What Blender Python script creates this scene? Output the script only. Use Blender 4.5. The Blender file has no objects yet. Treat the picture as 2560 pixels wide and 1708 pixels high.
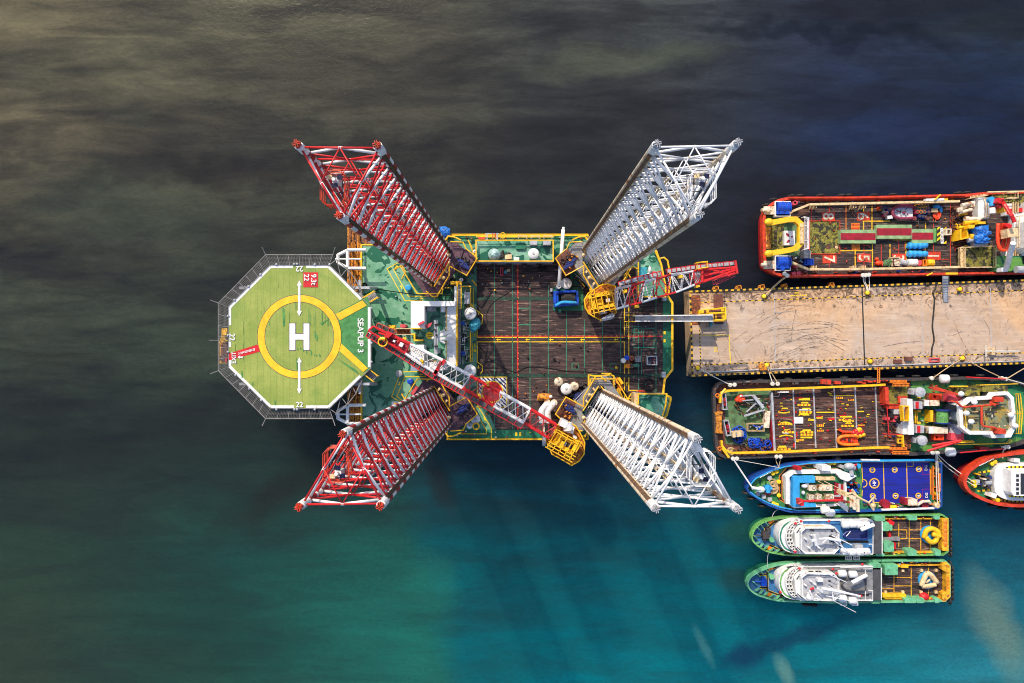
import bpy, math, random
from mathutils import Vector, Matrix
R=random.Random(7)
SC=bpy.context.scene
COL=SC.collection
NX,NY,F,CZ=1290.0,866.0,1707.0,121.0     # nadir of the straight-down drone view, focal length and height
def P(x,y,z):
    k=(CZ-z)/F
    return Vector(((x-NX)*k,-(y-NY)*k,z))
def S(z): return (CZ-z)/F
# ---------------------------------------------------------------- materials
def nt_new(name):
    m=bpy.data.materials.new(name); m.use_nodes=True
    nt=m.node_tree; nt.nodes.clear()
    o=nt.nodes.new('ShaderNodeOutputMaterial'); b=nt.nodes.new('ShaderNodeBsdfPrincipled')
    nt.links.new(b.outputs[0],o.inputs[0])
    return m,nt,b
def N(nt,t,**kw):
    n=nt.nodes.new(t)
    for k,v in kw.items():
        if k.startswith('i_'): n.inputs[int(k[2:])].default_value=v
        else: setattr(n,k,v)
    return n
def pos(nt,sx=1,sy=1,sz=1,rot=0):
    g=N(nt,'ShaderNodeNewGeometry'); mp=N(nt,'ShaderNodeMapping')
    mp.inputs['Scale'].default_value=(sx,sy,sz); mp.inputs['Rotation'].default_value=(0,0,rot)
    nt.links.new(g.outputs['Position'],mp.inputs['Vector']); return mp.outputs[0]
def noise(nt,vec,scale,detail=4,rough=.6,dist=0):
    n=N(nt,'ShaderNodeTexNoise'); n.inputs['Scale'].default_value=scale; n.inputs['Detail'].default_value=detail
    n.inputs['Roughness'].default_value=rough; n.inputs['Distortion'].default_value=dist
    nt.links.new(vec,n.inputs['Vector']); return n.outputs['Fac']
def rng(nt,val,a,b,c=0,d=1):
    n=N(nt,'ShaderNodeMapRange'); n.inputs[1].default_value=a; n.inputs[2].default_value=b
    n.inputs[3].default_value=c; n.inputs[4].default_value=d; n.clamp=True
    nt.links.new(val,n.inputs[0]); return n.outputs[0]
def c4(c): return (c[0],c[1],c[2],1)
def mix(nt,fac,a,b,mode='MIX'):
    n=N(nt,'ShaderNodeMix',data_type='RGBA',blend_type=mode)
    if isinstance(fac,(int,float)): n.inputs[0].default_value=fac
    else: nt.links.new(fac,n.inputs[0])
    for s,i in ((a,6),(b,7)):
        if isinstance(s,tuple): n.inputs[i].default_value=c4(s)
        else: nt.links.new(s,n.inputs[i])
    return n.outputs[2]
def bump(nt,b,h,strength=.3,dist=.05):
    n=N(nt,'ShaderNodeBump'); n.inputs['Strength'].default_value=strength; n.inputs['Distance'].default_value=dist
    nt.links.new(h,n.inputs['Height']); nt.links.new(n.outputs[0],b.inputs['Normal'])
def mat(name,c,rough=.5,metal=0,var=.35,sc=1.2,spot=None,amt=.5,ssc=2.5,sx=1,sy=1,soft=.07):
    """paint / metal with grime; spot = colour of rust or stain patches, amt .3 (many) to .7 (few)"""
    m,nt,b=nt_new(name); v=pos(nt,sx,sy,1)
    n1=noise(nt,v,sc,6,.65)
    dark=tuple(x*(1-var) for x in c); lite=tuple(min(1,x*(1+.35*var)) for x in c)
    col=mix(nt,rng(nt,n1,.33,.62),dark,lite)
    if spot is not None:
        n2=noise(nt,v,ssc,7,.7,.4)
        col=mix(nt,rng(nt,n2,amt,amt+soft),col,spot)
    nt.links.new(col,b.inputs['Base Color'])
    nt.links.new(rng(nt,n1,.3,.7,min(1,rough+.15),max(.05,rough-.1)),b.inputs['Roughness'])
    b.inputs['Metallic'].default_value=metal
    return m
def wood(name,c0,c1,c2,sc=1.0):
    m,nt,b=nt_new(name)
    v=pos(nt,.30*sc,2.2*sc,1); n1=noise(nt,v,1,5,.75)
    w=pos(nt,.33*sc,3.6*sc,1); n2=noise(nt,w,1,3,.65)
    big=noise(nt,pos(nt),.12,4,.6,.5)
    col=mix(nt,rng(nt,n1,.40,.60),c0,c1)
    col=mix(nt,rng(nt,n2,.58,.68),col,c2)
    col=mix(nt,rng(nt,n2,.30,.40,.75,0),col,tuple(x*.25 for x in c0))
    col=mix(nt,rng(nt,big,.4,.6,.55,0),col,(.02,.016,.018))
    br=N(nt,'ShaderNodeTexBrick'); br.inputs['Scale'].default_value=1
    br.inputs['Brick Width'].default_value=4.2; br.inputs['Row Height'].default_value=.42
    br.inputs['Mortar Size'].default_value=.035; br.inputs[1].default_value=(1,1,1,1); br.inputs[2].default_value=(.55,.55,.55,1); br.inputs[3].default_value=(.1,.1,.1,1)
    nt.links.new(pos(nt),br.inputs['Vector'])
    col=mix(nt,.8,col,br.outputs[0],'MULTIPLY')
    nt.links.new(col,b.inputs['Base Color']); b.inputs['Roughness'].default_value=.75
    bump(nt,b,n2,.4,.03); return m
def patchy(name,base,patch,third,lo=.5,sc=.35,sc2=1.6):
    """painted steel deck with wet stains: base paint, dark damp patches, faded third tone"""
    m,nt,b=nt_new(name); v=pos(nt)
    n1=noise(nt,v,sc,3,.45,1.2); n2=noise(nt,v,sc2,6,.7); n3=noise(nt,v,sc*.6,3,.6)
    n4=noise(nt,pos(nt,.25,6,1),1,3,.6)
    col=mix(nt,rng(nt,n3,.45,.6),base,third)
    col=mix(nt,rng(nt,n2,.35,.7,.0,.45),col,tuple(x*.5 for x in base))
    col=mix(nt,rng(nt,n4,.5,.75,0,.25),col,tuple(min(1,x*1.7+.02) for x in base))
    wet=rng(nt,n1,lo,lo+.015)
    col=mix(nt,wet,col,patch)
    nt.links.new(col,b.inputs['Base Color']); nt.links.new(rng(nt,wet,0,1,.65,.3),b.inputs['Roughness'])
    return m
M={}
def mk():
    RUST=(.16,.045,.012); DK=(.02,.017,.015)
    M['red']=mat('red_paint',(.58,.012,.016),.42,spot=(.2,.01,.012),amt=.6)
    M['redrust']=mat('weathered_red_paint',(.60,.045,.014),.55,spot=RUST,amt=.56,var=.5)
    M['dred']=mat('dark_red_paint',(.30,.008,.022),.5,var=.4,spot=(.13,.01,.012),amt=.6)
    M['pink']=mat('faded_pink_red',(.62,.06,.09),.6)
    M['white']=mat('white_paint',(.74,.75,.76),.4,var=.22,spot=(.42,.33,.25),amt=.62,ssc=1.6)
    M['legwhite']=mat('leg_white_paint',(.72,.73,.77),.4,var=.22,spot=(.36,.22,.12),amt=.60,ssc=1.4)
    M['cream']=mat('cream_paint',(.72,.54,.30),.5,var=.35,spot=(.38,.17,.05),amt=.55)
    M['lgrey']=mat('light_grey_paint',(.40,.42,.47),.45,var=.3,spot=(.2,.15,.13),amt=.58)
    M['grey']=mat('grey_steel',(.23,.235,.25),.5,var=.35,spot=(.1,.09,.085),amt=.58)
    M['dgrey']=mat('dark_grey_steel',(.065,.066,.075),.6,var=.4)
    M['black']=mat('black_rubber',(.012,.012,.013),.7,var=.4)
    M['rack']=mat('greased_black_rack',(.010,.009,.009),.4,spot=(.05,.03,.02),amt=.62)
    M['rustrack']=mat('brown_rack_steel',(.10,.07,.055),.5,spot=(.22,.10,.04),amt=.5,var=.5)
    M['rustwhite']=mat('rust_stained_cream_steel',(.72,.62,.48),.5,spot=(.32,.13,.04),amt=.53,ssc=.9)
    M['yel']=mat('yellow_paint',(.88,.50,.012),.45,var=.3,spot=(.35,.14,.01),amt=.66)
    M['lyel']=mat('bright_yellow_line_paint',(.88,.60,.01),.6,var=.3)
    M['heliyel']=mat('helideck_yellow_paint',(.86,.48,.01),.6,var=.25,sc=.8)
    M['oran']=mat('orange_paint',(.78,.2,.012),.5,spot=(.25,.06,.01),amt=.6)
    M['orarust']=mat('rusty_orange_paint',(.75,.28,.02),.6,spot=(.12,.04,.015),amt=.5,var=.5)
    M['rorange']=mat('rescue_orange',(.85,.06,.01),.4,var=.2)
    M['blue']=mat('blue_paint',(.006,.07,.55),.35,var=.4)
    M['lblue']=mat('light_blue_paint',(.03,.33,.72),.45,var=.25)
    M['deckblue']=mat('blue_deck_paint',(.04,.17,.4),.55,var=.35,spot=(.03,.07,.13),amt=.57)
    M['navy']=mat('navy_paint',(.012,.03,.2),.4,var=.35)
    M['hullblue']=mat('blue_hull_paint',(.01,.07,.33),.4,var=.35,spot=(.012,.02,.05),amt=.58)
    M['tarpblue']=mat('blue_tarpaulin',(.01,.16,.6),.5,var=.55,sc=2.2)
    M['tarpteal']=mat('teal_tarpaulin',(.03,.3,.42),.55,var=.5,sc=2.5)
    M['tarpwhite']=mat('pale_teal_tarpaulin',(.36,.55,.55),.55,var=.55,sc=1.8)
    M['plum']=mat('dark_plum_deck',(.10,.045,.075),.6,var=.5,spot=(.02,.012,.02),amt=.55)
    M['brown']=mat('brown_primer',(.13,.045,.032),.65,var=.45,spot=(.26,.08,.02),amt=.55)
    M['rustplate']=mat('rusty_plate',(.11,.035,.018),.75,var=.5,spot=(.4,.10,.015),amt=.52)
    M['grating']=mat('rusty_orange_grating',(.3,.10,.03),.65,var=.6,sc=3,spot=(.03,.02,.02),amt=.5)
    M['green']=patchy('green_deck',(.10,.31,.19),(.012,.11,.06),(.20,.42,.30),.56,.42)
    M['roofgreen']=patchy('green_roof_deck',(.07,.27,.18),(.01,.10,.06),(.22,.44,.34),.54,.5)
    M['dgreen']=mat('dark_green_paint',(.008,.16,.085),.5,var=.4,spot=(.01,.06,.035),amt=.55)
    M['linegreen']=mat('green_beam_paint',(.03,.20,.12),.5,var=.5)
    M['beamgreen']=mat('dark_green_beam_paint',(.008,.055,.035),.55,var=.6,spot=(.015,.015,.012),amt=.52)
    M['palegreen']=mat('pale_green_hatch',(.26,.40,.19),.55,var=.4,spot=(.5,.36,.06),amt=.6,ssc=.6)
    M['netgrey']=mat('dull_net_steel',(.22,.21,.21),.6,var=.3)
    M['mint']=mat('mint_green_paint',(.14,.44,.24),.45,var=.4,spot=(.03,.12,.07),amt=.60)
    M['limegreen']=mat('lime_green_bulwark',(.14,.38,.10),.45,var=.45,sc=.6,spot=(.03,.1,.05),amt=.56)
    M['vesselgreen']=patchy('ship_green_deck',(.02,.19,.07),(.006,.09,.05),(.12,.30,.05),.56,.4)
    M['moss']=mat('mossy_deck',(.30,.27,.04),.8,var=.75,sc=.9,spot=(.025,.025,.014),amt=.46,ssc=.9,soft=.08)
    M['mossgrn']=mat('mossy_green_deck',(.09,.19,.08),.8,var=.5,sc=1.2,spot=(.16,.08,.03),amt=.55,soft=.1)
    M['mossroof']=mat('mossy_grey_roof',(.16,.2,.13),.8,var=.5,sc=.9,spot=(.36,.24,.035),amt=.46,ssc=1.0,soft=.14)
    M['wood']=wood('dark_wood_decking',(.013,.008,.011),(.115,.062,.062),(.40,.26,.21))
    M['shipwood']=wood('worn_ship_decking',(.026,.011,.013),(.19,.082,.055),(.58,.37,.26),1.0)
    M['blackwood']=wood('tarred_ship_decking',(.014,.010,.013),(.13,.07,.06),(.45,.36,.3),1.2)
    M['bluedeck']=mat('royal_blue_cargo_deck',(.008,.016,.30),.5,var=.5,sx=.25,sy=4,sc=1,spot=(.006,.008,.05),amt=.62)
    M['solar']=mat('solar_cells',(.01,.012,.05),.2,var=.3,sc=6)
    M['glass']=mat('dark_window_glass',(.03,.035,.045),.12,var=.2)
    M['rope']=mat('pale_rope',(.62,.6,.55),.8,var=.25,sc=6)
    M['tanrope']=mat('tan_rope',(.5,.36,.2),.8,var=.3,sc=6)
    M['clutter']=mat('oily_machinery',(.05,.045,.05),.6,var=.6,sc=4,spot=(.25,.1,.03),amt=.58)
    M['tyremark']=mat('tyre_rubber_mark',(.20,.16,.14),.8,var=.4,sc=2,spot=(.46,.35,.26),amt=.47,ssc=1.4)
    M['kerbyel']=mat('worn_kerb_yellow',(.70,.40,.02),.6,var=.5,spot=(.12,.08,.03),amt=.57)
    M['rustyel']=mat('rust_streaked_yellow',(.78,.40,.015),.55,var=.45,spot=(.30,.10,.015),amt=.53,ssc=1.6)
    M['purewhite']=mat('fresh_white_paint',(.8,.8,.8),.4,var=.1)
    M['navyline']=mat('navy_marking',(.012,.02,.12),.6)
    M['marroon']=mat('maroon_rubber',(.25,.03,.07),.5,var=.35)
    # helideck green paint: fine plank seams, mottling and wear
    m,nt,b=nt_new('helideck_green_paint'); v=pos(nt)
    n1=noise(nt,v,.22,4,.6,.4); n2=noise(nt,pos(nt,3,.25,1),1,5,.7); n3=noise(nt,pos(nt,2.0,.12,1),1.2,3,.5)
    col=mix(nt,rng(nt,n1,.35,.65),(.23,.30,.05),(.36,.40,.09))
    col=mix(nt,rng(nt,n2,.4,.75,0,.5),col,(.16,.29,.03))
    wv=N(nt,'ShaderNodeTexWave',wave_type='BANDS',bands_direction='X',wave_profile='SIN'); wv.inputs['Scale'].default_value=.31
    nt.links.new(v,wv.inputs['Vector'])
    col=mix(nt,rng(nt,wv.outputs['Fac'],.0,.03,.45,0),col,(.10,.17,.03))
    col=mix(nt,rng(nt,n3,.68,.69,0,.9),col,(.03,.13,.02))
    n6=noise(nt,v,.10,3,.5,.8); col=mix(nt,rng(nt,n6,.52,.66,0,.55),col,(.10,.24,.03))
    n7=noise(nt,v,3.5,4,.7); col=mix(nt,rng(nt,n7,.35,.7,.35,0),col,(.10,.15,.03))
    nt.links.new(col,b.inputs['Base Color']); b.inputs['Roughness'].default_value=.7; M['heli']=m
    M['helidk']=mat('helideck_dark_green_sector',(.05,.22,.06),.7,var=.3,spot=(.09,.29,.06),amt=.55,ssc=.5,soft=.15)
    # concrete
    m,nt,b=nt_new('stained_concrete'); v=pos(nt)
    n0=noise(nt,v,.045,4,.55,.8); sp=N(nt,'ShaderNodeSeparateXYZ'); nt.links.new(v,sp.inputs[0]); tt=N(nt,'ShaderNodeMath',operation='MULTIPLY_ADD'); tt.inputs[1].default_value=-.0356; nt.links.new(sp.outputs[0],tt.inputs[0]); nt.links.new(sp.outputs[1],tt.inputs[2]); ab=N(nt,'ShaderNodeMath',operation='ADD'); ab.inputs[1].default_value=-.55; nt.links.new(tt.outputs[0],ab.inputs[0]); ab2=N(nt,'ShaderNodeMath',operation='ABSOLUTE'); nt.links.new(ab.outputs[0],ab2.inputs[0]); edge=rng(nt,ab2.outputs[0],3.0,7.4,0,.16); n1=noise(nt,v,.35,8,.65,.5); n2=noise(nt,v,.9,8,.75,1.2); n3=noise(nt,pos(nt,.25,2.5,1),1,4,.6); n5=noise(nt,v,.16,7,.72,1.5)
    col=mix(nt,rng(nt,n0,.40,.58),(.66,.395,.205),(.46,.37,.31))
    col=mix(nt,rng(nt,n1,.30,.66,.8,0),col,(.40,.26,.16))
    col=mix(nt,rng(nt,n3,.5,.75,0,.5),col,(.72,.54,.38))
    ad=N(nt,'ShaderNodeMath',operation='ADD'); nt.links.new(n2,ad.inputs[0]); nt.links.new(edge,ad.inputs[1]); col=mix(nt,rng(nt,ad.outputs[0],.57,.70,0,.9),col,(.05,.028,.02)); n8=noise(nt,v,2.2,6,.75,.6); col=mix(nt,rng(nt,n8,.62,.72,0,.6),col,(.16,.08,.04))
    col=mix(nt,rng(nt,n5,.59,.70,0,.75),col,(.20,.16,.14))
    nt.links.new(col,b.inputs['Base Color']); b.inputs['Roughness'].default_value=.85; bump(nt,b,n1,.25,.05); M['conc']=m
mk()
# ---------------------------------------------------------------- mesh builder (photo pixels + height -> metres)
NOSPLIT={'ruler_tick','safety_net','safety_net_frame','leg','boom','bow_lettering'}
class MB:
    def __init__(s): s.pr=[]; s.v=[]; s.f=[]; s.m=[]; s.k=0; s.lay=0
    def add(s,vs,fs):
        o=len(s.v); s.pr.append((o,len(s.f))); s.v+= [tuple(v) for v in vs]
        for f in fs: s.f.append(tuple(i+o for i in f)); s.m.append(s.k)
        return s
    def c(s,k): s.k=k; return s
    def prismw(s,w,z0,z1,wb=None):
        n=len(w); a=sum(w[i][0]*w[(i+1)%n][1]-w[(i+1)%n][0]*w[i][1] for i in range(n))
        wb=wb or w
        if a<0: w=w[::-1]; wb=wb[::-1]
        vs=[(p[0],p[1],z0) for p in wb]+[(p[0],p[1],z1) for p in w]
        return s.add(vs,[tuple(range(n,2*n)),tuple(range(n-1,-1,-1))]+[(i,(i+1)%n,n+(i+1)%n,n+i) for i in range(n)])
    def prism(s,pts,z0,z1,sh=None):
        w=[P(x,y,z1) for x,y in pts]
        if sh:                                  # sh: scale of the bottom about the centroid
            cx=sum(p.x for p in w)/len(w); cy=sum(p.y for p in w)/len(w)
            wb=[((p.x-cx)*sh+cx,(p.y-cy)*sh+cy) for p in w]
            return s.prismw([(p.x,p.y) for p in w],z0,z1,wb)
        return s.prismw([(p.x,p.y) for p in w],z0,z1)
    def box(s,x0,y0,x1,y1,z0,z1,bev=0):
        if bev:
            b=bev; return s.prism([(x0+b,y0),(x1-b,y0),(x1,y0+b),(x1,y1-b),(x1-b,y1),(x0+b,y1),(x0,y1-b),(x0,y0+b)],z0,z1)
        return s.prism([(x0,y0),(x1,y0),(x1,y1),(x0,y1)],z0,z1)
    def obox(s,cx,cy,w,h,ang,z0,z1):
        a=math.radians(ang); c,d=math.cos(a),math.sin(a)
        return s.prism([(cx+x*c-y*d,cy+x*d+y*c) for x,y in ((-w/2,-h/2),(w/2,-h/2),(w/2,h/2),(-w/2,h/2))],z0,z1)
    def flat(s,pts,z):                           # painted marking, a thin sheet
        s.lay+=1; return s.prism(pts,z+.004,z+.012+.001*s.lay)
    def strip(s,pts,w,z0,z1,closed=False):       # band of pixel width w along a line
        w3=[P(x,y,z1) for x,y in pts]; hw=w/2*S(z1); n=len(w3); L=[];Q=[]
        for i in range(n):
            a=w3[(i-1)%n] if (closed or i>0) else w3[i]; b=w3[(i+1)%n] if (closed or i<n-1) else w3[i]
            c=w3[i]
            d1=(c-a) if (c-a).length>1e-9 else (b-c); d2=(b-c) if (b-c).length>1e-9 else d1
            d1=d1.normalized(); d2=d2.normalized(); t=(d1+d2)
            t=t.normalized() if t.length>1e-6 else d1
            nn=Vector((-t.y,t.x,0)); cs=max(.45,nn.dot(Vector((-d1.y,d1.x,0))))
            L.append(c+nn*hw/cs); Q.append(c-nn*hw/cs)
        o=[]; 
        for i in range(n): o+= [(L[i].x,L[i].y,z1),(Q[i].x,Q[i].y,z1),(L[i].x,L[i].y,z0),(Q[i].x,Q[i].y,z0)]
        fs=[]
        for i in range(n if closed else n-1):
            j=(i+1)%n; a=4*i; b=4*j
            fs+=[(a,a+1,b+1,b),(a+1,a+3,b+3,b+1),(a+2,a,b,b+2),(a+3,a+2,b+2,b+3)]
        if not closed: fs+=[(0,2,3,1),(4*n-4,4*n-3,4*n-1,4*n-2)]
        return s.add(o,fs)
    def line(s,pts,w,z,closed=False):
        s.lay+=1; return s.strip(pts,w,z+.004,z+.012+.001*s.lay,closed)
    def tubew(s,pts,r,n=6,closed=False):
        pts=[Vector(p) for p in pts]; m=len(pts); vs=[]
        up0=Vector((0,0,1))
        for i,p in enumerate(pts):
            a=pts[(i-1)%m] if (closed or i>0) else p; b=pts[(i+1)%m] if (closed or i<m-1) else p
            t=(b-a); t=t.normalized() if t.length>1e-9 else Vector((1,0,0))
            u=t.cross(up0) if abs(t.z)<.95 else t.cross(Vector((1,0,0)))
            u.normalize(); w=t.cross(u)
            rr=r[i] if isinstance(r,(list,tuple)) else r
            for k in range(n):
                an=2*math.pi*(k+.5)/n; vs.append(p+u*math.cos(an)*rr+w*math.sin(an)*rr)
        fs=[]
        for i in range(m if closed else m-1):
            j=(i+1)%m
            for k in range(n): fs.append((i*n+k,i*n+(k+1)%n,j*n+(k+1)%n,j*n+k))
        if not closed: fs+=[tuple(range(n-1,-1,-1)),tuple(range((m-1)*n,m*n))]
        return s.add(vs,fs)
    def tube(s,pts,r,n=6,closed=False): return s.tubew([P(*p) for p in pts],r,n,closed)
    def beamw(s,p,q,w,h):
        p=Vector(p);q=Vector(q);t=(q-p).normalized()
        u=t.cross(Vector((0,0,1))) if abs(t.z)<.95 else t.cross(Vector((1,0,0)))
        u.normalize(); v=t.cross(u)
        vs=[c+u*a*w/2+v*b*h/2 for c in (p,q) for a,b in ((-1,-1),(1,-1),(1,1),(-1,1))]
        return s.add(vs,[(0,1,2,3),(7,6,5,4)]+[(i,i+4,(i+1)%4+4,(i+1)%4) for i in range(4)])
    def beam(s,p,q,w,h): return s.beamw(P(*p),P(*q),w,h)
    def lathe(s,x,y,prof,n=20):                  # prof: (radius m, z); centre pixel measured at the top of the profile
        zt=max(z for r,z in prof); c=P(x,y,zt); vs=[]
        for r,z in prof:
            for k in range(n): an=2*math.pi*k/n; vs.append((c.x+r*math.cos(an),c.y+r*math.sin(an),z))
        m=len(prof); fs=[(i*n+k,i*n+(k+1)%n,(i+1)*n+(k+1)%n,(i+1)*n+k) for i in range(m-1) for k in range(n)]
        fs+=[tuple(range(n-1,-1,-1)),tuple(range((m-1)*n,m*n))]
        return s.add(vs,fs)
    def cyl(s,x,y,z0,z1,r,n=16): return s.lathe(x,y,[(r,z0),(r,z1)],n)
    def hcyl(s,a,b,r,n=12): return s.tube([a,b],r,n)      # lying cylinder
    def torus(s,x,y,z,RR,r,n=20,m=8,axis='z'):
        c=P(x,y,z); pts=[]
        for k in range(n):
            a=2*math.pi*k/n; ca,sa=RR*math.cos(a),RR*math.sin(a)
            pts.append(c+(Vector((ca,sa,0)) if axis=='z' else Vector((ca,0,sa)) if axis=='y' else Vector((0,ca,sa))))
        return s.tubew(pts,r,m,True)
    def ell(s,x,y,z,rx,ry,rz,n=12,m=7,rot=0,jit=0,half=False):
        c=P(x,y,z); a=math.radians(rot); vs=[]; fs=[]
        for i in range(m+1):
            t=(math.pi/2 if half else math.pi)*i/m
            for k in range(n):
                ph=2*math.pi*k/n; j=1+R.uniform(-jit,jit)
                X=rx*math.sin(t)*math.cos(ph)*j; Y=ry*math.sin(t)*math.sin(ph)*j
                vs.append((c.x+X*math.cos(a)-Y*math.sin(a),c.y+X*math.sin(a)+Y*math.cos(a),c.z+rz*math.cos(t)*j))
        for i in range(m):
            for k in range(n): fs.append((i*n+k,(i+1)*n+k,(i+1)*n+(k+1)%n,i*n+(k+1)%n))
        return s.add(vs,fs)
    def rail(s,pts,z,h=1.0,r=.055,closed=False,step=1.7,mid=True):   # pixel points measured at the top rail
        top=[P(x,y,z+h) for x,y in pts]; s.tubew(top,r,5,closed)
        if mid: s.tubew([p-Vector((0,0,h*.5)) for p in top],r*.7,4,closed)
        n=len(top)
        for i in range(n if closed else n-1):
            a,b=top[i],top[(i+1)%n]; k=max(1,int((b-a).length/step))
            for j in range(k+(0 if closed or i<n-2 else 1)):
                p=a.lerp(b,j/k); s.tubew([p,p-Vector((0,0,h))],r*.8,4)
        return s
    def disk(s,x,y,r,z,n=40):
        s.lay+=1; zz=z+.012+.001*s.lay
        return s.lathe(x,y,[(r*S(z),z+.004),(r*S(z),zz)],n)
    def annul(s,x,y,r0,r1,z,n=56,a0=0,a1=360):
        pts=[(x+(r0+r1)/2*math.cos(math.radians(a)),y+(r0+r1)/2*math.sin(math.radians(a))) for a in [a0+(a1-a0)*k/n for k in range(n+(0 if a1-a0==360 else 1))]]
        return s.line(pts,r1-r0,z,a1-a0==360)
    def pieces(s):
        # far-apart groups of primitives become objects of their own
        pr=[(min(s.v[i][k] for i in g) ,) for g in () for k in ()]
        bx=[]
        for a,b in zip(s.pr,s.pr[1:]+[(len(s.v),len(s.f))]):
            q=s.v[a[0]:b[0]]; bx.append(([min(v[k] for v in q) for k in range(3)],[max(v[k] for v in q) for k in range(3)]))
        n=len(bx); par=list(range(n))
        def find(i):
            while par[i]!=i: par[i]=par[par[i]]; i=par[i]
            return i
        sz=[max(h[k]-l[k] for k in range(3)) for l,h in bx]
        for i in range(n):
            for j in range(i+1,n):
                g=math.sqrt(sum(max(0,bx[i][0][k]-bx[j][1][k],bx[j][0][k]-bx[i][1][k])**2 for k in range(3)))
                if g<=max(.02,.48*max(sz[i],sz[j])): par[find(i)]=find(j)
        return [find(i) for i in range(n)]
    def build(s,name,mats,parent=None,smooth=False,at=None):
        if parent and 1<len(s.pr)<=400 and name not in NOSPLIT:
            g=s.pieces(); ids=sorted(set(g),key=lambda r:-g.count(r))
            if 1<len(ids)<=70:
                first=None; ends=s.pr[1:]+[(len(s.v),len(s.f))]
                for r in ids:
                    m=MB()
                    for q,a,b in zip(g,s.pr,ends):
                        if q!=r: continue
                        o=len(m.v)-a[0]; m.v+=s.v[a[0]:b[0]]; m.f+=[tuple(i+o for i in f) for f in s.f[a[1]:b[1]]]; m.m+=s.m[a[1]:b[1]]
                    ob=m.build(name,mats,parent,smooth); first=first or ob
                return first
        me=bpy.data.meshes.new(name); off=WL[parent] if parent else (at or Vector((0,0,0)))
        me.from_pydata([(v[0]-off[0],v[1]-off[1],v[2]-off[2]) for v in s.v],[],s.f)
        mats=[mats] if isinstance(mats,str) else mats
        for k in mats: me.materials.append(M[k])
        me.polygons.foreach_set('material_index',s.m)
        if smooth: me.polygons.foreach_set('use_smooth',[True]*len(s.f))
        me.update(); o=bpy.data.objects.new(name,me); COL.objects.link(o)
        if parent: o.parent=parent; WL[o]=off
        else: o.location=off; WL[o]=Vector(off)
        return o
WL={}
def tag(o,label,cat,group=None):
    o['label']=label; o['category']=cat
    if group: o['group']=group
    return o
def thing(name,label,cat,x,y,z,group=None):
    o=bpy.data.objects.new(name,None); COL.objects.link(o); o.location=P(x,y,z); o.empty_display_size=.5
    WL[o]=P(x,y,z); return tag(o,label,cat,group)
def solo(mb,name,label,cat,mats,x,y,z,group=None,smooth=False):
    return tag(mb.build(name,mats,None,smooth,P(x,y,z)),label,cat,group)
def dup(root,x,y,z,label=None,rot=0):            # copy of a thing with its parts and sub-parts
    r=root.copy(); COL.objects.link(r); r.location=P(x,y,z); r.rotation_euler=(0,0,math.radians(rot))
    WL[r]=P(x,y,z)
    if label: r['label']=label
    for ch in list(root.children):
        c=ch.copy(); COL.objects.link(c); c.parent=r
        for g in list(ch.children):
            d=g.copy(); COL.objects.link(d); d.parent=c
    return r
def spl(pts,n=4,closed=False):                   # Catmull-Rom smoothing of a pixel outline
    m=len(pts); out=[]
    for i in range(m if closed else m-1):
        p=[pts[(i+k)%m] if closed else pts[min(max(i+k,0),m-1)] for k in (-1,0,1,2)]
        for j in range(n):
            t=j/n
            out.append(tuple(.5*((2*p[1][q])+(-p[0][q]+p[2][q])*t+(2*p[0][q]-5*p[1][q]+4*p[2][q]-p[3][q])*t*t+(-p[0][q]+3*p[1][q]-3*p[2][q]+p[3][q])*t**3) for q in range(len(pts[0]))))
    if not closed: out.append(pts[-1])
    return out
def inset(pts,d):
    n=len(pts); a=sum(pts[i][0]*pts[(i+1)%n][1]-pts[(i+1)%n][0]*pts[i][1] for i in range(n)); sg=1 if a>0 else -1; out=[]
    for i in range(n):
        p,c,q=Vector(pts[i-1]),Vector(pts[i]),Vector(pts[(i+1)%n])
        d1=(c-p).normalized(); d2=(q-c).normalized(); t=(d1+d2).normalized(); nn=Vector((-t.y,t.x))*sg
        cs=max(.5,nn.dot(Vector((-d1.y,d1.x))*sg)); o=c+nn*d/cs; out.append((o.x,o.y))
    return out
def arrow(mb,x,y,L,w,ang,z):                     # flat arrow, tip towards ang (degrees, image axes)
    a=math.radians(ang); c,d=math.cos(a),math.sin(a); h=L*.42
    pts=[(L/2,0),(L/2-h,-w*1.6),(L/2-h,-w/2),(-L/2,-w/2),(-L/2,w/2),(L/2-h,w/2),(L/2-h,w*1.6)]
    mb.flat([(x+p*c-q*d,y+p*d+q*c) for p,q in pts],z)
# lettering meshes are made once, before the scene grows
TXT={}
def mktext(strings):
    for t in strings:
        cu=bpy.data.curves.new('t','FONT'); cu.body=t; cu.size=1; cu.align_x='CENTER'; cu.align_y='CENTER'; cu.offset=.018; cu.extrude=0
        o=bpy.data.objects.new('t',cu); COL.objects.link(o)
        bpy.context.view_layer.update(); dg=bpy.context.evaluated_depsgraph_get()
        me=bpy.data.meshes.new_from_object(o.evaluated_get(dg))
        TXT[t]=([tuple(v.co) for v in me.vertices],[tuple(p.vertices) for p in me.polygons])
        bpy.data.objects.remove(o); bpy.data.meshes.remove(me)
def text(mb,t,x,y,z,h,rot=0,wscale=1.0):         # h: height of capitals in pixels, rot: degrees anticlockwise as seen
    vs,fs=TXT[t]; c=P(x,y,z); k=h/.72*S(z); a=math.radians(rot)
    xs=[v[0] for v in vs]; ys=[v[1] for v in vs]; mx=(min(xs)+max(xs))/2; my=(min(ys)+max(ys))/2
    mb.add([(c.x+((v[0]-mx)*wscale*math.cos(a)-(v[1]-my)*math.sin(a))*k,c.y+((v[0]-mx)*wscale*math.sin(a)+(v[1]-my)*math.cos(a))*k,z) for v in vs],fs)
mktext(['H','22','9.3t','SEAPUP 3','EXIT','EMERGENCY','1','2','3','4','5','6','7','8','HP','DG'])
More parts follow.
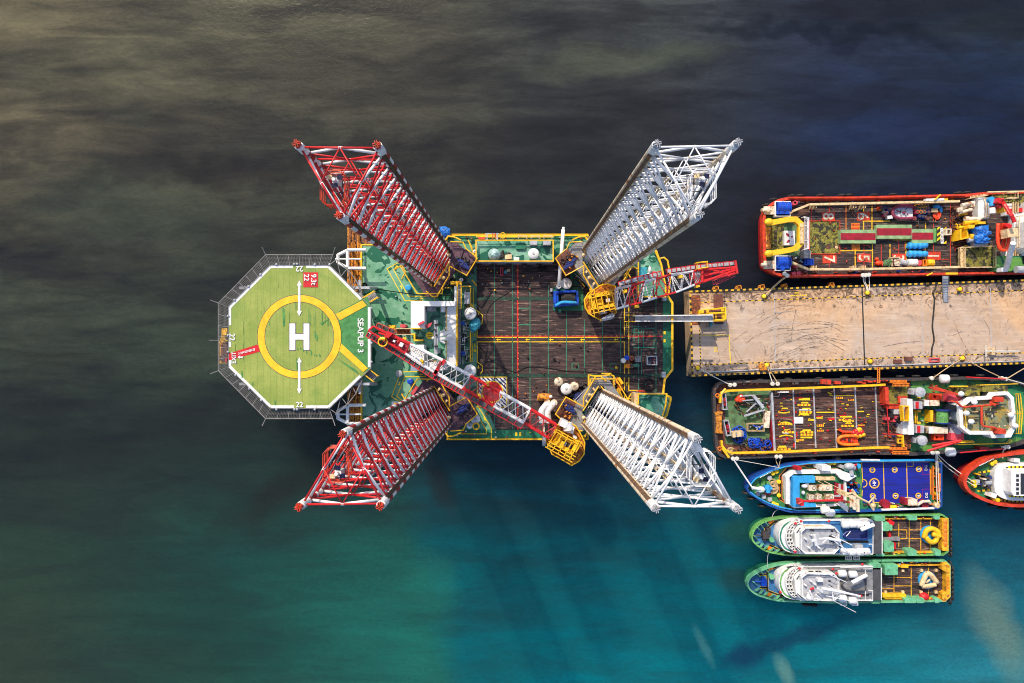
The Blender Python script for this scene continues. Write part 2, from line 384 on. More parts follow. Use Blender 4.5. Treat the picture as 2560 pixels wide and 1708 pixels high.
# ================================================================= the jack-up platform
ZD=6.0; ZH=14.0; ZJ=10.0
RIG=thing('jackup_platform','big green-decked jack-up platform standing on four tall lattice legs, octagonal helideck at one end','jack-up platform',1290,842,0)
hullpx=[(904,612),(1012,612),(1012,640),(1079,726),(1100,722),(1150,655),(1118,606),(1118,588),(1470,588),(1470,606),(1440,655),(1490,722),(1508,726),(1577,640),(1577,600),(1610,600),(1638,622),(1652,660),(1662,712),(1668,738),(1681,757),(1681,925),(1663,948),(1657,985),(1677,994),(1677,1002),(1668,1038),(1650,1066),(1620,1085),(1577,1085),(1577,1045),(1508,958),(1490,962),(1440,1030),(1470,1078),(1470,1098),(1118,1098),(1118,1078),(1150,1030),(1100,962),(1079,958),(1012,1045),(1012,1072),(904,1072)]
h=MB().prism(hullpx,.9,ZD); HULL=h.build('hull','green',RIG)
b=MB().strip(hullpx,3,ZD,ZD+.14,True); b.build('coaming','yel',HULL)
# side rails of the hull
r=MB(); r.rail([(1118,586),(1470,586)],ZD,1.1,.09); r.strip([(1118,588),(1470,588)],4,ZD+1.0,ZD+1.13)
r.rail([(1118,1099),(1470,1099)],ZD,1.1,.08); r.strip([(1118,1099),(1470,1099)],3,ZD+1.0,ZD+1.13); r.strip([(903,612),(903,1072)],4,ZD+.9,ZD+1.13)
r.strip([(1640,626),(1653,662),(1668,738),(1681,757),(1681,925),(1662,948),(1658,984),(1677,994),(1676,1003),(1667,1038),(1648,1063)],5,ZD+.95,ZD+1.13)
r.rail([(1640,626),(1653,662),(1668,738),(1681,757),(1681,925),(1662,948),(1658,984),(1677,994),(1676,1003),(1667,1038),(1648,1063)],ZD,1.1,.08)
r.tube([(1650,647,ZD+1.1),(1660,644,ZD+1.1),(1669,652,ZD+1.1),(1676,690,ZD+1.1),(1672,735,ZD+1.1)],.16)
r.strip([(1190,592),(1384,592)],3,ZD+.9,ZD+1.13)
r.build('deck_railing','yel',HULL)
b=MB(); b.box(1118,1074,1470,1096,ZD,ZD+.03); b.prism([(1657,755),(1679,758),(1679,924),(1660,946),(1657,946)],ZD,ZD+.03); b.box(1118,590,1470,600,ZD,ZD+.03)
b.build('deck_edge_paint','dgreen',HULL)
# ---- cargo deck timber
WD=MB().prism([(1192,655),(1430,655),(1475,722),(1520,722),(1560,668),(1595,668),(1595,690),(1657,745),(1657,985),(1640,985),(1595,985),(1595,1030),(1520,965),(1475,965),(1425,1030),(1425,1074),(1240,1074),(1222,1030),(1192,1000)],ZD+.02,ZD+.12).build('timber_deck','wood',RIG)
zt=ZD+.12
g=MB()
for x,y0,y1 in ((1236,657,1074),(1281,657,1074),(1325,712,1074),(1371,712,1005),(1416,760,935),(1461,800,935),(1506,800,935),(1551,800,935),(1596,800,985),(1640,745,985),(1236,1020,1074)): g.line([(x,y0),(x,y1)],2,zt)
for x,y,w,hh in ((1585,821,50,48),(1430,910,16,13),(1525,910,15,12),(1582,817,22,14)): g.line([(x,y),(x+w,y),(x+w,y+hh),(x,y+hh)],2,zt,True)
for y in (771,812): g.line([(1297,y),(1325,y)],2.5,zt)
g.line([(1609,821),(1609,868)],2,zt); g.line([(1604,869),(1604,935)],1.8,zt)
g.build('deck_beam','linegreen',WD)
g=MB()
for y in (742,935): g.flat([(1192,y),(1655,y),(1655,y+8.5),(1192,y+8.5)],zt+.02)
g.build('wide_beam','beamgreen',WD)
g=MB()
for p,w in (([(1193,843.7),(1561,843.7),(1561,700),(1570,690)],2),([(1193,854.8),(1561,854.8),(1561,997),(1595,997)],2),([(1572,700),(1572,976),(1595,976)],2),([(1560.5,698),(1560.5,690),(1576,668)],2),([(1183,720),(1183,770),(1199,782),(1206,788),(1206,806),(1193,822),(1193,843)],2),([(1193,854),(1193,905),(1206,915),(1206,928),(1193,944),(1193,1017)],2),([(1196,1017),(1228,1070),(1228,1096)],2),([(1188,1030),(1216,1075),(1216,1085),(1150,1085)],2),([(1181,822),(1181,843)],1.6),([(1181,858),(1181,905)],1.6)): g.line(p,w,zt)
for x in (1246,1319,1378,1456,1540): arrow(g,x,849.3,11,2.2,180,zt)
for x,y,a in ((1197,782,-90),(1187,838,-90),(1187,864,90),(1196,918,90),(1567,698,90),(1567,960,-90),(1567,812,90),(1212,1048,60)): arrow(g,x,y,10,2,a,zt)
for x in (1661,): 
    for y in (832,852): g.flat([(x-2,y-4),(x+3,y-4),(x+3,y+4),(x-2,y+4)],ZD+.04)
for x in (1290,1300): g.flat([(x-2,1081),(x+3,1081),(x+3,1090),(x-2,1090)],ZD+.04)
g.flat([(1184,873),(1190,873),(1190,880),(1184,880)],zt)
g.build('walkway_line','lyel',WD)
g=MB(); g.line([(1294,657),(1294,1074)],3.2,zt); g.line([(1193,841),(1657,841)],2.6,zt); g.build('ruler_line','red',WD)
g=MB()
for i in range(30):
    y=662+i*13.8
    if abs(y-846)>9: g.flat([(1294,y-1.2),(1297.4,y-1.2),(1297.4,y+1.2),(1294,y+1.2)],zt+.02)
for i in range(33): x=1199+i*13.7; g.flat([(x-1,839),(x+2,839),(x+2,841.5),(x-1,841.5)],zt+.02)
g.build('ruler_tick','oran',WD)
# square lay-down marking with red disc
x0,y0,x1,y1=1193,943,1267,1017.5
g=MB().c(0); g.flat([(x0,y0),(x1,y0),(x1,y1),(x0,y1)],zt); g.c(1)
for k in range(-8,9):                                   # stripes clipped to the square
    c=k*10.4; pts=[]
    for t in (c,c+4.6):
        a=max(0,-t); bb=min(74,74-t); pts.append(((x0+a+t,y0+a),(x0+bb+t,y0+bb)))
    if pts[0][0][0]<x1 and pts[1][1][0]>x0: 
        q=[pts[0][0],pts[1][0],pts[1][1],pts[0][1]]
        if abs(q[0][0]-q[3][0])>1: g.flat(q,zt+.012)
g.c(2); g.line([(x0,y0),(x1,y0),(x1,y1),(x0,y1)],2.2,zt+.04,True); g.disk(1231,979.5,27.5,zt+.05); g.c(3); g.disk(1231,979.5,25,zt+.065)
g.build('striped_square',['purewhite','navyline','lyel','red'],WD)
# ---- left working deck lines, gratings and edge platforms
g=MB()
g.line([(1058,752),(1012,752),(968,672),(995,657)],2,ZD); g.line([(1086,752),(1086,741),(1021,741),(984,675),(1003,664)],2,ZD)
g.line([(1075,928),(1002,930),(979,992),(1006,1008)],2,ZD); g.line([(1078,942),(1013,941),(992,991),(1007,1002)],2,ZD)
for x,y,a in ((1053,747,180),(1003,718,-110),(991,667,-30),(1053,936,180),(998,960,110)): arrow(g,x,y,9,2,a,ZD)
g.build('walkway_line','lyel',HULL)
for yy0,yy1 in ((566,742),(948,1066)):
    g=MB(); g.box(872,yy0,902,yy1,ZD-.5,ZD-.3); pl=g.build('side_platform','grating',RIG)
    r=MB(); r.rail([(902,yy0),(870,yy0),(870,yy1 if yy0>900 else 608),(870,yy1)],ZD-.3,1.1,.1); 
    for k in range(9): x=876+k*3.1; r.tube([(x,yy0+8+R.random()*60,ZD+.1),(x+R.uniform(-2,2),yy1-R.random()*20,ZD+.1)],.07+.05*R.random())
    r.build('pipe_rack','orarust',pl)
g=MB(); g.box(904,572,985,613,ZD-.3,ZD-.1); g.build('side_platform','grating',RIG)
# ================================================================= helideck
oct_=[(675,663),(823,663),(927,767),(927,920),(823,1021),(675,1021),(570.5,918),(570.5,767)]
h=MB().prism(oct_,ZH-.6,ZH); HD=h.build('helideck','heli',RIG)
g=MB().flat([(848,778),(919,742),(927,767),(927,920),(918,929),(846,868)],ZH); g.build('dark_sector','helidk',HD)
bl=MB(); ins=inset(oct_,4.2)
def seg(a,b,t0,t1): return [(a[0]+(b[0]-a[0])*t,a[1]+(b[1]-a[1])*t) for t in (t0,t1)]
for i in range(8):
    a,b=ins[i],ins[(i+1)%8]
    gaps={0:[(0,.385),(.61,1)],1:[(0,.80)],2:[(.0,.50),(.53,1)],3:[(.22,1)],4:[(0,.39),(.60,1)],5:[(0,1)],6:[(0.03,.12),(.15,.40) if 0 else (.33,.5),(.67,1)],7:[(0,1)]}[i]
    if i==6: gaps=[(0,.12),(.33,.42),(.70,1)]
    for t0,t1 in gaps: bl.line(seg(a,b,t0,t1),6.4,ZH+.01)
bl.build('perimeter_line','white',HD)
e=MB(); e.strip(oct_,1.5,ZH-.6,ZH+.1,True); e.build('edge_gutter','grey',HD)
c=MB().c(1); c.annul(748.4,842,86,105.6,ZH); c.c(0); c.annul(748.4,842,87.2,104.4,ZH+.03); 
c.flat([(839,786),(906,751),(917,764),(850,801)],ZH+.06); c.flat([(853,859),(848,877),(908,930),(920,921)],ZH+.06)
c.build('landing_circle',['heliyel','dgrey'],HD)
for k,w in ((1,1.6),(0,0)):
    m=MB().c(0)
    def Hh(m,o,z):
        for q in ([(723.6-o,808.8-o),(738.3+o,808.8-o),(738.3+o,875.6+o),(723.6-o,875.6+o)],[(758.8-o,808.8-o),(773.5+o,808.8-o),(773.5+o,875.6+o),(758.8-o,875.6+o)],[(738,835-o),(759,835-o),(759,849.5+o),(738,849.5+o)]): m.flat(q,z)
    Hh(m,w,ZH+(.0 if k else .03)); m.build('letter_outline' if k else 'letter_h','plum' if k else 'white',HD)
a=MB()
for y0,y1 in ((701,791),(893,985)):
    for s,tip,base in ((1,y0,y0+13),(-1,y1,y1-13)): a.flat([(748.2,tip),(754.5,base),(742,base)],ZH+.085)
    a.flat([(745.4,y0+11),(751,y0+11),(751,y1-11),(745.4,y1-11)],ZH+.085)
a.flat([(593.5,893),(600,889),(600,891.5),(608,891.5),(608,894.5),(600,894.5),(600,897)],ZH+.085)
a.build('direction_arrow','white',HD)
p=MB(); p.flat([(758.2,681),(795.3,681),(795.3,718.5),(758.2,718.5)],ZH+.02); p.flat([(644,861.5),(650,879),(572,901.5),(572,884)],ZH+.02); p.build('red_panel','red',HD)
t=MB(); zt2=ZH+.13
text(t,'9.3t',784.5,699.5,zt2,13,-90,1.0); text(t,'22',766.5,694,zt2,13,-90,1.0)
text(t,'22',748.5,672.5,zt2,13.5,180); text(t,'22',748.5,1011.5,zt2,13.5,0); text(t,'22',580.5,843,zt2,13.5,-90)
text(t,'SEAPUP 3',901.5,838.5,zt2,14.5,-90,1.05); text(t,'EXIT',584.5,894,zt2,11,90,.95); text(t,'EMERGENCY',616,879,zt2,5.5,180+15,1.0)
t.build('lettering','white',HD)
g=MB()
for x0,y0,x1,y1 in ((706,767,713,816),(738.5,756,740.5,775),(673,803,675,815),(771,772,773,808),(776,780,777.5,815),(784,786,785.5,815),(789,782,790,812),(804,770,806.5,815),(812,785,813,808),(818,780,821,815),(824,790,826,815),(786,826,789,845),(790,835,794,852),(743,869,746,876),(750,868,753,874),(757,871,760,879),(765,876,768,884),(776,875,780,888),(785,886,787,890),(790,887,793,891),(798,885,801,893),(741,895,744,925),(603,927,607,945),(686,1000,689,1013),(630,955,633,965)):
    w=x1-x0; g.flat([(x0,y0),(x0+w*.6,y0+(y1-y0)*.1),(x1,y0+(y1-y0)*.45),(x1-w*.1,y1),(x0+w*.2,y1)],ZH+.02)
g.flat([(800,809),(812,803),(818,800),(806,812)],ZH+.02); g.flat([(841,894),(862,908),(892,926),(897,936),(880,925),(858,908)],ZH+.02)
g.build('worn_patch','helidk',HD)
# safety net frame
z=ZH-.3; net=[(664,637),(832,637),(546,757.7),(546,927.6),(664,1047),(832,1047)]
n=MB()
def netside(a,b,c,d,k):                                  # outer edge a-b, inner edge c-d
    n.tube([a+(z,),b+(z,)],.07)
    for i in range(k+1):
        t=i/k; o=(a[0]+(b[0]-a[0])*t,a[1]+(b[1]-a[1])*t,z); q=(c[0]+(d[0]-c[0])*t,c[1]+(d[1]-c[1])*t,z-.15); n.tube([q,o],.055)
netside((664,637),(832,637),(675,663),(823,663),6); netside((546,758),(664,637),(570,767),(675,663),7); netside((546,927),(546,758),(570,918),(570,767),6)
netside((664,1047),(546,927),(675,1021),(570,918),7); netside((664,1047),(832,1047),(675,1021),(823,1021),6)
for p0,p1 in (((664,637),(655,618)),((832,637),(838,618)),((546,758),(525,750)),((546,927),(525,935)),((664,1047),(655,1065)),((832,1047),(838,1065)),((546,851),(523,851))): n.tube([p0+(z,),p1+(z+.6,)],.06)
for sy in (1,-1):                                        # diagonal braces on the hull side
    def Y(y): return y if sy>0 else 1684-y
    A=[(823,663),(852,692),(880,720),(908,750)]; B=[(842,649),(868,672),(890,700),(903,727)]
    n.tube([(x,Y(y),z) for x,y in B],.07)
    for i in range(4):
        n.tube([(A[i][0],Y(A[i][1]),z),(B[i][0],Y(B[i][1]),z)],.07)
        if i<3: n.tube([(A[i+1][0],Y(A[i+1][1]),z),(B[i][0],Y(B[i][1]),z)],.06)
n.build('safety_net_frame','netgrey',HD)
n=MB()
for a,b,c,d in (((664,637),(832,637),(675,663),(823,663)),((546,758),(664,637),(570,767),(675,663)),((546,927),(546,758),(570,918),(570,767)),((664,1047),(546,927),(675,1021),(570,918)),((664,1047),(832,1047),(675,1021),(823,1021))):
    for i in range(1,8):
        t=i/8; n.tube([(a[0]+(c[0]-a[0])*t,a[1]+(c[1]-a[1])*t,z-.05),(b[0]+(d[0]-b[0])*t,b[1]+(d[1]-b[1])*t,z-.05)],.016,4)
    for i in range(1,42):
        t=i/42; n.tube([(a[0]+(b[0]-a[0])*t,a[1]+(b[1]-a[1])*t,z-.05),(c[0]+(d[0]-c[0])*t,c[1]+(d[1]-c[1])*t,z-.05)],.016,4)
n.build('safety_net','netgrey',HD)
nt_=MB()
for x,y in ((690,661),(735,660),(742,660),(786,661),(823,661),(569,790),(569,838),(569,880),(690,1024),(735,1024),(742,1024),(786,1024),(585,750),(620,716),(650,686),(588,938),(622,972),(652,1001),(928,770),(928,858),(928,905)): nt_.lathe(x,y,[(.16,ZH),(.2,ZH+.15),(.1,ZH+.3)],8)
nt_.build('perimeter_light','lgrey',HD)
for sy in (1,-1):
    def Y(y): return y if sy>0 else 1684-y
    s=MB()
    for pts in ([(869,625),(915,625)],[(845,638),(869,626)],[(869,625),(869,672)],[(845,657),(870,671),(915,671)],[(838,648),(903,648)],[(845,636),(845,658)]):
        s.tube([(x,Y(y),11) for x,y in pts],.27 if pts[0][0]!=838 else .14,8)
    for x,y in ((869,626),(869,671)): s.tube([(x,Y(y),11),(x+12,Y(y),6.2)],.24,8)
    s.build('support_frame','white',HD)
    st=MB().c(0); st.obox(925.5,Y(744) if sy>0 else 937,33,17,-31 if sy>0 else 39,ZH-1.6,ZH-1.3); st.c(1)
    cx,cy,an=(925.5,744,-31) if sy>0 else (925.5,937,39)
    ca,sa=math.cos(math.radians(an)),math.sin(math.radians(an))
    for k in range(-4,5): st.beam((cx+k*3.6*ca+8*sa,cy+k*3.6*sa-8*ca,ZH-1.2),(cx+k*3.6*ca-8*sa,cy+k*3.6*sa+8*ca,ZH-1.2),.06,.1)
    st.c(2)
    for q in (-9,9): st.rail([(cx-17*ca-q*sa,cy-17*sa+q*ca),(cx+17*ca-q*sa,cy+17*sa+q*ca)],ZH-1.3,1.1,.08)
    st.build('access_stair',['grey','lgrey','yel'],HD)
ap=MB().c(0); ap.box(547,853,568,908,ZH-2.4,ZH-2.2); ap.c(1); ap.rail([(568,853),(553,845),(547,862),(547,908),(568,908)],ZH-2.2,1.1,.08); ap.box(555,822,568,838,ZH-2.4,ZH-2.2); ap.rail([(555,838),(555,822),(568,822)],ZH-2.2,1.1,.08)
for k in range(8): ap.beam((553+k*.3,838+k*2.5,ZH-2),(565,838+k*2.5,ZH-2),.1,.08)
ap.c(2); ap.box(550,890,560,902,ZH-2.2,ZH-1.4); ap.c(3); ap.box(562,896,567,905,ZH-2.2,ZH-1.2)
ap.build('escape_platform',['brown','yel','clutter','red'],HD)
# girders under the helideck
u=MB()
for y in (720,800,885,960): u.beam((600,y,ZH-1),(925,y,ZH-1),.4,.7)
for x in (690,800,900): u.beam((x,700,ZH-1.5),(x,985,ZH-1.5),.35,.6)
for x in (880,915):
    for y in (720,842,960): u.tube([(x,y,ZH-1.5),(x+25,y,ZD)],.3,8)
for y in (720,842,960): u.tube([(760,y,ZH-1.6),(915,y,2.5)],.3,8)
u.build('under_girder','lgrey',HD)
# ================================================================= jacking frames and legs
def mir(pts,fx,fy): return [((2582-x) if fx else x,(1682-y) if fy else y) for x,y in pts]
ZT=67.6
legs=[((742,360),(942,362),(847,538),0,0,1),((747,1268),(950,1266),(856,1086),0,1,1),((1845,356),(1643,360),(1750,536),1,0,0),((1845,1274),(1640,1272),(1745,1098),1,1,0)]
def frame(fx,fy,red):
    deckm='plum' if red else 'brown'; walk='plum' if red and not fy else ('plum' if red else 'grey')
    f=MB()
    outer=[(1000,612),(1043,664),(1073,716),(1085,716),(1127,650),(1110,630),(1112,606),(1140,604),(1160,622),(1144,668),(1092,742),(1066,742),(1030,690),(990,640)]
    f.prism(mir(outer,fx,fy),ZJ-1.2,ZJ-.05); FR=f.build('jacking_frame',walk,RIG)
    m=MB(); m.prism(mir([(1123,664),(1167,689),(1193,646),(1164,622),(1150,628)],fx,fy),ZD+.1,ZJ-.3); MP=m.build('motor_platform',deckm if not (fx and 0) else 'brown',FR)
    q=MB().c(0)
    for k in range(5):
        a=(1142+k*2.2,646+k*4.5); q.tube([mir([a],fx,fy)[0]+(ZJ+.2,),mir([(a[0]+24,a[1]+11)],fx,fy)[0]+(ZJ+.2,)],.22 if k%2 else .12,8)
    q.c(1)
    for k in range(26):
        x,y=R.uniform(1135,1180),R.uniform(636,680)
        if (x-1133)*.55+634>y-0 and 0: continue
        if y<(1193-x)*-.6+690 and y> 625+(x-1135)*.2 and y<668+(x-1125)*.5: q.obox(*mir([(x,y)],fx,fy)[0],R.uniform(2,6),R.uniform(2,4),-31 if fx==fy else 31,ZJ-.3,ZJ+R.uniform(.1,.6))
    q.c(2)
    q.prism(mir([(1168,652),(1180,640),(1188,648),(1176,668)],fx,fy),ZJ-.3,ZJ-.1); q.prism(mir([(1160,668),(1168,660),(1178,668),(1168,684)],fx,fy),ZJ-.3,ZJ-.1)
    q.c(3)
    for k in range(6):
        x,y=R.uniform(1138,1170),R.uniform(636,672); q.obox(*mir([(x,y)],fx,fy)[0],R.uniform(4,8),R.uniform(2,4),-31 if fx==fy else 31,ZJ-.3,ZJ+.5)
    q.build('jacking_motor',['navy','clutter',deckm,'orarust' if fx else 'dgrey'],MP)
    y=MB()
    for pts in ([(1079,716),(1043,664),(1024,638)],[(1085,716),(1124,655)],[(1000,664),(1043,734),(1105,734),(1107,722)],[(1092,742),(1123,688),(1123,665),(1167,689),(1193,646),(1180,634)],[(1126,604),(1158,606),(1165,622),(1180,634)],[(1110,618),(1118,612),(1124,622),(1119,630)],[(985,674),(1005,664),(1014,680),(1004,697)]):
        pz=mir(pts,fx,fy); y.strip(pz,2.6,ZJ+.85,ZJ+1.08); y.rail(pz,ZJ,1.1,.06)
    for pts in ([(1066,728),(1080,741),(1092,741),(1101,725)],[(1112,602),(1120,590),(1135,592),(1152,600)]): y.strip(mir(pts,fx,fy),3,ZJ-.6,ZJ+.1)
    y.build('frame_railing','yel',FR)
    w=MB()
    for a,bq in (((1113,676),(1118,682)),((1095,706),(1100,712)),((1052,690),(1059,700)),((1100,697),(1108,690)),((1044,676),(1050,686))):
        pa,pb=mir([a,bq],fx,fy); w.beam(pa+(ZJ+.5,),pb+(ZJ+.5,),.3,.3)
    for a in ((1108,694),(1122,637)): w.lathe(*mir([a],fx,fy)[0],[(.25,ZJ),(.3,ZJ+.8),(.05,ZJ+1)],10)
    w.build('tool_box','cream',FR)
    # well machinery and dark openings seen beside the frame
    cl=MB()
    for k in range(34):
        t=R.random(); x=1104+t*46+R.uniform(-6,6); yy=708-t*14+R.uniform(-8,20)
        cl.obox(*mir([(x,yy)],fx,fy)[0],R.uniform(2,8),R.uniform(2,5),R.choice((0,31,-31)),ZD+.1,ZD+R.uniform(.3,1.4))
    cl.build('deck_machinery','clutter',FR)
for A,B,C,fx,fy,red in legs: frame(fx,fy,red)
def leg(A,B,C,fx,fy,red):
    w=[P(x,y,ZT) for x,y in (A,B,C)]; cen=(w[0]+w[1]+w[2])/3
    L=MB(); zb=-14.0; bay=3.45; nb=int((ZT-zb)/bay)
    def at(i,z): return Vector((w[i].x,w[i].y,z))
    for k in range(nb):
        z1=ZT-.9-k*bay; z0=z1-bay; mids=[]
        for i,j in ((0,1),(1,2),(2,0)):
            a,b=at(i,z1),at(j,z1); mid=(a+b)/2; mids.append(mid)
            L.c(0 if k%2==0 or not red else 1 if 0 else 0); L.tubew([a,b],.09,7)
            a0,b0=at(i,z0),at(j,z0)
            ah,bh=a.lerp(a0,.5),b.lerp(b0,.5); m0=(a0+b0)/2
            L.c(1); L.tubew([ah,mid],.125,7); L.tubew([bh,mid],.125,7)
            L.c(0); L.tubew([ah,m0],.095,7); L.tubew([bh,m0],.095,7)
        L.c(0)
        for i in (0,2): L.tubew([mids[i],mids[(i+1)%3]],.06,5)
    LG=L.build('leg',['red','legwhite'] if red else ['legwhite','legwhite'],RIG,True)
    for i in range(3):
        rad=(Vector((w[i].x,w[i].y,0))-Vector((cen.x,cen.y,0))).normalized(); tan=Vector((-rad.y,rad.x,0))
        ch=MB(); n=8
        for sgn in (1,-1):                                # half shells either side of the rack plate
            k=0; z=ZT-.3
            while z>zb:
                ln=1.75; z2=max(zb,z-ln); ch.c(0 if k==0 else ((k%2) if z>ZD+9 or 1 else 1)*1 if k%2 else 2)
                pts=[]
                for t in range(n+1):
                    an=math.pi*t/n; pts.append(tan*math.cos(an)*.23+rad*sgn*(math.sin(an)*.21+.17))
                vs=[Vector((w[i].x,w[i].y,z))+p for p in pts]+[Vector((w[i].x,w[i].y,z2))+p for p in pts]
                m=n+1; ch.add(vs,[(t,t+1,m+t+1,m+t) if sgn<0 else (t+1,t,m+t,m+t+1) for t in range(n)]+[tuple(range(m)),tuple(range(2*m-1,m-1,-1))])
                z=z2; k+=1
        ch.build('chord',['legwhite','dred','legwhite'] if red else ['legwhite','rustwhite','rustwhite'],LG,False)
        rk=MB(); zc=ZT-1.9 if 1 else ZT; c0=Vector((w[i].x,w[i].y,0))
        vs=[c0+tan*a+rad*b for a,b in ((-.36,-.17),(.36,-.17),(.36,.17),(-.36,.17))]
        rk.prismw([(p.x,p.y) for p in vs],zb,zc)
        nteeth=0
        rk.build('gear_rack','rack' if red else 'rustrack',LG)
        cp=MB(); q=Vector((w[i].x,w[i].y,ZT))
        for an in (15,105):
            d=Vector((math.cos(math.radians(an)),math.sin(math.radians(an)),0))*.31
            for e in (-.12,.12): cp.beamw(q-d+d.cross(Vector((0,0,1)))*e*2,q+d+d.cross(Vector((0,0,1)))*e*2,.06,.45)
        cp.tubew([q-Vector((0,0,.5)),q+Vector((0,0,.05))],.24,10)
        cp.build('chord_cap','redrust' if red else 'lgrey',LG)
        cp=MB(); cp.tubew([q-Vector((0,0,2.3)),q-Vector((0,0,.45))],.35,14); cp.build('chord_sleeve','legwhite',LG)
    # ladder, riser pipes, beacon platform
    la=MB(); 
    for t,u in ((.30,.12),(.36,.12),(.62,.10)):
        p=w[1].lerp(w[2],t).lerp(cen,u*2); la.tubew([(p.x,p.y,ZT-3),(p.x,p.y,zb)],.065,5)
    p1=w[1].lerp(w[2],.30).lerp(cen,.24); p2=w[1].lerp(w[2],.36).lerp(cen,.24)
    for k in range(90): la.tubew([(p1.x,p1.y,ZT-3-k*.75),(p2.x,p2.y,ZT-3-k*.75)],.03,4)
    la.build('ladder','lgrey' if red else 'cream',LG)
    o=w[0].lerp(w[2],.5).lerp(w[1],.06); zp=ZT-5.2
    pf=MB()
    for q in (-.9,-.3,.3,.9): pf.beamw((o.x+q,o.y-1.4,zp-.05),(o.x+q,o.y+1.4,zp-.05),.06,.1)
    for q in (-1.4,-.7,0,.7,1.4): pf.beamw((o.x-.95,o.y+q,zp-.06),(o.x+.95,o.y+q,zp-.06),.07,.1)
    PF=pf.build('beacon_platform','dgrey',LG)
    rl=MB(); cs=[(o.x+a,o.y+b) for a,b in ((-1.,-1.0),(-.6,-1.45),(.6,-1.45),(1.,-1.0),(1.,1.0),(.6,1.45),(-.6,1.45),(-1.,1.0))]
    for hz in (.5,1.0,1.5,2.0): rl.tubew([(x,y,zp+hz) for x,y in cs],.045,5,True)
    for x,y in cs: rl.tubew([(x,y,zp),(x,y,zp+2)],.045,5)
    rl.build('cage_rail','redrust' if red else 'legwhite',PF)
    s=-1 if fy else 1; lb=MB(); by=o.y+s*.75
    lb.prismw([(o.x-.24,by-.22),(o.x+.3,by-.22),(o.x+.3,by+.22),(o.x-.24,by+.22)],zp,zp+1.2); lb.tubew([(o.x,by,zp+1.2),(o.x,by,zp+1.7)],.16,10); lb.build('beacon_box','white',PF)
    for ax,ay,k in ((-.42,.25,'cream'),(.42,.25,'solar'),(.05,-.45,'solar')):
        sp=MB(); cxx,cyy=o.x+ax,by+ay*s; an=R.uniform(-.3,.3)
        sp.prismw([(cxx+(a*math.cos(an)-b*math.sin(an)),cyy+(a*math.sin(an)+b*math.cos(an))) for a,b in ((-.22,-.19),(.22,-.19),(.22,.19),(-.22,.19))],zp+1.25,zp+1.3)
        sp.build('solar_panel',k,PF)
    return LG
for a in legs: leg(*a)
# ================================================================= accommodation block, cranes, deck equipment
hb=MB(); hb.prism([(1027,753),(1141,753),(1141,925),(1027,925)],ZD,11.5); DH=hb.build('deckhouse','lgrey',RIG)
g=MB(); g.box(1028,754,1140,924,11.5,11.56); g.build('roof_deck','roofgreen',DH)
w=MB(); w.prism([(1027,753),(1138,753),(1138,764),(1116,765.5),(1061,765.5),(1061,821),(1027,821)],11.5,14.5); w.prism([(1027,862),(1060,862),(1060,926),(1027,928)],11.5,14.5); w.build('white_cabin','purewhite',DH)
w=MB(); w.prism([(1117,770),(1124,762),(1140,764),(1140,912),(1117,912)],11.5,13.2); w.prism([(1060,905),(1117,905),(1117,925),(1060,926)],11.5,13); w.build('gallery_roof','white',DH)
w=MB()
for k in range(9): w.lathe(1114.5,775+k*15,[(.18,12.6),(.18,12.9)],8)
for y in (768,912): w.lathe(1112,y,[(.2,12),(.25,12.8)],8)
w.build('roof_lamp','white',DH)
y=MB(); y.strip([(1142,766),(1142,915)],3,13,13.3); y.strip([(1027,821.5),(1055,821.5)],3,14.5,14.65); y.strip([(1027,836),(1036,836),(1036,851),(1058,851)],4,11.6,12.6); y.strip([(1115.5,770),(1115.5,910)],1.6,13.2,13.3); y.build('yellow_railing','yel',DH)
s=MB().c(0); s.box(989,823,1026,835,9.4,9.6); s.c(1); s.strip([(989,822),(1027,822)],1.6,9.6,10.6); s.strip([(989,836),(1027,836)],1.6,9.6,10.6); s.c(2)
for k in range(10): s.box(991+k*3.5,824,992.8+k*3.5,834,9.6,9.75)
s.c(3); s.box(972,813,988,829,8.2,9.3); s.build('outside_stair',['brown','cream','grating','yel'],DH)
s=MB(); s.box(1000,811,1014,819,ZD,8.2,2); s.build('hose_cabinet','pink',DH)
# mast on the roof
m=MB(); m.beam((1090,801,16),(1090,885,15.4),.5,.5)
for k in range(3): m.tube([(1086+k*4,800,16.3),(1086+k*4,868,16)],.09)
m.box(1085,870,1096,884,11.6,15); MS=m.build('signal_mast','lgrey',DH)
m=MB()
for p,q,r_ in (((1094,842),(1126,832),.22),((1096,838),(1122,828),.12),((1092,848),(1125,847),.25),((1096,850),(1112,858),.2),((1098,832),(1112,825),.12),((1080,846),(1094,842),.2)): m.tube([p+(15.6,),q+(15.2,)],r_,8)
m.ell(1124,842,15.4,.5,.4,.4); m.ell(1100,846,15,.5,.5,.5); m.box(1097,827,1112,838,13,14.8); m.build('radar_arm','white',MS)
m=MB()
for x,y_ in ((1088,812),(1092,811),(1087,825),(1091,838),(1092,866),(1088,866),(1096,812)): m.lathe(x,y_,[(.16,16),(.16,16.5)],8)
m.build('antenna_base','black',MS)
f=MB(); f.prism([(1062,813),(1081,806),(1076,816),(1066,822)],13.4,13.5); f.build('red_flag','pink',DH)
f=MB(); f.obox(1052,808,16,5,-28,14.5,15.2); f.build('liferaft_cradle','pink',DH)
f=MB().c(0); f.box(1068,768,1089,778,11.5,13); f.c(1); f.lathe(1084,773,[(.25,13),(.25,13.1)]); f.build('air_conditioner',['lgrey','grey'],DH)
f=MB(); f.tube([(1108,767,13),(1108,781,13)],.42,10); f.build('raft_canister','white',DH)
f=MB(); f.disk(1074,839,9,11.6); f.build('round_marking','lyel',DH); f=MB()
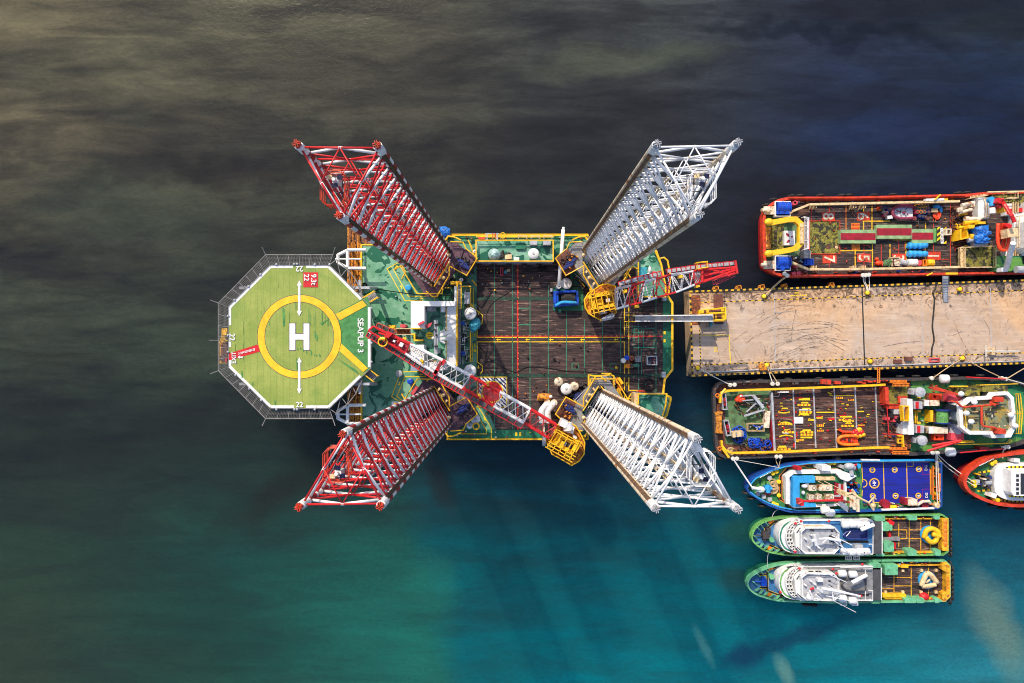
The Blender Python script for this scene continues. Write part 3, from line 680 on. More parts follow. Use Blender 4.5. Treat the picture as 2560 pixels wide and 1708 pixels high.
for k in range(4):
    for y_ in (836.5,841.5): f.flat([(1069+k*2.6,y_-1),(1070.8+k*2.6,y_-1),(1070.8+k*2.6,y_+1.2),(1069+k*2.6,y_+1.2)],11.63)
f.build('small_lettering','dgreen',DH)
f=MB(); f.obox(1011,846,8,5,20,12,12.8); f.build('yellow_box','yel',DH)
f=MB()
for k in range(7): f.obox(1078+R.uniform(-9,14),908+R.uniform(-8,8),R.uniform(4,10),R.uniform(2,5),R.uniform(-20,20),11.5,11.5+R.uniform(.3,1.4))
f.build('timber_stack','tanrope',DH)
# gallery along the east side of the house
g=MB(); g.box(1154,713,1175,909,ZD,7.6); GA=g.build('lower_gallery','green',RIG)
y=MB(); y.strip([(1176,720),(1176,905)],2.6,7.7,8.6); y.strip([(1143.5,770),(1143.5,909)],2,8.6,9.6); y.strip([(1136,716),(1177,716)],2.4,7.7,8.6); y.build('gallery_railing','yel',GA)
g=MB(); g.box(1145.5,768,1152.5,912,ZD,8.4); g.build('grated_walkway','grey',GA)
b=MB()
for yy in (806,811,881,887): b.beam((1152,yy,8.6),(1163,yy,8.6),.2,.2)
b.box(1154,804,1161,810,7.6,8.4); b.box(1154,879,1161,885,7.6,8.4); b.build('blue_rack','blue',GA)
p=MB()
for k in range(26):
    x,yy=R.uniform(1155,1168),R.uniform(800,900); a=R.uniform(2,9); p.tube([(x,yy,8),(x+(a if k%3 else 0),yy+(0 if k%3 else a*2),8)],.07,5)
p.strip([(1152,841),(1161,841),(1161,861),(1152,861)],1.4,8,8.2,True); p.build('pipe_manifold','white',GA)
k=MB()
for _ in range(18): x,yy=R.uniform(1154,1168),R.uniform(798,902); k.box(x,yy,x+R.uniform(2,6),yy+R.uniform(2,8),7.6,7.6+R.uniform(.2,.8))
k.build('manifold_base','black',GA)
g=MB(); g.box(1160.5,730,1174.5,760,7.6,9.2); g.strip([(1164,730),(1164,725),(1174,725)],1,8,8.2); g.build('grey_cabinet','lgrey',GA)
t=MB(); t.box(1144,706,1152,772,9.5,9.7); TW=t.build('stair_tower','grey',RIG)
t=MB(); t.rail([(1143,704),(1153,704),(1153,771),(1143,771)],9.7,1.2,.1,True); t.box(1126,703,1152,711,10,10.3); t.build('cage','yel',TW)
t=MB()
for k in range(16): t.beam((1144,708+k*4,10),(1152,708+k*4,10),.05,.08)
t.tube([(1139,716,11),(1139,765,11)],.2,8); t.build('tread','white',TW)
# bow and forward houses
def house(pts,zr,mt,name,lab=None):
    b=MB(); b.prism(pts,ZD,zr); H_=b.build(name,'lgrey',RIG); g=MB(); g.prism(inset(pts,1),zr,zr+.06); g.build('roof_deck',mt,H_)
    y=MB(); y.strip(pts,3,zr+.9,zr+1.12,True); y.rail(pts,zr,1.1,.06,True); y.build('roof_railing','yel',H_); return H_
UH=house([(1190,601),(1383,601),(1383,653),(1190,653)],9.2,'roofgreen','store_house')
b=MB(); b.box(1289,606,1314,623,9.26,9.7,3); b.build('green_hatch','dgreen',UH)
b=MB(); b.box(1325,602,1343,612,9.26,10.6); b.box(1358,602,1377,612,9.26,10.6); b.build('ventilator_box','lgrey',UH)
b=MB(); b.tube([(1285,649,9.7),(1298,649,9.7)],.35,10); b.build('raft_canister','white',UH)
b=MB(); b.strip([(1190,656),(1383,656)],3,8.4,8.6); 
for k in range(5): x=1204+k*38; b.strip([(x,655),(x+22,655),(x+22,660),(x,660)],1.5,7.6,7.8)
for k in range(3): x=1296+k*32; b.strip([(x,597),(x,590),(x+20,590),(x+20,597)],1.5,8.4,8.6)
for x in (1215,1218,1242,1244): b.strip([(x,584),(x,602)],1.6,8.4,8.6)
b.strip([(1213,584),(1248,584)],2,8.4,8.6); b.build('pipe_rail','lgrey',UH)
b=MB(); b.strip([(1232,583),(1232,598)],2.2,8.5,8.8); b.strip([(1238,583),(1238,594)],3,8.5,8.8); b.box(1196,593,1212,598,7.4,8.6); b.build('fire_station','redrust',UH)
b=MB(); b.torus(1257,589,8.6,.45,.07); b.build('ladder_hoop','yel',UH)
BH=house([(1596,985),(1667,985),(1664,1015),(1650,1062),(1596,1062)],9.0,'roofgreen','bow_house')
b=MB(); b.box(1586,984,1595,1062,ZD,9.3); b.build('side_locker','cream',BH); b=MB(); b.strip([(1591,978),(1612,978),(1612,983)],2,8.8,9); b.box(1596,976,1608,981,8,8.8); b.build('fire_station','redrust',BH)
TH=house([(1596,615),(1634,618),(1652,660),(1664,712),(1664,742),(1596,742)],8.6,'roofgreen','bow_house')
b=MB(); b.obox(1636,683,9,8,10,8.7,9.3); b.obox(1640,688,8,7,30,8.7,9.4); b.build('pink_cover','pink',TH); b=MB(); b.ell(1624,675,9.2,.25,.6,.5); b.ell(1623,686,9.1,.35,.3,.3); b.build('white_vent','white',TH); b=MB(); b.torus(1632,645,8.75,.6,.07); b.build('hatch_ring','dgreen',TH)
b=MB(); b.box(1598,668,1618,696,8.66,8.72); b.build('painted_patch','tarpteal',TH)
# mushroom vents and tanks
def vent(x,y,r,z,k='white',rust=0):
    v=MB(); rr=r*S(z); v.lathe(x,y,[(rr*.6,ZD),(rr*.6,z-.5),(rr*.97,z-.45),(rr,z-.25),(rr*.9,z-.05),(rr*.25,z)],24)
    o=v.build('mushroom_vent',k,RIG,True); v=MB(); v.torus(x,y,z-.0,rr*.22,.035,14,5); v.lathe(x,y,[(rr*.08,z),(rr*.08,z+.12)],8); v.build('lifting_ring','grey',o)
for a in ((1175.5,784,15.5,10.2),(1175,927,15.5,10.2),(1334,634,14,10.6),(1416,670,13,8),(1416,709,14,8.2),(1397,955,11.5,8),(1436,966,11.5,8),(1416,973,14.5,9),(1416,1009,13,7.8),(1188,1048,12.5,8),(1174,1064,8.5,7.6),(1154,999,12.5,7.6),(1155,979,7.5,8),(1187,628.5,5,9.5),(1153,699,5,9)): vent(*a,k='white' if a[0] not in (1397,1436) else 'rustwhite')
v=MB()
for x,y in ((1190,1066),(1433,668),(1437,1011),(1176,770)): v.torus(x,y,8,.5,.13)
v.build('yellow_vent_ring','yel',RIG)
# small fittings over the working decks
for (x0,y0,x1,y1),n,cs,zz,nm in (((1200,665,1380,735),26,['clutter','dgrey','rustplate','lgrey','yel'],ZD+.12,'deck_fitting'),((1200,950,1400,1070),30,['clutter','dgrey','rustplate','oran','lgrey'],ZD+.12,'deck_fitting'),((1300,860,1560,935),16,['rustplate','dgrey','clutter'],ZD+.12,'deck_fitting'),((1560,745,1655,980),22,['dgrey','linegreen','clutter','lgrey'],ZD+.12,'deck_fitting'),((912,740,1020,940),22,['dgreen','clutter','lgrey','yel'],ZD+.01,'green_deck_fitting'),((1160,715,1176,905),24,['white','blue','yel','clutter'],7.6,'gallery_fitting'),((1150,588,1460,598),26,['white','red','lgrey','yel','clutter'],ZD+.03,'rail_fitting'),((1130,1078,1460,1096),24,['white','red','lgrey','yel','clutter'],ZD+.03,'rail_fitting')):
    b=MB()
    for k in range(n): b.c(R.randrange(len(cs))); b.obox(R.uniform(x0,x1),R.uniform(y0,y1),R.uniform(1.5,5),R.uniform(1.5,3.5),R.choice((0,0,90,30)),zz,zz+R.uniform(.15,.7))
    b.build(nm,cs,RIG)
# S-shaped exhaust pipes
e=MB()
for x in (1356,1372): e.tube(spl([(x+12,1008,8.2),(x+9,1013,8.6),(x-1,1025,8.6),(x-3,1034,8.6),(x-1,1047,8.4),(x-1,1056,8.2)],4),.52,12)
e.build('exhaust_pipe','legwhite',RIG,True)
e=MB()
for x in (1368,1385): e.lathe(x,1007,[(.5,8.1),(.56,8.7)],14)
e.box(1358,1056,1362,1092,ZD,8); e.box(1357,1092,1364,1110,6.5,7); e.build('pipe_flange','rustwhite',RIG)
e=MB(); e.tube([(1408,574,9.5),(1403,640,9.4),(1397,715,9.2)],.3,12); e.tube([(1409,568,9.5),(1408,576,9.5)],.2,10); W_=e.build('white_davit_boom','white',RIG,True)
e=MB(); e.lathe(1397,716,[(.35,ZD),(.4,9.3)],12); e.lathe(1408,590,[(.2,ZD),(.2,9.3)],8); e.build('boom_rest','lgrey',W_)
# deck pipework, bollards and hatches on the green deck
p=MB()
for k in range(36):
    x=R.uniform(1120,1190); yy=R.choice((R.uniform(655,720),R.uniform(1000,1075)))
    p.obox(x,yy,R.uniform(3,11),R.uniform(2,6),R.choice((0,0,31,-31)),ZD+.01,ZD+R.uniform(.3,1.6))
p.build('deck_machinery','clutter',RIG)
p=MB()
for pts in ([(1100,700),(1108,720),(1128,720)],[(1106,680),(1120,690)],[(1180,700),(1192,715)],[(1440,690),(1462,718)],[(1446,684),(1470,712)],[(1170,560+40),(1180,620)],[(1175,610),(1186,640)],[(1104,962),(1112,975),(1135,980)],[(1110,985),(1122,1003)],[(1140,955),(1160,958)]): p.tube([(x,y,ZD+.8) for x,y in pts],.12)
p.build('yellow_pipe','yel',RIG)
p=MB(); p.box(1430,1000,1462,1045,ZD,ZD+.3); p.box(1425,660,1470,715,ZD,ZD+.3); p.build('green_base','dgreen',RIG)
p=MB(); p.lathe(1448,993,[(.8,ZD),(.8,8)],18); p.lathe(1437,992,[(.4,ZD),(.4,7.2)],14); p.build('navy_tank','navyline',RIG)
p=MB(); p.box(1656,930,1665,944,ZD,7.2); p.box(1657,742,1666,752,ZD,7.2); p.build('electric_cabinet','lgrey',RIG)
p=MB(); p.strip([(1472,937),(1472,984)],3,8.5,9.4); p.strip([(1535,940),(1535,985)],3,8.5,9.4); p.strip([(1472,938),(1486,940),(1504,940),(1524,937),(1535,940)],3.4,8.5,9.4); p.strip([(1504,934),(1527,934),(1527,940)],2.6,9,9.4); p.build('yellow_guard','yel',RIG)
p=MB()
for k in range(22): p.obox(R.uniform(1478,1530),R.uniform(942,955),R.uniform(2,7),R.uniform(2,5),R.uniform(-30,30),ZD,ZD+R.uniform(.4,2))
p.build('winch_gear','grey',RIG)
p=MB()
for a,b_ in (((1438,1000),(1488,948)),((1442,1004),(1490,952)),((1434,996),(1440,1010))): p.tube([a+(8.5,),b_+(8.5,)],.06)
for a,b_ in (((1440,678),(1470,704)),((1437,684),(1466,710))): p.tube([a+(8.5,),b_+(8.5,)],.06)
p.build('handrail_pipe','lgrey',RIG)
# ----------------------------------------------------------------- cranes
def boom(par,U,Lw,zs,dep,mats,cols,rch=.16,rbr=.08,bay=2.3):
    """lattice boom: U/Lw pixel points of the two upper edge chords, zs heights, cols colour index per segment"""
    B=MB(); n=len(U)
    for i in range(n-1):
        a0,a1=P(*U[i],zs[i]),P(*U[i+1],zs[i+1]); b0,b1=P(*Lw[i],zs[i]),P(*Lw[i+1],zs[i+1])
        c0,c1=a0-Vector((0,0,dep[i])),a1-Vector((0,0,dep[i+1])); d0,d1=b0-Vector((0,0,dep[i])),b1-Vector((0,0,dep[i+1]))
        B.c(cols[i])
        for p,q in ((a0,a1),(b0,b1)): B.tubew([p,q],rch*1.25,8)
        for p,q in ((c0,c1),(d0,d1)): B.tubew([p,q],rch,7)
        k=max(1,round((a1-a0).length/bay))
        for j in range(k):
            t0,t1,tm=j/k,(j+1)/k,(j+.5)/k
            A0,A1,Am=a0.lerp(a1,t0),a0.lerp(a1,t1),a0.lerp(a1,tm); B0,B1,Bm=b0.lerp(b1,t0),b0.lerp(b1,t1),b0.lerp(b1,tm)
            C0,C1,Cm=c0.lerp(c1,t0),c0.lerp(c1,t1),c0.lerp(c1,tm); D0,D1,Dm=d0.lerp(d1,t0),d0.lerp(d1,t1),d0.lerp(d1,tm)
            for p,q in ((A0,Bm),(Bm,A1),(D0,Cm),(Cm,D1),(A0,Cm),(Cm,A1),(B0,Dm),(Dm,B1)): B.tubew([p,q],rbr,5)
            if j==0: 
                for p,q in ((A0,B0),(C0,D0),(A0,C0),(B0,D0)): B.tubew([p,q],rbr*1.2,5)
    return B.build('boom',mats,par)
def walkway(par,edge,z,side,w,mt,name='boom_walkway',deck='dgrey'):
    a=MB(); off=[]
    d=Vector(edge[-1])-Vector(edge[0]); d.normalize(); nn=Vector((-d.y,d.x))*side
    mid=[(x+nn.x*w*.55,y+nn.y*w*.55) for x,y in edge]; out=[(x+nn.x*w,y+nn.y*w) for x,y in edge]
    a.c(0); a.strip(mid,w*.8,z-.1,z)
    a.c(1); a.strip(out,2.0,z+.85,z+1.0); a.rail(out,z,1.0,.06)
    L=(Vector(edge[-1])-Vector(edge[0])).length
    k=int(L/13)
    for j in range(k+1):
        t=j/k*(len(edge)-1); i=min(int(t),len(edge)-2); f=t-i
        p=[edge[i][q]+(edge[i+1][q]-edge[i][q])*f for q in (0,1)]; o=[out[i][q]+(out[i+1][q]-out[i][q])*f for q in (0,1)]
        a.beam((p[0],p[1],z+.05),(o[0],o[1],z+.05),.12,.12)
    return a.build(name,[deck,mt],par)
def crane(ped,cabpoly,z0,z1,lab):
    c=MB(); c.lathe(*ped,[(1.5,.9),(1.5,z0-.6),(2.0,z0-.2)],24); 
    CR=c.build('crane','yel',RIG)
    c=MB().c(0); c.prism(cabpoly,z0-.2,z0); TT=c.build('slewing_platform','orarust',CR)
    c=MB(); c.strip(cabpoly,3,z0+.9,z0+1.12,True); c.rail(cabpoly,z0,1.1,.09,True,1.2); c.strip(cabpoly,2.4,z0-.15,z0+.12,True); c.build('platform_railing','yel',CR)
    return CR
# lower crane, long boom laid over the deckhouse
cp=[(1365,1100),(1380,1136),(1411,1153),(1429,1164),(1448,1153),(1460,1136),(1462,1107),(1452,1086),(1440,1066),(1424,1056),(1412,1064),(1392,1062),(1386,1082)]
C1=crane((1416,1108),cp,15.5,20,'')
def orient(cx,cy,an): 
    ca,sa=math.cos(math.radians(an)),math.sin(math.radians(an)); return lambda u,v:(cx+u*ca-v*sa,cy+u*sa+v*ca)
o=orient(1410,1105,30)
b=MB()
for u0,u1,v0,v1,h_ in ((-14,40,-12,-4,2.6),(-20,34,8,18,2.8),(26,40,-20,8,3.2),(-20,-6,-12,18,2.2),(-2,12,-4,8,1.2),(-30,-20,16,30,1.8),(20,30,20,30,1.5)): b.prism([o(u0,v0),o(u1,v0),o(u1,v1),o(u0,v1)],15.5,15.5+h_)
b.build('machinery_house','yel',C1)
b=MB()
for v in (-18,-12,18,26,34): b.strip([o(-34,v),o(44,v)],2,18.6,18.9)
for u in (-30,-14,2,18,34): b.strip([o(u,-20),o(u,34)],1.8,18.6,18.9)
b.build('a_frame','yel',C1)
b=MB().c(0); b.tube([o(-4,-1)+(17.6,),o(-4,9)+(17.6,)],.75,14); b.c(1); b.prism([o(10,-2),o(22,-2),o(22,6),o(10,6)],15.5,18.2); b.c(2); b.prism([o(2,-1),o(8,-1),o(8,3),o(2,3)],15.5,18.6); b.prism([o(2,4),o(8,4),o(8,7),o(2,7)],15.5,18.6); b.c(3)
for k in range(5): b.prism([o(36,-6+k*3),o(50,-6+k*3),o(50,-5+k*3),o(36,-5+k*3)],17,17.6)
for k in range(14): u,v=R.uniform(-34,30),R.uniform(20,36); b.prism([o(u,v),o(u+R.uniform(2,6),v),o(u+4,v+R.uniform(2,5)),o(u,v+3)],15.5,15.5+R.uniform(.4,1.4))
b.build('winch_drum',['heliyel','clutter','lgrey','dred'],C1)
b=MB(); b.obox(1410,1060,18,17,25,15.5,18.4); b.tube([(1418,1058,17.6),(1421,1076,17.6)],.75,14); b.tube([(1427,1066,17),(1424,1082,17)],.6,14); b.obox(1431,1071,10,9,25,15.5,17.8); b.obox(1438,1094,9,5,30,15.5,18); b.build('engine_house','legwhite',C1)
b=MB(); b.box(1357,1085,1364,1108,14,17.5); b.tube([(1360,1100,17),(1360,1112,16)],.3,10); b.build('operator_cab','lgrey',C1)
U=[(1392,1064),(1326,1024),(1249,981),(1175,940.5),(1110,904),(1025,861),(1000,849),(972,835)]
Lw=[(1372,1096),(1309,1058),(1233,1016),(1155,971),(1088,933),(1013,884),(985,866),(958,848)]
zz=[19,19.3,19.7,20.1,20.4,20.8,21,21.1]
BM=boom(C1,U,Lw,zz,[2.4]*7+[1.6],['red','legwhite'],[0,1,0,1,1,0,0])
t=MB(); t.prism([(972,835),(958,848),(985,866),(1013,884),(1025,861),(1000,849)],20.6,20.9); t.prism([(1092,898),(1112,908),(1092,934),(1084,928)],20.2,20.35) if 0 else None
t.build('boom_tip_plate','dred',BM)
t=MB()
for p,q in (((1103,905),(1088,935)),((1112,900),(1105,912)),((1092,926),(1085,938))): t.beam(p+(20.6,),q+(20.6,),.5,.4)
for p,q in (((934,816),(975,836)),((921,827),(960,850)),((934,816),(921,827)),((940,820),(990,846)),((946,832),(972,840))): t.tube([p+(21.3,),q+(21.2,)],.16,8)
t.prism([(968,828),(982,834),(970,846),(960,842)],20.9,22); t.build('boom_head','red',BM)
walkway(BM,[(1309,1061),(1155,974),(1088,936),(985,869),(921,830)],20.2,-1,13,'red')
walkway(BM,[(985,836),(940,818)],20.6,-1,-11,'redrust')
t=MB().c(0); t.torus(957,855,20.6,.65,.1); t.torus(957,855,21.3,.65,.1); t.tube([(951,850,20.6),(951,850,21.6)],.1); t.tube([(963,848,21.6),(950,846,21.6)],.25); 
for x,y in ((1217,957),(1198,988),(1054,902)): t.obox(x,y,8,5,30,20.4,21.2); t.obox(x+3,y+5,4,7,10,20.4,21)
t.build('hoop_guard','yel',BM)
t=MB()
for k in range(5):
    f=.2+k*.15; t.tube([(1385-(1385-1030)*1.0,1080-(1080-872)*1.0+(f-.5)*22,21.6),(1385,1080+(f-.5)*26,20)],.035,4)
t.build('hoist_cable','dgrey',BM)
t=MB(); t.obox(1003,862,9,10,30,21,21.5); t.obox(985,853,6,5,30,21,21.5); t.build('sheave_guard','white',BM)
# upper crane
cp=[(1461,750),(1471,733),(1486,724),(1500,714),(1520,710),(1538,716),(1540,782),(1520,798),(1503,801),(1485,792),(1472,784),(1464,770)]
C2=crane((1497,756),cp,14.5,19,'')
o=orient(1500,755,-12)
b=MB()
for u0,u1,v0,v1,h_ in ((-10,34,-20,-14,2.6),(-10,34,10,18,2.6),(-22,-12,-14,12,3),(4,10,-14,10,1.8),(-26,-18,-22,-14,1.5),(14,34,-12,-8,1.6),(14,34,4,8,1.6)): b.prism([o(u0,v0),o(u1,v0),o(u1,v1),o(u0,v1)],14.5,14.5+h_)
b.build('machinery_house','yel',C2)
b=MB()
for v in (-22,-14,14,24): b.strip([o(-24,v),o(38,v)],2,17.6,17.9)
for u in (-20,-8,6,20,34): b.strip([o(u,-24),o(u,28)],1.8,17.6,17.9)
for p,q in (((1461,750),(1486,724)),((1472,784),(1486,760)),((1486,724),(1486,792))): b.strip([p,q],1.6,17.4,17.6)
b.build('a_frame','yel',C2)
b=MB().c(0); b.tube([o(-2,-8)+(16.4,),o(-2,8)+(16.4,)],.7,14); b.c(1); b.prism([o(16,-5),o(25,-5),o(25,4),o(16,4)],14.5,17.4); b.c(2)
for k in range(18): u,v=R.uniform(-26,30),R.uniform(-24,34); b.prism([o(u,v),o(u+R.uniform(2,6),v),o(u+4,v+R.uniform(2,5)),o(u,v+3)],14.5,14.5+R.uniform(.4,1.4))
b.build('winch_drum',['heliyel','legwhite','clutter'],C2)
b=MB(); b.prism([(1505,795),(1532,782),(1537,788),(1530,798),(1506,803)],13,16.5); b.prism([(1503,776),(1516,774),(1517,783),(1504,786)],14.5,17); b.build('operator_cab','lgrey',C2)
b=MB(); b.annul(1514,733,4,6,17.5,20); b.annul(1530,775,4,6,17.5,20); b.build('cable_sheave','orarust',C2)
U=[(1543,720),(1578,714),(1612,704),(1640,697),(1677,687),(1733,678),(1756,675)]
Lw=[(1543,772),(1572,764),(1604,756),(1642,744),(1690,731),(1737,712),(1756,706)]
zz=[18,18.2,18.4,18.6,18.9,19.2,19.4]
BM=boom(C2,U,Lw,zz,[2.2]*7,['red','legwhite'],[1,0,1,0,1,0],.14,.08,1.7)
t=MB()
for p,q in (((1756,675),(1838,669)),((1756,706),(1838,676)),((1775,672),(1825,690)),((1760,690),(1838,672)),((1838,652),(1843,684)),((1756,675),(1756,706)),((1770,700),(1838,684))): t.tube([p+(19.5,),q+(19.8,)],.2,8)
t.prism([(1754,672),(1776,668),(1780,696),(1756,708)],18.6,19.3); t.build('boom_head','red',BM)
t=MB()
for p,q in (((1782,712),(1840,684)),((1780,704),(1836,678)),((1790,712),(1838,690))): t.tube([p+(19,),q+(19,)],.07)
for k in range(11): t.beam((1784+k*5.2,711-k*2.6,19),(1781+k*5.4,703-k*2.4,19),.12,.08)
t.build('tip_ladder','pink',BM)
walkway(BM,[(1548,717),(1612,700),(1655,690)],18.5,1,-12,'red',deck='lgrey')
walkway(BM,[(1668,684),(1745,673),(1838,664)],18.9,1,-11,'red',deck='lgrey')
t=MB()
t.rail([(1742,657),(1769,654),(1770,668),(1745,672)],19.4,1.2,.1,True)
for x,y in ((1702,692),(1745,715),(1563,728),(1593,766)): t.obox(x,y,9,7,-12,18.2,19.3)
t.build('hoop_guard','yel',BM)
t=MB()
for k in range(4): t.tube([(1545,732+k*9,18.8),(1752,684+k*4,20)],.04,4)
t.build('hoist_cable','dgrey',BM)
t=MB(); t.prism([(1735,681),(1754,677),(1756,704),(1739,709)],18.2,18.4); t.build('boom_plate','legwhite',BM)
# ----------------------------------------------------------------- loose things on the platform
def skid():
    t=thing('deck_winch','big bright blue deck winch on a green base beside the white vent','winch',1416,748,ZD)
    b=MB(); b.box(1383,718,1458,777,ZD+.12,ZD+.2); b.build('base_plate','dgreen',t)
    b=MB(); b.strip([(1388,732),(1443,730),(1445,760),(1388,764)],4.5,ZD+.2,7.6,True); b.box(1384,728,1396,757,ZD+.2,7.4); b.strip([(1386,765),(1446,758)],6,ZD+.2,7.9); b.strip([(1392,730),(1440,728)],5,7,7.9); b.box(1436,738,1447,752,ZD+.2,7.3)
    for k in range(7): b.box(1394+k*6,726+R.uniform(-2,2),1398+k*6,731,7.4,8.2)
    b.build('winch_frame','blue',t)
    b=MB(); b.tube([(1402,747,7.2),(1436,746,7.2)],.95,18); b.build('drum','black',t)
    b=MB(); b.tube(spl([(1390,764,8),(1405,756,8.3),(1425,756,8.3),(1440,757,8)],4),.25,8); b.build('gear_cover','lblue',t)
    b=MB(); b.box(1396,773,1403,781,ZD+.2,7); b.build('motor','linegreen',t)
skid()
def drum(x,y,z,k,label,r=.36,group=None,ring='grey'):
    t=thing('oil_drum',label,'drum',x,y,z,group); b=MB(); b.lathe(x,y,[(r,z),(r,z+.28),(r*1.05,z+.3),(r,z+.32),(r,z+.6),(r*1.05,z+.62),(r,z+.64),(r,z+.88),(r*.95,z+.9)],16); b.build('barrel',k,t)
    b=MB(); b.lathe(x+r/S(z)*.45,y,[(.06,z+.9),(.06,z+.93)],8); b.lathe(x,y,[(r*.86,z+.885),(r*.86,z+.91)],14); b.build('lid',ring,t); return t
zt=ZD+.12; gd='drums clustered on the timber cargo deck'
drum(1559.5,902,zt,'white','white plastic drum at the left of the drum cluster on the timber deck',.42,gd,'white')
drum(1567.5,895,zt,'blue','bright blue drum at the top of the drum cluster on the timber deck',.42,gd,'blue')
drum(1579.5,896,zt,'oran','plain orange drum between the blue drum and the dark grey crate',.38,gd,'brown')
drum(1569,906,zt,'brown','rusty brown drum in the middle of the drum cluster',.42,gd,'rustplate')
drum(1570,915,zt,'yel','yellow-orange drum at the lower left of the drum cluster',.4,gd,'oran')
drum(1579,915,zt,'orarust','orange-rimmed drum with a dark lid beside the green tank',.38,gd,'clutter')
b=MB(); b.prism([(1585,910),(1597,910),(1599,914),(1597,918),(1585,918),(1583,914)],zt,zt+1); b.lathe(1588,914,[(.12,zt+1),(.12,zt+1.06)],8); b.lathe(1594,914,[(.12,zt+1),(.12,zt+1.06)],8)
solo(b,'plastic_tank','small sea-green plastic tank with two caps at the end of the drum cluster','tank','linegreen',1591,914,zt)
b=MB(); b.obox(1595,898,15,14,-8,zt,zt+1.1); b.strip([(1589,893),(1601,891),(1602,904),(1590,905)],1.5,zt+1.1,zt+1.2,True); solo(b,'deck_crate','dark grey square crate right of the orange drum on the timber deck','crate','grey',1595,898,zt)
t=thing('open_basket','open white-framed cargo basket full of red and white gear near the bow','basket',1630,901,zt)
b=MB(); b.strip([(1619,892),(1642,891),(1642,912),(1619,912)],2.4,zt,zt+1.1,True); b.box(1619,892,1642,912,zt,zt+.1); b.build('basket_frame','lgrey',t)
b=MB().c(0)
for k in range(16): b.c(k%4); b.obox(R.uniform(1623,1638),R.uniform(895,909),R.uniform(2,7),R.uniform(1.5,4),R.uniform(0,180),zt+.1,zt+R.uniform(.3,.9))
b.build('gear_bundle',['clutter','white','dred','navy'],t)
b=MB(); b.lathe(1541.5,919,[(.2,zt),(.05,zt+.6)],8); b.obox(1541.5,920,5,4,0,zt,zt+.1); solo(b,'traffic_cone','small yellow cone standing alone on the timber deck','cone','lyel',1541,919,zt)
b=MB()
for k in range(4): b.torus(1622.5+R.uniform(-1,1),960+R.uniform(-1,1),zt+.1+k*.09,.80+k*.04+R.uniform(-.03,.03),.1,28)
solo(b,'hose_coil','black hose coiled in a ring near the bow house with the patched green roof','hose','black',1622,960,zt)
b=MB()
for k in range(7): b.torus(1358+R.uniform(-10,10),672+R.uniform(-5,5),zt+.06+k*.03,R.uniform(.3,.7),.045,20,5)
solo(b,'rope_coil','thin black rope heaped in loops at the top edge of the timber deck','rope','black',1358,672,zt)
b=MB(); b.tube(spl([(1283,722,zt+.06),(1262,737,zt+.06),(1238,752,zt+.06),(1222,770,zt+.06),(1216,790,zt+.06),(1218,806,zt+.06),(1208,820,zt+.06),(1197,829,zt+.06)],6),.07,5)
solo(b,'deck_cable','thin black cable curving from the vertical red ruler line to the timber deck edge','cable','black',1240,760,zt)
b=MB(); b.tube(spl([(1195,861,zt+.06),(1210,880,zt+.06),(1228,900,zt+.06),(1252,915,zt+.06),(1282,929,zt+.06),(1297,929,zt+.06),(1310,920,zt+.06),(1330,917,zt+.06),(1370,920,zt+.06),(1420,928,zt+.06),(1470,930,zt+.06),(1540,935,zt+.06),(1600,937,zt+.06),(1655,946,zt+.06)],6),.07,5)
solo(b,'deck_cable','long black cable snaking across the lower half of the timber deck','cable','black',1400,925,zt)
b=MB(); b.tube(spl([(912,718,ZD+.06),(940,722,ZD+.06),(1000,731,ZD+.06),(1060,738,ZD+.06),(1130,739,ZD+.06)],5),.05,5)
solo(b,'deck_cable','thin dark cable lying along the green deck between helideck and white deckhouse','cable','black',1000,730,ZD)
b=MB()
for k in range(4): b.torus(911,714,ZD+.06+k*.07,.3+k*.05,.05,18,5)
solo(b,'hose_coil','small black hose coil on green deck beside the upper helideck stair','hose','black',911,714,ZD)
t=thing('skid_tank','rusty orange skid tank with a white ball on its end','skid tank',1362,993,zt)
b=MB(); b.tube([(1345,993,zt+.8),(1376,993,zt+.8)],.62,14); b.box(1343,987,1378,1000,zt,zt+.3); b.build('tank_body','orarust',t); b=MB(); b.ell(1377,992,zt+1.4,.3,.3,.3); b.build('white_ball','white',t)
t=thing('knuckle_loader','folded yellow-orange loader crane beside the yellow guard frame','loader',1549,968,zt)
b=MB()
for p in ([(1538,955),(1546,948),(1554,962),(1550,966)],[(1542,965),(1553,960),(1560,972),(1550,978)],[(1540,978),(1548,972),(1556,992),(1560,1000),(1553,1002)],[(1540,948),(1545,943),(1556,957),(1552,960)]): b.prism(p,zt+.3,zt+R.uniform(1,1.8))
b.build('loader_body','oran',t)
b=MB(); b.tube([(1546,945,zt+2),(1556,960,zt+2.1)],.28,10); b.tube([(1543,972,zt+1.9),(1553,996,zt+1.8)],.35,10); b.build('folded_arm','heliyel',t); b=MB(); b.box(1538,944,1540,962,zt,zt+1); b.build('white_post','white',t)
t=thing('tarp_bundle','pale teal tarpaulin tied over a round heap on the store house roof','tarpaulin',1236,637,9.26)
b=MB(); b.ell(1236,637,9.2,1.08,1.05,1.5,22,8,0,.06,True); b.build('cover','tarpwhite',t,True); b=MB(); b.torus(1236,637,9.4,1.05,.05); b.build('tie_rope','black',t)
t=thing('gear_pile','heap of black net and striped canvas beside the pale tarpaulin on the roof','gear pile',1268,638,9.26)
b=MB()
for k in range(9): b.ell(1262+R.uniform(-10,16),636+R.uniform(-10,8),9.3,R.uniform(.2,.5),R.uniform(.15,.4),.5,8,5,R.uniform(0,90),.25)
b.build('black_net','clutter',t); b=MB(); b.obox(1271,642,17,11,-6,9.3,10.1); b.build('striped_canvas','cream',t)
b=MB(); b.prism([(1176,800),(1196,795),(1201,806),(1197,820),(1178,832),(1172,816)],ZD,8.9); b.ell(1186,812,8.9,.85,1.0,.55,14,5,0,.12,True)
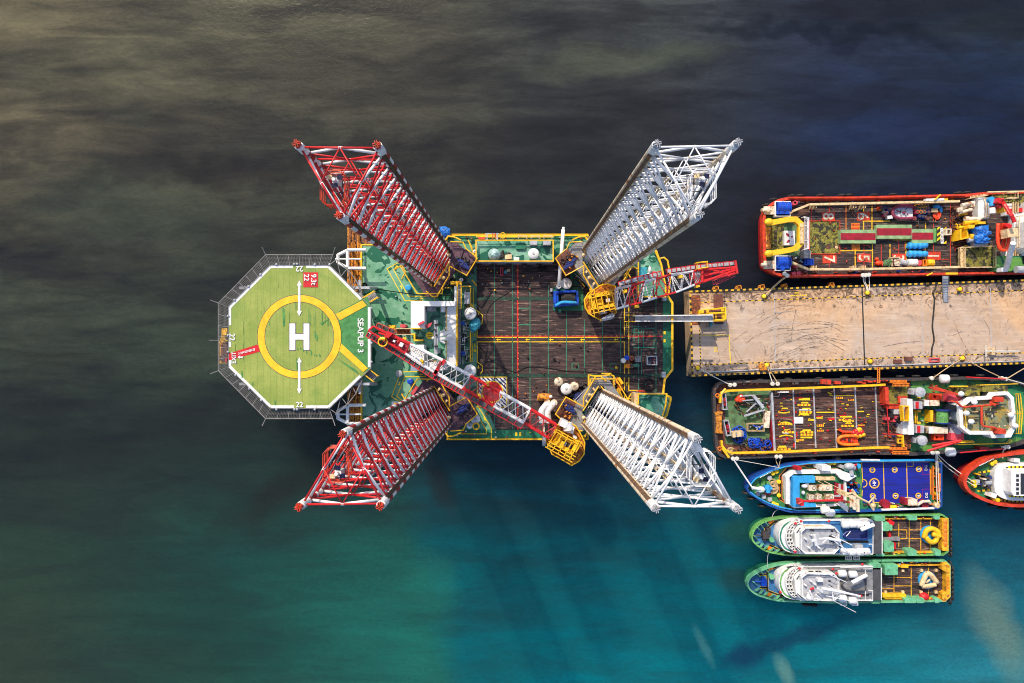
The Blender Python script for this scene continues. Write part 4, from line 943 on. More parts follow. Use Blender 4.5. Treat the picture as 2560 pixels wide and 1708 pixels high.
solo(b,'tarp_bundle','teal blue tarpaulin hanging over the gallery rail under the white vent','tarpaulin','tarpteal',1186,812,ZD)
b=MB(); b.prism([(1098,566),(1116,570),(1126,580),(1122,592),(1108,594)],5.8,7.6,.8); b.ell(1112,579,7.6,.95,.85,.5,14,5,0,.15,True)
solo(b,'tarp_bundle','bright blue tarpaulin bundle at the outer deck corner below the red leg','tarpaulin','tarpblue',1112,580,5.8)
b=MB(); b.strip([(1251,670),(1251,688),(1257,688),(1257,670)],2.2,zt,zt+.5,True); solo(b,'red_trestle','small red steel trestle on the timber deck below the store house','trestle','pink',1254,679,zt)
t=thing('gas_set','small teal and tan welding set on timber deck next to the red trestle','welding set',1268,678,zt); b=MB(); b.obox(1264,680,6,7,10,zt,zt+.8); b.build('teal_case','tarpteal',t); b=MB(); b.obox(1271,676,8,6,-10,zt,zt+.7); b.build('tan_case','tanrope',t)
b=MB(); b.lathe(1020,719,[(.45,ZD),(.5,7.2),(.3,7.3)],14); solo(b,'blue_drum','blue and white drum inside the yellow deck lines by the upper red leg','drum','lblue',1020,719,ZD)
b=MB(); b.lathe(1025,954,[(.45,ZD),(.5,7.2),(.3,7.3)],14); solo(b,'blue_drum','blue and white drum inside the yellow deck lines by the lower red leg','drum','blue',1025,954,ZD)
b=MB(); b.obox(1036,978,9,22,35,ZD,7.8); solo(b,'red_box','long pink-red locker beside the lower jacking frame','locker','pink',1036,978,ZD)
b=MB(); b.box(979,1005,993,1022,ZD,7.2); solo(b,'white_box','white square box on the green deck against the lower red leg','box','white',986,1012,ZD)
b=MB(); b.lathe(997,934,[(.5,ZD),(.55,7),(.3,7.1)],14); solo(b,'white_drum','round white-topped drum at the corner of the yellow deck line below the helideck','drum','lgrey',997,934,ZD)
b=MB()
b.torus(1188,935,zt,.1,.02)
b=MB(); b.box(1356,741,1360,751,zt,zt+.6) if 0 else b.box(1376,721,1381,729,zt,zt+.9); solo(b,'pale_box','small pale box at the upper left corner of the blue winch','box','lgrey',1378,725,zt)
# gangway to the pier
t=thing('gangway','long pale aluminium gangway from the platform deck to the yellow landing','gangway',1685,795,3)
b=MB(); b.prism([(1588,790.5),(1783,787.5),(1783,802),(1588,802.5)],6.5,6.65); b.build('walk_deck','lgrey',t)
for s_,nm in ((789,'handrail'),(803,'handrail')):
    b=MB(); b.strip([(1588,s_+1 if s_<800 else s_),(1783,s_-1.5 if s_<800 else s_)],2.4,6.65,7.6); b.build(nm,'white',t)
b=MB(); b.prism([(1592,793),(1598,793),(1598,801),(1592,801)],ZD+.1,6.5); b.line([(1560,788),(1588,788)],1.5,7.2); b.line([(1560,804),(1596,804)],1.5,7.2); b.build('end_support','yel',t)
t=thing('landing_platform','yellow railed gangway landing standing on brown plates of the pier','landing platform',1783,788,3.5)
b=MB(); b.prism([(1750,778),(1814,770),(1814,803),(1750,805)],3.6,5.2); b.build('platform_body','yel',t)
b=MB(); b.prism([(1772,776),(1802,773),(1802,780),(1772,782)],5.2,5.26); b.box(1792,786,1804,798,5.2,5.26); b.box(1785,786,1788,799,5.2,5.26); b.prism([(1760,776),(1766,775),(1766,783),(1760,784)],5.2,5.25); b.build('open_grating','brown',t)
b=MB(); b.strip([(1749,776),(1814,769),(1815,798),(1750,804)],2.4,6.1,6.3,True); b.rail([(1749,776),(1814,769),(1815,798),(1750,804)],5.2,1.1,.09,True); b.strip([(1772,783),(1806,782)],3,6,6.3); b.build('platform_railing','lyel',t)
b=MB(); b.prism([(1776.5,803),(1781,803),(1781,816),(1776.5,816)],3.6,4.4); b.build('teal_step','tarpteal',t)
# ================================================================= the pier
ZP=3.5
PIER=thing('concrete_pier','long stained tan concrete pier with black and yellow kerbs between two supply vessels','pier',2300,820,0)
def ptop(x): return 727-(x-1721)*.0334
def pbot(x): return 942-(x-1729)*.0379
b=MB(); b.prism([(1721.5,727),(3500,ptop(3500)),(3500,pbot(3500)),(1729,942)],-3,ZP); b.build('pier_slab','conc',PIER)
def dash(b,p,q,n,w,z0,z1,ratio=.5):
    for i in range(n):
        for k,(t0,t1) in enumerate(((i/n,(i+ratio)/n),((i+ratio)/n,(i+1)/n))):
            b.c(k); b.strip([(p[0]+(q[0]-p[0])*t,p[1]+(q[1]-p[1])*t) for t in (t0,t1)],w,z0,z1)
b=MB(); dash(b,(1724,729),(2700,ptop(2700)+2),66,4.2,ZP,ZP+.22); dash(b,(1731,939.5),(2700,pbot(2700)-2.5),66,4.2,ZP,ZP+.22); dash(b,(1726,735),(1731.5,936),14,3.6,ZP,ZP+.22); b.build('kerb',['kerbyel','black'],PIER)
b=MB(); dash(b,(1752,756.5),(2700,721),60,2.6,ZP+.004,ZP+.014,.55); dash(b,(1752,912.5),(2700,877),64,2.6,ZP+.004,ZP+.014,.6); dash(b,(1749,820),(1751.5,912),10,2.4,ZP+.004,ZP+.014); b.build('dashed_line',['kerbyel','black'],PIER)
b=MB(); b.line([(1753,838),(1823,838),(1826,908)],2,ZP)
for k in range(4):
    for j in range(3): b.flat([(1785+j*3.6,868+k*3.4),(1787.4+j*3.6,868+k*3.4),(1787.4+j*3.6,870.2+k*3.4),(1785+j*3.6,870.2+k*3.4)],ZP)
for k in range(9): b.flat([(1976+k*4.8,738-k*.2),(1979+k*4.8,738-k*.2),(1979+k*4.8,741-k*.2),(1976+k*4.8,741-k*.2)],ZP)
for k in range(3): b.flat([(1987+k*4,731),(1990+k*4,731),(1990+k*4,734),(1987+k*4,734)],ZP)
b.build('bay_marking','lyel',PIER)
for x0,y0,x1,y1,k in ((1729,738,1751,812,'rustplate'),(1784,736,1808,772,'brown'),(1786,800,1809,811,'plum')):
    b=MB(); b.box(x0,y0,x1,y1,ZP+.004,ZP+.05,2); b.build('steel_plate',k,PIER)
b=MB(); b.line([(2155,714),(2162,924)],3.2,ZP); b.line([(1811,726),(1812,772)],1,ZP); b.line([(1811,733),(2000,728)],1,ZP); b.build('expansion_joint','black',PIER)
b=MB()
for x in (1936,2304,2476): b.line([(x,ptop(x)+18),(x+3,pbot(x)-30)],1.3,ZP)
for y in (781,808): b.line([(1937,y),(2000,y-1)],1,ZP)
b.build('slab_joint','lgrey',PIER)
b=MB()
for k in range(34):                                        # arcs left by turning lorries
    cx,cy,rr=R.uniform(1960,2080),R.uniform(880,990),R.uniform(70,190); a0=R.uniform(200,260); a1=a0+R.uniform(25,70)
    pts=[(cx+rr*math.cos(math.radians(a)),cy+rr*.8*math.sin(math.radians(a))) for a in [a0+(a1-a0)*i/9 for i in range(10)]]
    if all(ptop(x)+22<y<pbot(x)-22 for x,y in pts): b.line(pts,R.uniform(.5,1.2),ZP)
for x0,y0,x1,y1 in ((1770,812,1800,905),(1800,815,1862,908),(1812,830,1845,905),(1968,826,2070,818),(2015,810,2085,812),(1990,775,1978,850),(2210,866,2308,852),(2378,838,2405,828),(2385,800,2422,880),(2460,800,2475,850),(2060,840,2120,852),(2030,838,2110,876)):
    b.line(spl([(x0,y0),((x0+x1)/2+R.uniform(-6,6),(y0+y1)/2+R.uniform(-4,4)),(x1,y1)],4),R.uniform(.6,1.5),ZP)
for k in range(10): x=R.uniform(1905,1960); b.line([(x,R.uniform(865,880)),(x+R.uniform(-8,8),R.uniform(885,900))],1.2,ZP)
b.build('tyre_mark','tyremark',PIER)
b=MB(); b.tube([(1760,931,ZP+.15),(2000,920,ZP+.15),(2140,916,ZP+.15),(2560,902.5,ZP+.15),(2700,897,ZP+.15)],.1,6); b.build('edge_pipe','lgrey',PIER)
for x in (1791,1848,1906,1963,2080):
    b=MB(); y=ptop(x); b.strip([(x-6,y),(x-3,y-8),(x+4,y-9),(x+6,y)],2.2,ZP-1.4,ZP-.2); b.box(x-2,y-6,x+2,y,ZP-2,ZP-.5); b.build('fender_bracket','orarust',PIER)
for x in (2030,2120,2230,2420,2500,1830,1935,2010):
    b=MB(); y=(ptop(x)-2) if x%20==0 else pbot(x)+3; b.torus(x,y,ZP-1.6,.55,.22,16,6,'y'); b.build('tyre_fender','black',PIER)
b=MB(); b.box(2264,892,2282,902,ZP,ZP+.5); b.box(2236,899,2256,909,ZP,ZP+.4); b.build('quay_box','brown',PIER)
b=MB(); b.strip([(2325,897),(2348,896),(2348,904),(2325,905)],2.2,ZP,ZP+.25,True); b.build('drain_frame','pink',PIER)
b=MB(); b.box(1899,909,1909,926,ZP,ZP+.5); b.tube([(1912,912,ZP+.4),(1914,925,ZP+.4)],.3,8); b.tube([(1906,910,ZP+.4),(1922,930,ZP+.4)],.12,6); b.build('quay_ladder','orarust',PIER)
bl=('yellow mushroom bollard on the pier, '+'%s')
def bollard(x,y,lab):
    t=thing('bollard',lab,'bollard',x,y,ZP,'yellow mooring bollards along the pier')
    b=MB(); b.lathe(x,y,[(.28,ZP),(.24,ZP+.35),(.34,ZP+.5),(.38,ZP+.65),(.25,ZP+.75)],16); b.build('bollard_head','lyel',t,True)
    b=MB(); b.lathe(x,y,[(.5,ZP),(.5,ZP+.03)],14); b.build('base_plate','rustplate',t)
for x,y,l in ((1911,741,'yellow pier bollard holding two tan ropes of the red vessel stern'),(1745,920,'yellow pier bollard alone at the outer corner of the pier'),(1918,913,'yellow pier bollard beside the rusty quay ladder'),(2170,732,'yellow pier bollard holding three pale ropes next to the wide black pier joint'),(2401.5,723,'yellow pier bollard with no rope, right of the small aluminium gangway'),(2177,904,'yellow pier bollard without rope just right of the black pier joint, lower edge'),(2408,896,'yellow pier bollard where two tan ropes fan out to the green vessel')): bollard(x,y,l)
b=MB(); b.tube(spl([(2340,711,ZP+.06),(2338,722,ZP+.06),(2332,733,ZP+.06),(2336,748,ZP+.06),(2334,780,ZP+.06),(2332,800,ZP+.06),(2331,820,ZP+.06),(2335,850,ZP+.06),(2330,870,ZP+.06),(2329,892,ZP+.06)],4),.13,6)
solo(b,'black_hose','black hose lying wavy across the full width of the pier','hose','black',2333,800,ZP)
t=thing('small_gangway','narrow aluminium gangway from the red vessel down to the pier','gangway',2363,720,ZP)
b=MB(); b.add([tuple(P(x,y,z)) for x,y,z in ((2357,690,5.2),(2370,690,5.2),(2371,756,ZP+.12),(2359,756,ZP+.12),(2357,690,5.1),(2370,690,5.1),(2371,756,ZP+.02),(2359,756,ZP+.02))],[(3,2,1,0),(4,5,6,7),(0,1,5,4),(1,2,6,5),(2,3,7,6),(3,0,4,7)]); b.build('walk_deck','lgrey',t)
b=MB()
for k in range(9): b.beam((2357.5,696+k*7,5.2-(k*.2)),(2370.5,696+k*7,5.2-(k*.2)),.08,.08)
b.tube([(2372,690,6.1),(2373,738,4.8)],.05,5); b.tube([(2356,690,6.1),(2357,738,4.8)],.05,5)
b.build('tread','grey',t)
t=thing('pipe_barrier','pale pipe barrier with small post standing on the pier near its right end','barrier',2480,877,ZP)
b=MB(); b.tube([(2462,878.5,4.4),(2548,878.5,4.4)],.12,8); b.tube([(2465,864,4.4),(2465,893,4.4)],.1,6); b.tube([(2465,870,4.4),(2482,878,4.4)],.06); b.build('barrier_pipe','rope',t); b=MB(); b.box(2480,870,2488,887,ZP,4.5); b.build('barrier_post','cream',t)
# ================================================================= ships
def hullship(t,out,zb,zd,hm,dm,th=5,im=None,shr=.85,capm=None):
    """outer skin down to below the waterline, bulwark wall and deck; out = pixel outline at the bulwark top"""
    w=[P(x,y,zb) for x,y in out]; n=len(w); cx=sum(p.x for p in w)/n; cy=sum(p.y for p in w)/n
    a=sum(w[i].x*w[(i+1)%n].y-w[(i+1)%n].x*w[i].y for i in range(n))
    if a<0: w=w[::-1]
    lv=[(zb,1),(zb-.9,1.0),(.25,shr+ (1-shr)*.4),(-2.5,shr)]
    def sc_(p,s):
        dx,dy=p.x-cx,p.y-cy; ww=max(abs(q.y-cy) for q in w); k=(1-s)*ww
        L=math.hypot(dx,dy); return (p.x-dx/L*k*(1 if 1 else 0),p.y-dy/L*k)
    vs=[]; 
    for z,s in lv: vs+= [sc_(p,s)+(z,) for p in w]
    m=MB(); fs=[]
    for l in range(3):
        for i in range(n): fs.append((l*n+(i+1)%n,l*n+i,(l+1)*n+i,(l+1)*n+(i+1)%n))
    fs.append(tuple(range(4*n-1,3*n-1,-1)))
    m.add(vs,fs); H_=m.build('hull',hm,t,False)
    ins=inset(out,th*.5)
    m=MB(); m.strip(ins,th,zd-.05,zb+.03,True); m.build('bulwark',im or hm,t)
    m=MB(); m.prism(inset(out,th*.8),zd-.2,zd); D=m.build('deck',dm,t)
    return H_,D
def tyres(t,pts,z,R_=.5,r=.2,ax='y'):
    for x,y in pts:
        b=MB(); b.torus(x,y,z,R_,r,16,6,ax); b.build('tyre_fender','black',t)
def bitts(t,pts,z,k='lyel',nm='mooring_bitt'):
    for x,y in pts:
        b=MB(); b.lathe(x,y,[(.28,z),(.28,z+.5),(.36,z+.55),(.36,z+.65),(.2,z+.7)],12); b.build(nm,k,t)
def clutter(t,rect,n,z,cols,nm='deck_fitting',smin=2,smax=7,hmax=1.0,rot=(0,)):
    b=MB()
    for k in range(n):
        b.c(R.randrange(len(cols))); b.obox(R.uniform(rect[0],rect[2]),R.uniform(rect[1],rect[3]),R.uniform(smin,smax),R.uniform(smin*.6,smax*.6),R.choice(rot)+R.uniform(-6,6),z,z+R.uniform(.15,hmax))
    return b.build(nm,cols,t)
def pipes(t,rect,n,z,cols,nm='pipe_run',r=.07):
    b=MB()
    for k in range(n):
        b.c(R.randrange(len(cols))); x,y=R.uniform(rect[0],rect[2]),R.uniform(rect[1],rect[3]); L=R.uniform(6,26)
        pts=[(x,y,z+R.uniform(.1,.7))]
        pts.append((x+L,y,pts[0][2]) if R.random()<.65 else (x,y+L*.5,pts[0][2]))
        if R.random()<.5: pts.append((pts[-1][0]+R.uniform(-4,8),pts[-1][1]+R.uniform(-8,8),pts[0][2]))
        b.tube(pts,r*R.uniform(.6,1.6),5)
    return b.build(nm,cols,t)
# ---------------------------------------------------------------- red supply vessel above the pier
A=thing('red_supply_vessel','big red supply vessel with yellow stern gantry moored above the pier','supply vessel',2250,590,0)
out=spl([(1907,600),(1907,545),(1915,520),(1941,500),(1972,492)],4)[:-1]+[(1972,492),(2140,491.5),(2415,485),(2474,479),(2560,476.6),(2760,486),(2900,520),(2960,580),(2900,645),(2760,680),(2560,685.5),(2240,690.6),(1980,694)]+spl([(1980,694),(1949,690),(1920,676),(1910,660),(1907,600)],3)[1:-1]
hullship(A,out,4.2,3.0,'red','shipwood',7,'redrust')
ZA=3.0
b=MB(); b.prism([(2022,500),(2500,492),(2500,682),(2022,686)],ZA,ZA+.05); b.build('timber_deck','blackwood',A)
b=MB(); b.box(1909,540,1932,650,ZA,ZA+.06); b.box(1932,545,2000,640,ZA,ZA+.06); b.build('stern_deck','mossgrn',A)
b=MB(); b.box(1913,560,1935,630,ZA+.06,ZA+.1); b.box(1935,562,1960,628,ZA+.06,ZA+.1); b.build('mossy_plate','moss',A)
b=MB()
for k in range(4): b.box(1936,577+k*11,1943,582+k*11,ZA+.1,ZA+.5)
b.build('guide_pin','clutter',A)
b=MB(); b.lathe(1917,595.5,[(.1,ZA),(.1,ZA+.1)],6); b.tube([(1917,569,ZA+.3),(1917,580,ZA+.3),(1917,612,ZA+.3),(1917,623,ZA+.3)],[.72,.62,.62,.72],16); b.build('stern_roller','orarust',A)
b=MB(); b.box(1909,563,1925,568,ZA,ZA+.7); b.box(1909,623,1925,628,ZA,ZA+.7); b.build('roller_bracket','limegreen',A)
# gantry
zg=9
b=MB(); W_=12
b.strip([(1922,556),(1934,555.5),(1974,548),(1990,548),(2003,560),(2003,608),(1990,621),(1974,625),(1934,632),(1922,634)],13,zg-.8,zg); GN=b.build('stern_gantry','heliyel',A)
b=MB(); b.beam((2001,560,zg-.3),(2001,610,zg-.3),.5,1.2); b.prism([(1997,556),(2009,560),(2009,608),(1997,612)],zg-1.1,zg-.2); b.build('gantry_beam','cream',GN)
b=MB()
for y in (555,634): b.tube([(1922,y,zg-.5),(1922,y,ZA)],.5,10); b.ell(1922,y,zg-.2,.75,.6,.5)
for y in (549,624): b.tube([(1978,y,zg-.6),(1972,y,ZA)],.4,8)
b.build('gantry_leg','yel',GN)
b=MB(); b.rail([(2010,542),(2022,544),(2022,622),(2010,624)],zg-.8,1,.08); 
for k in range(4): b.strip([(2012+k*3,543),(2012+k*3,623)],1,zg-.4,zg-.3)
for k in range(5): b.strip([(2011,545+k*19),(2022,545+k*19)],1.2,zg-.4,zg-.25)
b.build('gantry_walkway','legwhite',GN)
b=MB(); b.box(1961,577,1987,613,ZA+.06,ZA+.9); PN=b.build('white_hatch','white',A)
b=MB(); b.prism([(1966,582),(1973,586),(1974,591),(1970,592),(1965,587)],ZA+.9,ZA+.93); b.prism([(1966,606),(1971,599),(1975,601),(1974,605),(1968,608)],ZA+.9,ZA+.93); b.disk(1980,592,2.6,ZA+.9); b.build('hatch_marking','dred',PN)
for y,s in ((522,1),(658,-1)):
    b=MB(); b.strip([(1939,y-18),(1976,y-18),(1976,y+18),(1939,y+18)],2.2,ZA+.5,4.6,True); b.box(1940,y-17,1975,y+17,ZA,ZA+.4); b.build('winch_frame','white',A)
    b=MB(); b.tube([(1944,y-2,4.4),(1972,y-2,4.4)],.8,16); b.tube([(1944,y-8,4.6),(1972,y-8,4.6)],.5,12); b.obox(1958,y+9,32,8,0,ZA,4.9); b.lathe(1957,y-13*s,[(.35,ZA),(.35,5)],12)
    for x in (1943,1958,1973): b.tube([(x-.8,y-2,4.4),(x+.8,y-2,4.4)],1.0,18)
    b.build('mooring_winch','blue',A)
    b=MB(); b.box(1910,y-6,1939,y+14,4.0,4.35); b.tube([(1903,y+4,4.6),(1923,y+4,4.6)],.3,8); b.lathe(1921,y+3,[(.6,4.35),(.3,5)],10); b.build('anchor_davit','rustwhite',A)
b=MB(); b.strip([(1975,532),(1984,527),(2024,511),(2140,508.5),(2300,505),(2400,503)],5.4,4.3,4.9); b.strip([(1978,655),(2022,673.5),(2140,673),(2240,671),(2400,667.5)],5.4,4.3,4.9)
for x in (2033,2041,2134,2140,2158,2164): b.strip([(x,511),(x,520)],1.6,ZA,4.6); b.strip([(x,664),(x,671)],1.6,ZA,4.6)
b.build('cargo_rail','cream',A)
b=MB(); b.prism([(2022.5,553),(2100,552),(2100.5,634),(2023,635)],ZA+.05,ZA+.12); MP=b.build('mossy_panel','moss',A)
b=MB(); b.strip([(2024,552.5),(2100,552.5),(2100,635),(2024,635)],2,ZA+.1,ZA+.2,True); b.build('panel_edge','redrust',MP)
b=MB().c(0); b.disk(2071,618,5.6,ZA+.12); b.disk(2091.5,618,5.8,ZA+.12); b.c(1); b.disk(2091.5,618,4,ZA+.14); b.build('round_hatch',['brown','cream'],MP)
hz=3.9
for x0,y0,x1,y1 in ((2101,574.5,2189.5,608.5),(2191.5,562,2279.5,597),(2280,573,2333.5,607.5)):
    b=MB(); b.box(x0,y0,x1,y1,ZA,hz); H_=b.build('hatch_cover','palegreen',A)
    f=(y1-y0); b=MB(); b.flat([(x0+.6,y0+f*.25),(x1-.6,y0+f*.25),(x1-.6,y0+f*.77),(x0+.6,y0+f*.77)],hz); b.build('red_stripe','dred',H_)
b=MB()
for p in ([(2115,512),(2115,574)],[(2159,520),(2159,575)],[(2180,515),(2180,575)],[(2157,553),(2225,553)],[(2138,610),(2138,670)],[(2181,610),(2181,670)],[(2225,610),(2225,655)],[(2265,607),(2265,655)],[(2314,610),(2314,660)],[(2314,545),(2314,572)],[(2101,627),(2180,627)],[(2232,600),(2276,600)]): b.line(p,2.4,ZA+.05)
b.build('yellow_deck_bar','yel',A)
b=MB()
for p in ([(2073,553),(2073,505)],[(2115,510),(2115,575)],[(2160,610),(2160,672)],[(2203,610),(2203,670)],[(2247,597),(2247,650)],[(2333.5,545),(2333.5,670)],[(2073,635),(2073,672)],[(2028,515),(2028,552)],[(2376,500),(2376,670)],[(2233,625),(2262,625),(2262,605)]): b.line(p,1.8,ZA+.06)
b.build('red_deck_bar','redrust',A)
b=MB()
b.flat([(2128,558),(2149,558),(2149,574),(2128,574)],ZA+.07); b.flat([(2129,609),(2150,609),(2150,624),(2129,624)],ZA+.07); b.build('yellow_panel','oran',A)
b=MB(); b.flat([(2129,561),(2148,561),(2148,564),(2129,564)],ZA+.09); b.flat([(2129,569),(2148,569),(2148,573),(2129,573)],ZA+.09)
for x,y,w in ((2071,541,33),(2158,541,32),(2074,648,35),(2160,645,34),(2247,645,35),(2334,640,35)): b.flat([(x-w/2,y-10.5),(x+w/2,y-10.5),(x+w/2,y+10.5),(x-w/2,y+10.5)],ZA+.075)
b.build('number_panel','redrust',A)
b=MB()
for c,x,y in (('8',2071,541),('6',2158,541),('7',2074,648),('5',2160,645),('3',2247,645),('1',2334,640)): text(b,c,x,y,ZA+.14,27,-90,.95 if c not in '1' else .8)
b.build('bay_number','rustwhite',A)
b=MB().c(0); b.prism([(2342,568),(2366,567),(2368,611),(2342,611)],ZA+.05,ZA+.3); b.c(1)
for k in range(-2,5): 
    y=568+k*12; q=[(2343,y+17),(2343,y+23),(2366,y+5),(2366,y-1)]
    if y>=562 and y<592: b.flat(q,ZA+.3)
b.flat([(2343,570),(2343,576),(2352,568),(2346,568)],ZA+.3); b.flat([(2356,610),(2366,602),(2366,609)],ZA+.3); b.c(2); b.flat([(2351,570),(2358,570),(2359,609),(2352,609)],ZA+.32); b.c(0)
for k in range(10): b.flat([(2353.5,574+k*3.3),(2356.5,574+k*3.3),(2356.5,575.6+k*3.3),(2353.5,575.6+k*3.3)],ZA+.34)
b.build('hazard_plate',['black','lyel','white'],A)
b=MB(); b.box(2334.5,571,2341,606,ZA,3.6); b.build('green_step','limegreen',A)
b=MB(); b.strip([(2367,573),(2378,573),(2378,586),(2367,586)],2.6,ZA,4.2,True); b.build('hatch_coaming','rustwhite',A)
# machinery between timber deck and bridge
b=MB(); b.box(2380,503,2450,620,ZA,ZA+.07); b.build('winch_deck','brown',A)
b=MB(); b.tube([(2404,514,5),(2432,508,5)],.35,10); b.tube([(2398,532,4.8),(2430,524,4.8)],.3,10); b.tube([(2412,547,5),(2450,549,5)],.4,10); b.tube([(2400,520,4.8),(2400,530,4.8)],.5,10); b.obox(2433,510,10,14,0,ZA,5.2); b.build('tugger_winch','rustwhite',A)
b=MB(); b.strip([(2402,573),(2402,598),(2420,594),(2418,572)],3.4,ZA,5.4); b.box(2421,562,2437,571,ZA,6); b.box(2446,554,2464,560,ZA,6); b.tube([(2410,558,5),(2444,553,5)],.35,10); b.tube([(2395,570,4.8),(2421,565,4.8)],.2,8); b.box(2410,530,2419,537,ZA,4.4); b.box(2391,558,2407,570,ZA,3.5); b.tube([(2423,593,5),(2432,593,5)],.55,12); b.build('yellow_winch','yel',A)
b=MB(); b.prism([(2438,568),(2472,562),(2470,600),(2476,606),(2450,608),(2446,590)],ZA,6.3,1.05)
for k in range(9): b.ell(2438+R.uniform(4,30),568+R.uniform(2,34),6.2,R.uniform(.4,.9),R.uniform(.3,.7),.4,9,5,R.uniform(0,180),.2)
solo(b,'tarp_cover','blue tarpaulin draped over the winch next to the orange rescue boat','tarpaulin','tarpblue',2455,586,ZA)
b=MB(); b.tube([(2420,601,5),(2446,598,5)],.4,10); b.tube([(2430,610,4.6),(2465,608,4.6)],.5,10); b.build('steel_pipe','lgrey',A)
pipes(A,(2375,560,2470,625),22,ZA,['clutter','redrust','lgrey','yel'])
clutter(A,(2378,505,2450,620),60,ZA,['clutter','brown','rustplate','dgrey'],rot=(0,20,-15))
clutter(A,(1980,640,2020,670),16,ZA,['clutter','lgrey','tarpteal'])
b=MB(); b.box(2009,626,2027,645,ZA,5); b.box(2003,628,2008,644,ZA,4.2); b.build('grey_locker','grey',A)
b=MB(); b.strip([(2013,648),(2033,648),(2033,662),(2013,662)],2,ZA,4,True); b.box(2017,650,2029,660,ZA,4); b.build('blue_pump','blue',A)
for x,y in ((1986,508),(1990,506),(1985,684),(1992,665),(1997,683)): 
    b=MB(); b.obox(x,y,9,8,R.uniform(-20,20),ZA,4.4); b.build('red_locker','pink',A)
# bridge block
b=MB(); b.box(2445,494,2472,546,ZA,4.6); b.build('white_cabin','white',A)
b=MB(); b.rail([(2424,496),(2470,488)],4,1,.08); b.rail([(2468,495),(2468,541)],4.6,1,.08); b.rail([(2474,495),(2474,541)],4.6,1,.08)
for k in range(12): b.beam((2425+k*3.5,497-k*.5,4.4),(2427+k*3.5,490-k*.5,4.4),.08,.08)
b.rail([(2403,619),(2490,615),(2490,668)],4.2,1,.08); b.rail([(2402,619),(2402,669),(2480,668)],4.2,1,.09); b.build('yellow_railing','cream',A)
b=MB(); b.box(2404,617,2492,668,ZA,4.2); b.build('aft_house','moss',A); b=MB(); b.box(2403,617,2412,668,4.23,4.6); b.strip([(2413,617),(2413,668)],2,4.6,5.2); b.build('house_edge','cream',A)
b=MB(); b.prism([(2536,534),(2800,534),(2800,624),(2536,624)],ZA,4.6); b.prism([(2606,534),(2800,534),(2800,624),(2606,624),(2598,612),(2598,546)],4.6,10); BR=b.build('wheelhouse','white',A)
b=MB(); b.box(2563,505,2700,534,ZA,5); b.box(2556,624,2700,660,ZA,5); b.box(2514,509,2535,538,ZA,4.2); b.box(2514,624,2535,652,ZA,4.2); b.build('bridge_wing','white',A)
b=MB(); b.box(2518,522,2530,535,4.2,4.4); b.box(2520,626,2531,640,4.2,4.4); b.box(2546,520,2558,530,4.01,4.4); b.build('red_square','red',BR)
b=MB(); 
for x in (2534,2540,2546): b.strip([(x,505),(x,532)],1.2,4.6,4.9); b.strip([(x,626),(x,655)],1.2,4.6,4.9)
b.rail([(2548,618),(2548,540),(2600,538)],4.6,1,.09); b.build('ladder_rail','cream',BR)
b=MB(); b.box(2480,484,2560,510,ZA,4); b.build('fore_deck_house','moss',A); b=MB(); b.strip([(2470,480),(2560,478)],3,4.9,5.2); b.rail([(2520,482),(2545,480),(2545,495),(2520,495)],4.2,1.2,.1); b.build('white_railing','cream',A)
b=MB(); b.box(2490,640,2560,678,ZA,5); b.build('side_deck','vesselgreen',A); b=MB(); b.tube([(2540,674,6),(2560,674,6)],.6,12); b.build('raft_canister','lgrey',A)
b=MB(); b.tube([(2508,506,8),(2512,514,10),(2530,540,11),(2536,556,11)],.3,8); b.obox(2500,502,12,12,20,7,8.4); b.obox(2503,514,10,10,-20,6,8); b.tube([(2495,500,8),(2510,498,8.5)],.25); b.obox(2522,564,16,8,15,7,8); b.build('red_deck_crane','red',A)
b=MB(); b.obox(2512,522,13,13,0,6,7.8); b.build('yellow_crane_base','yel',A)
b=MB(); b.tube([(2515,673,6),(2524,640,9),(2533,608,11)],.42,10); b.obox(2512,674,16,10,0,5,6.2); b.build('white_davit','legwhite',A)
b=MB(); b.prism([(2518,572),(2544,570),(2546,590),(2520,594)],8,9.6); b.build('cream_canopy','cream',A)
b=MB(); b.tube([(2480,500,7),(2480,515,7)],.45,12); b.lathe(2480,499,[(.5,6.5),(.5,7.2)]); b.build('blue_bottle','lblue',A); b=MB(); b.tube([(2481,520,7),(2481,534,7)],.5,12); b.build('white_bottle','white',A)
tyres(A,[(1979,490.5),(2000,489.5),(2051,489),(2105,489),(2122,488.5),(2184,488.5),(2232,487),(2284,486),(2394,483.5),(2416,482.5),(1934,499),(1916,513)],3.6)
tyres(A,[(1990,696),(2060,695.5),(2110,695),(2160,694),(2280,692),(2420,690.5)],2.6)
b=MB(); b.strip([(1972,494.5),(2140,494.5),(2415,488)],3,4.2,4.5); b.strip([(1980,690),(2240,687.5),(2560,682)],3,4.2,4.45); b.build('fender_bar','redrust',A)
bitts(A,[(1962,684),(1969,689),(2165,688),(2173,687),(2158,688)],4.0,'rope')
b=MB(); b.strip([(2338,500),(2352,486)],2.4,5,5.3); b.strip([(2318,689),(2332,682)],2.4,5,5.3); b.obox(2345,500,50,5,-3,4,4.6); b.obox(2380,684,30,5,0,4,4.6); b.build('yellow_boarding_frame','yel',A)
b=MB(); b.obox(2338,499,46,6,-2,4.2,5); b.build('white_canvas_roll','legwhite',A)
clutter(A,(2030,515,2370,668),70,ZA+.05,['clutter','redrust','oran','rustplate','dgrey'],'lashing_gear',1.5,4,.35)
clutter(A,(1985,497,2400,506),26,ZA,['clutter','redrust','yel','rustplate','lgrey'],'upper_side_gear',2,9,.8)
clutter(A,(1985,677,2400,686),26,ZA,['clutter','redrust','pink','rustplate','navy'],'lower_side_gear',2,9,.8)
pipes(A,(2100,515,2360,668),18,ZA,['redrust','oran','clutter'],'chain_run',.06)
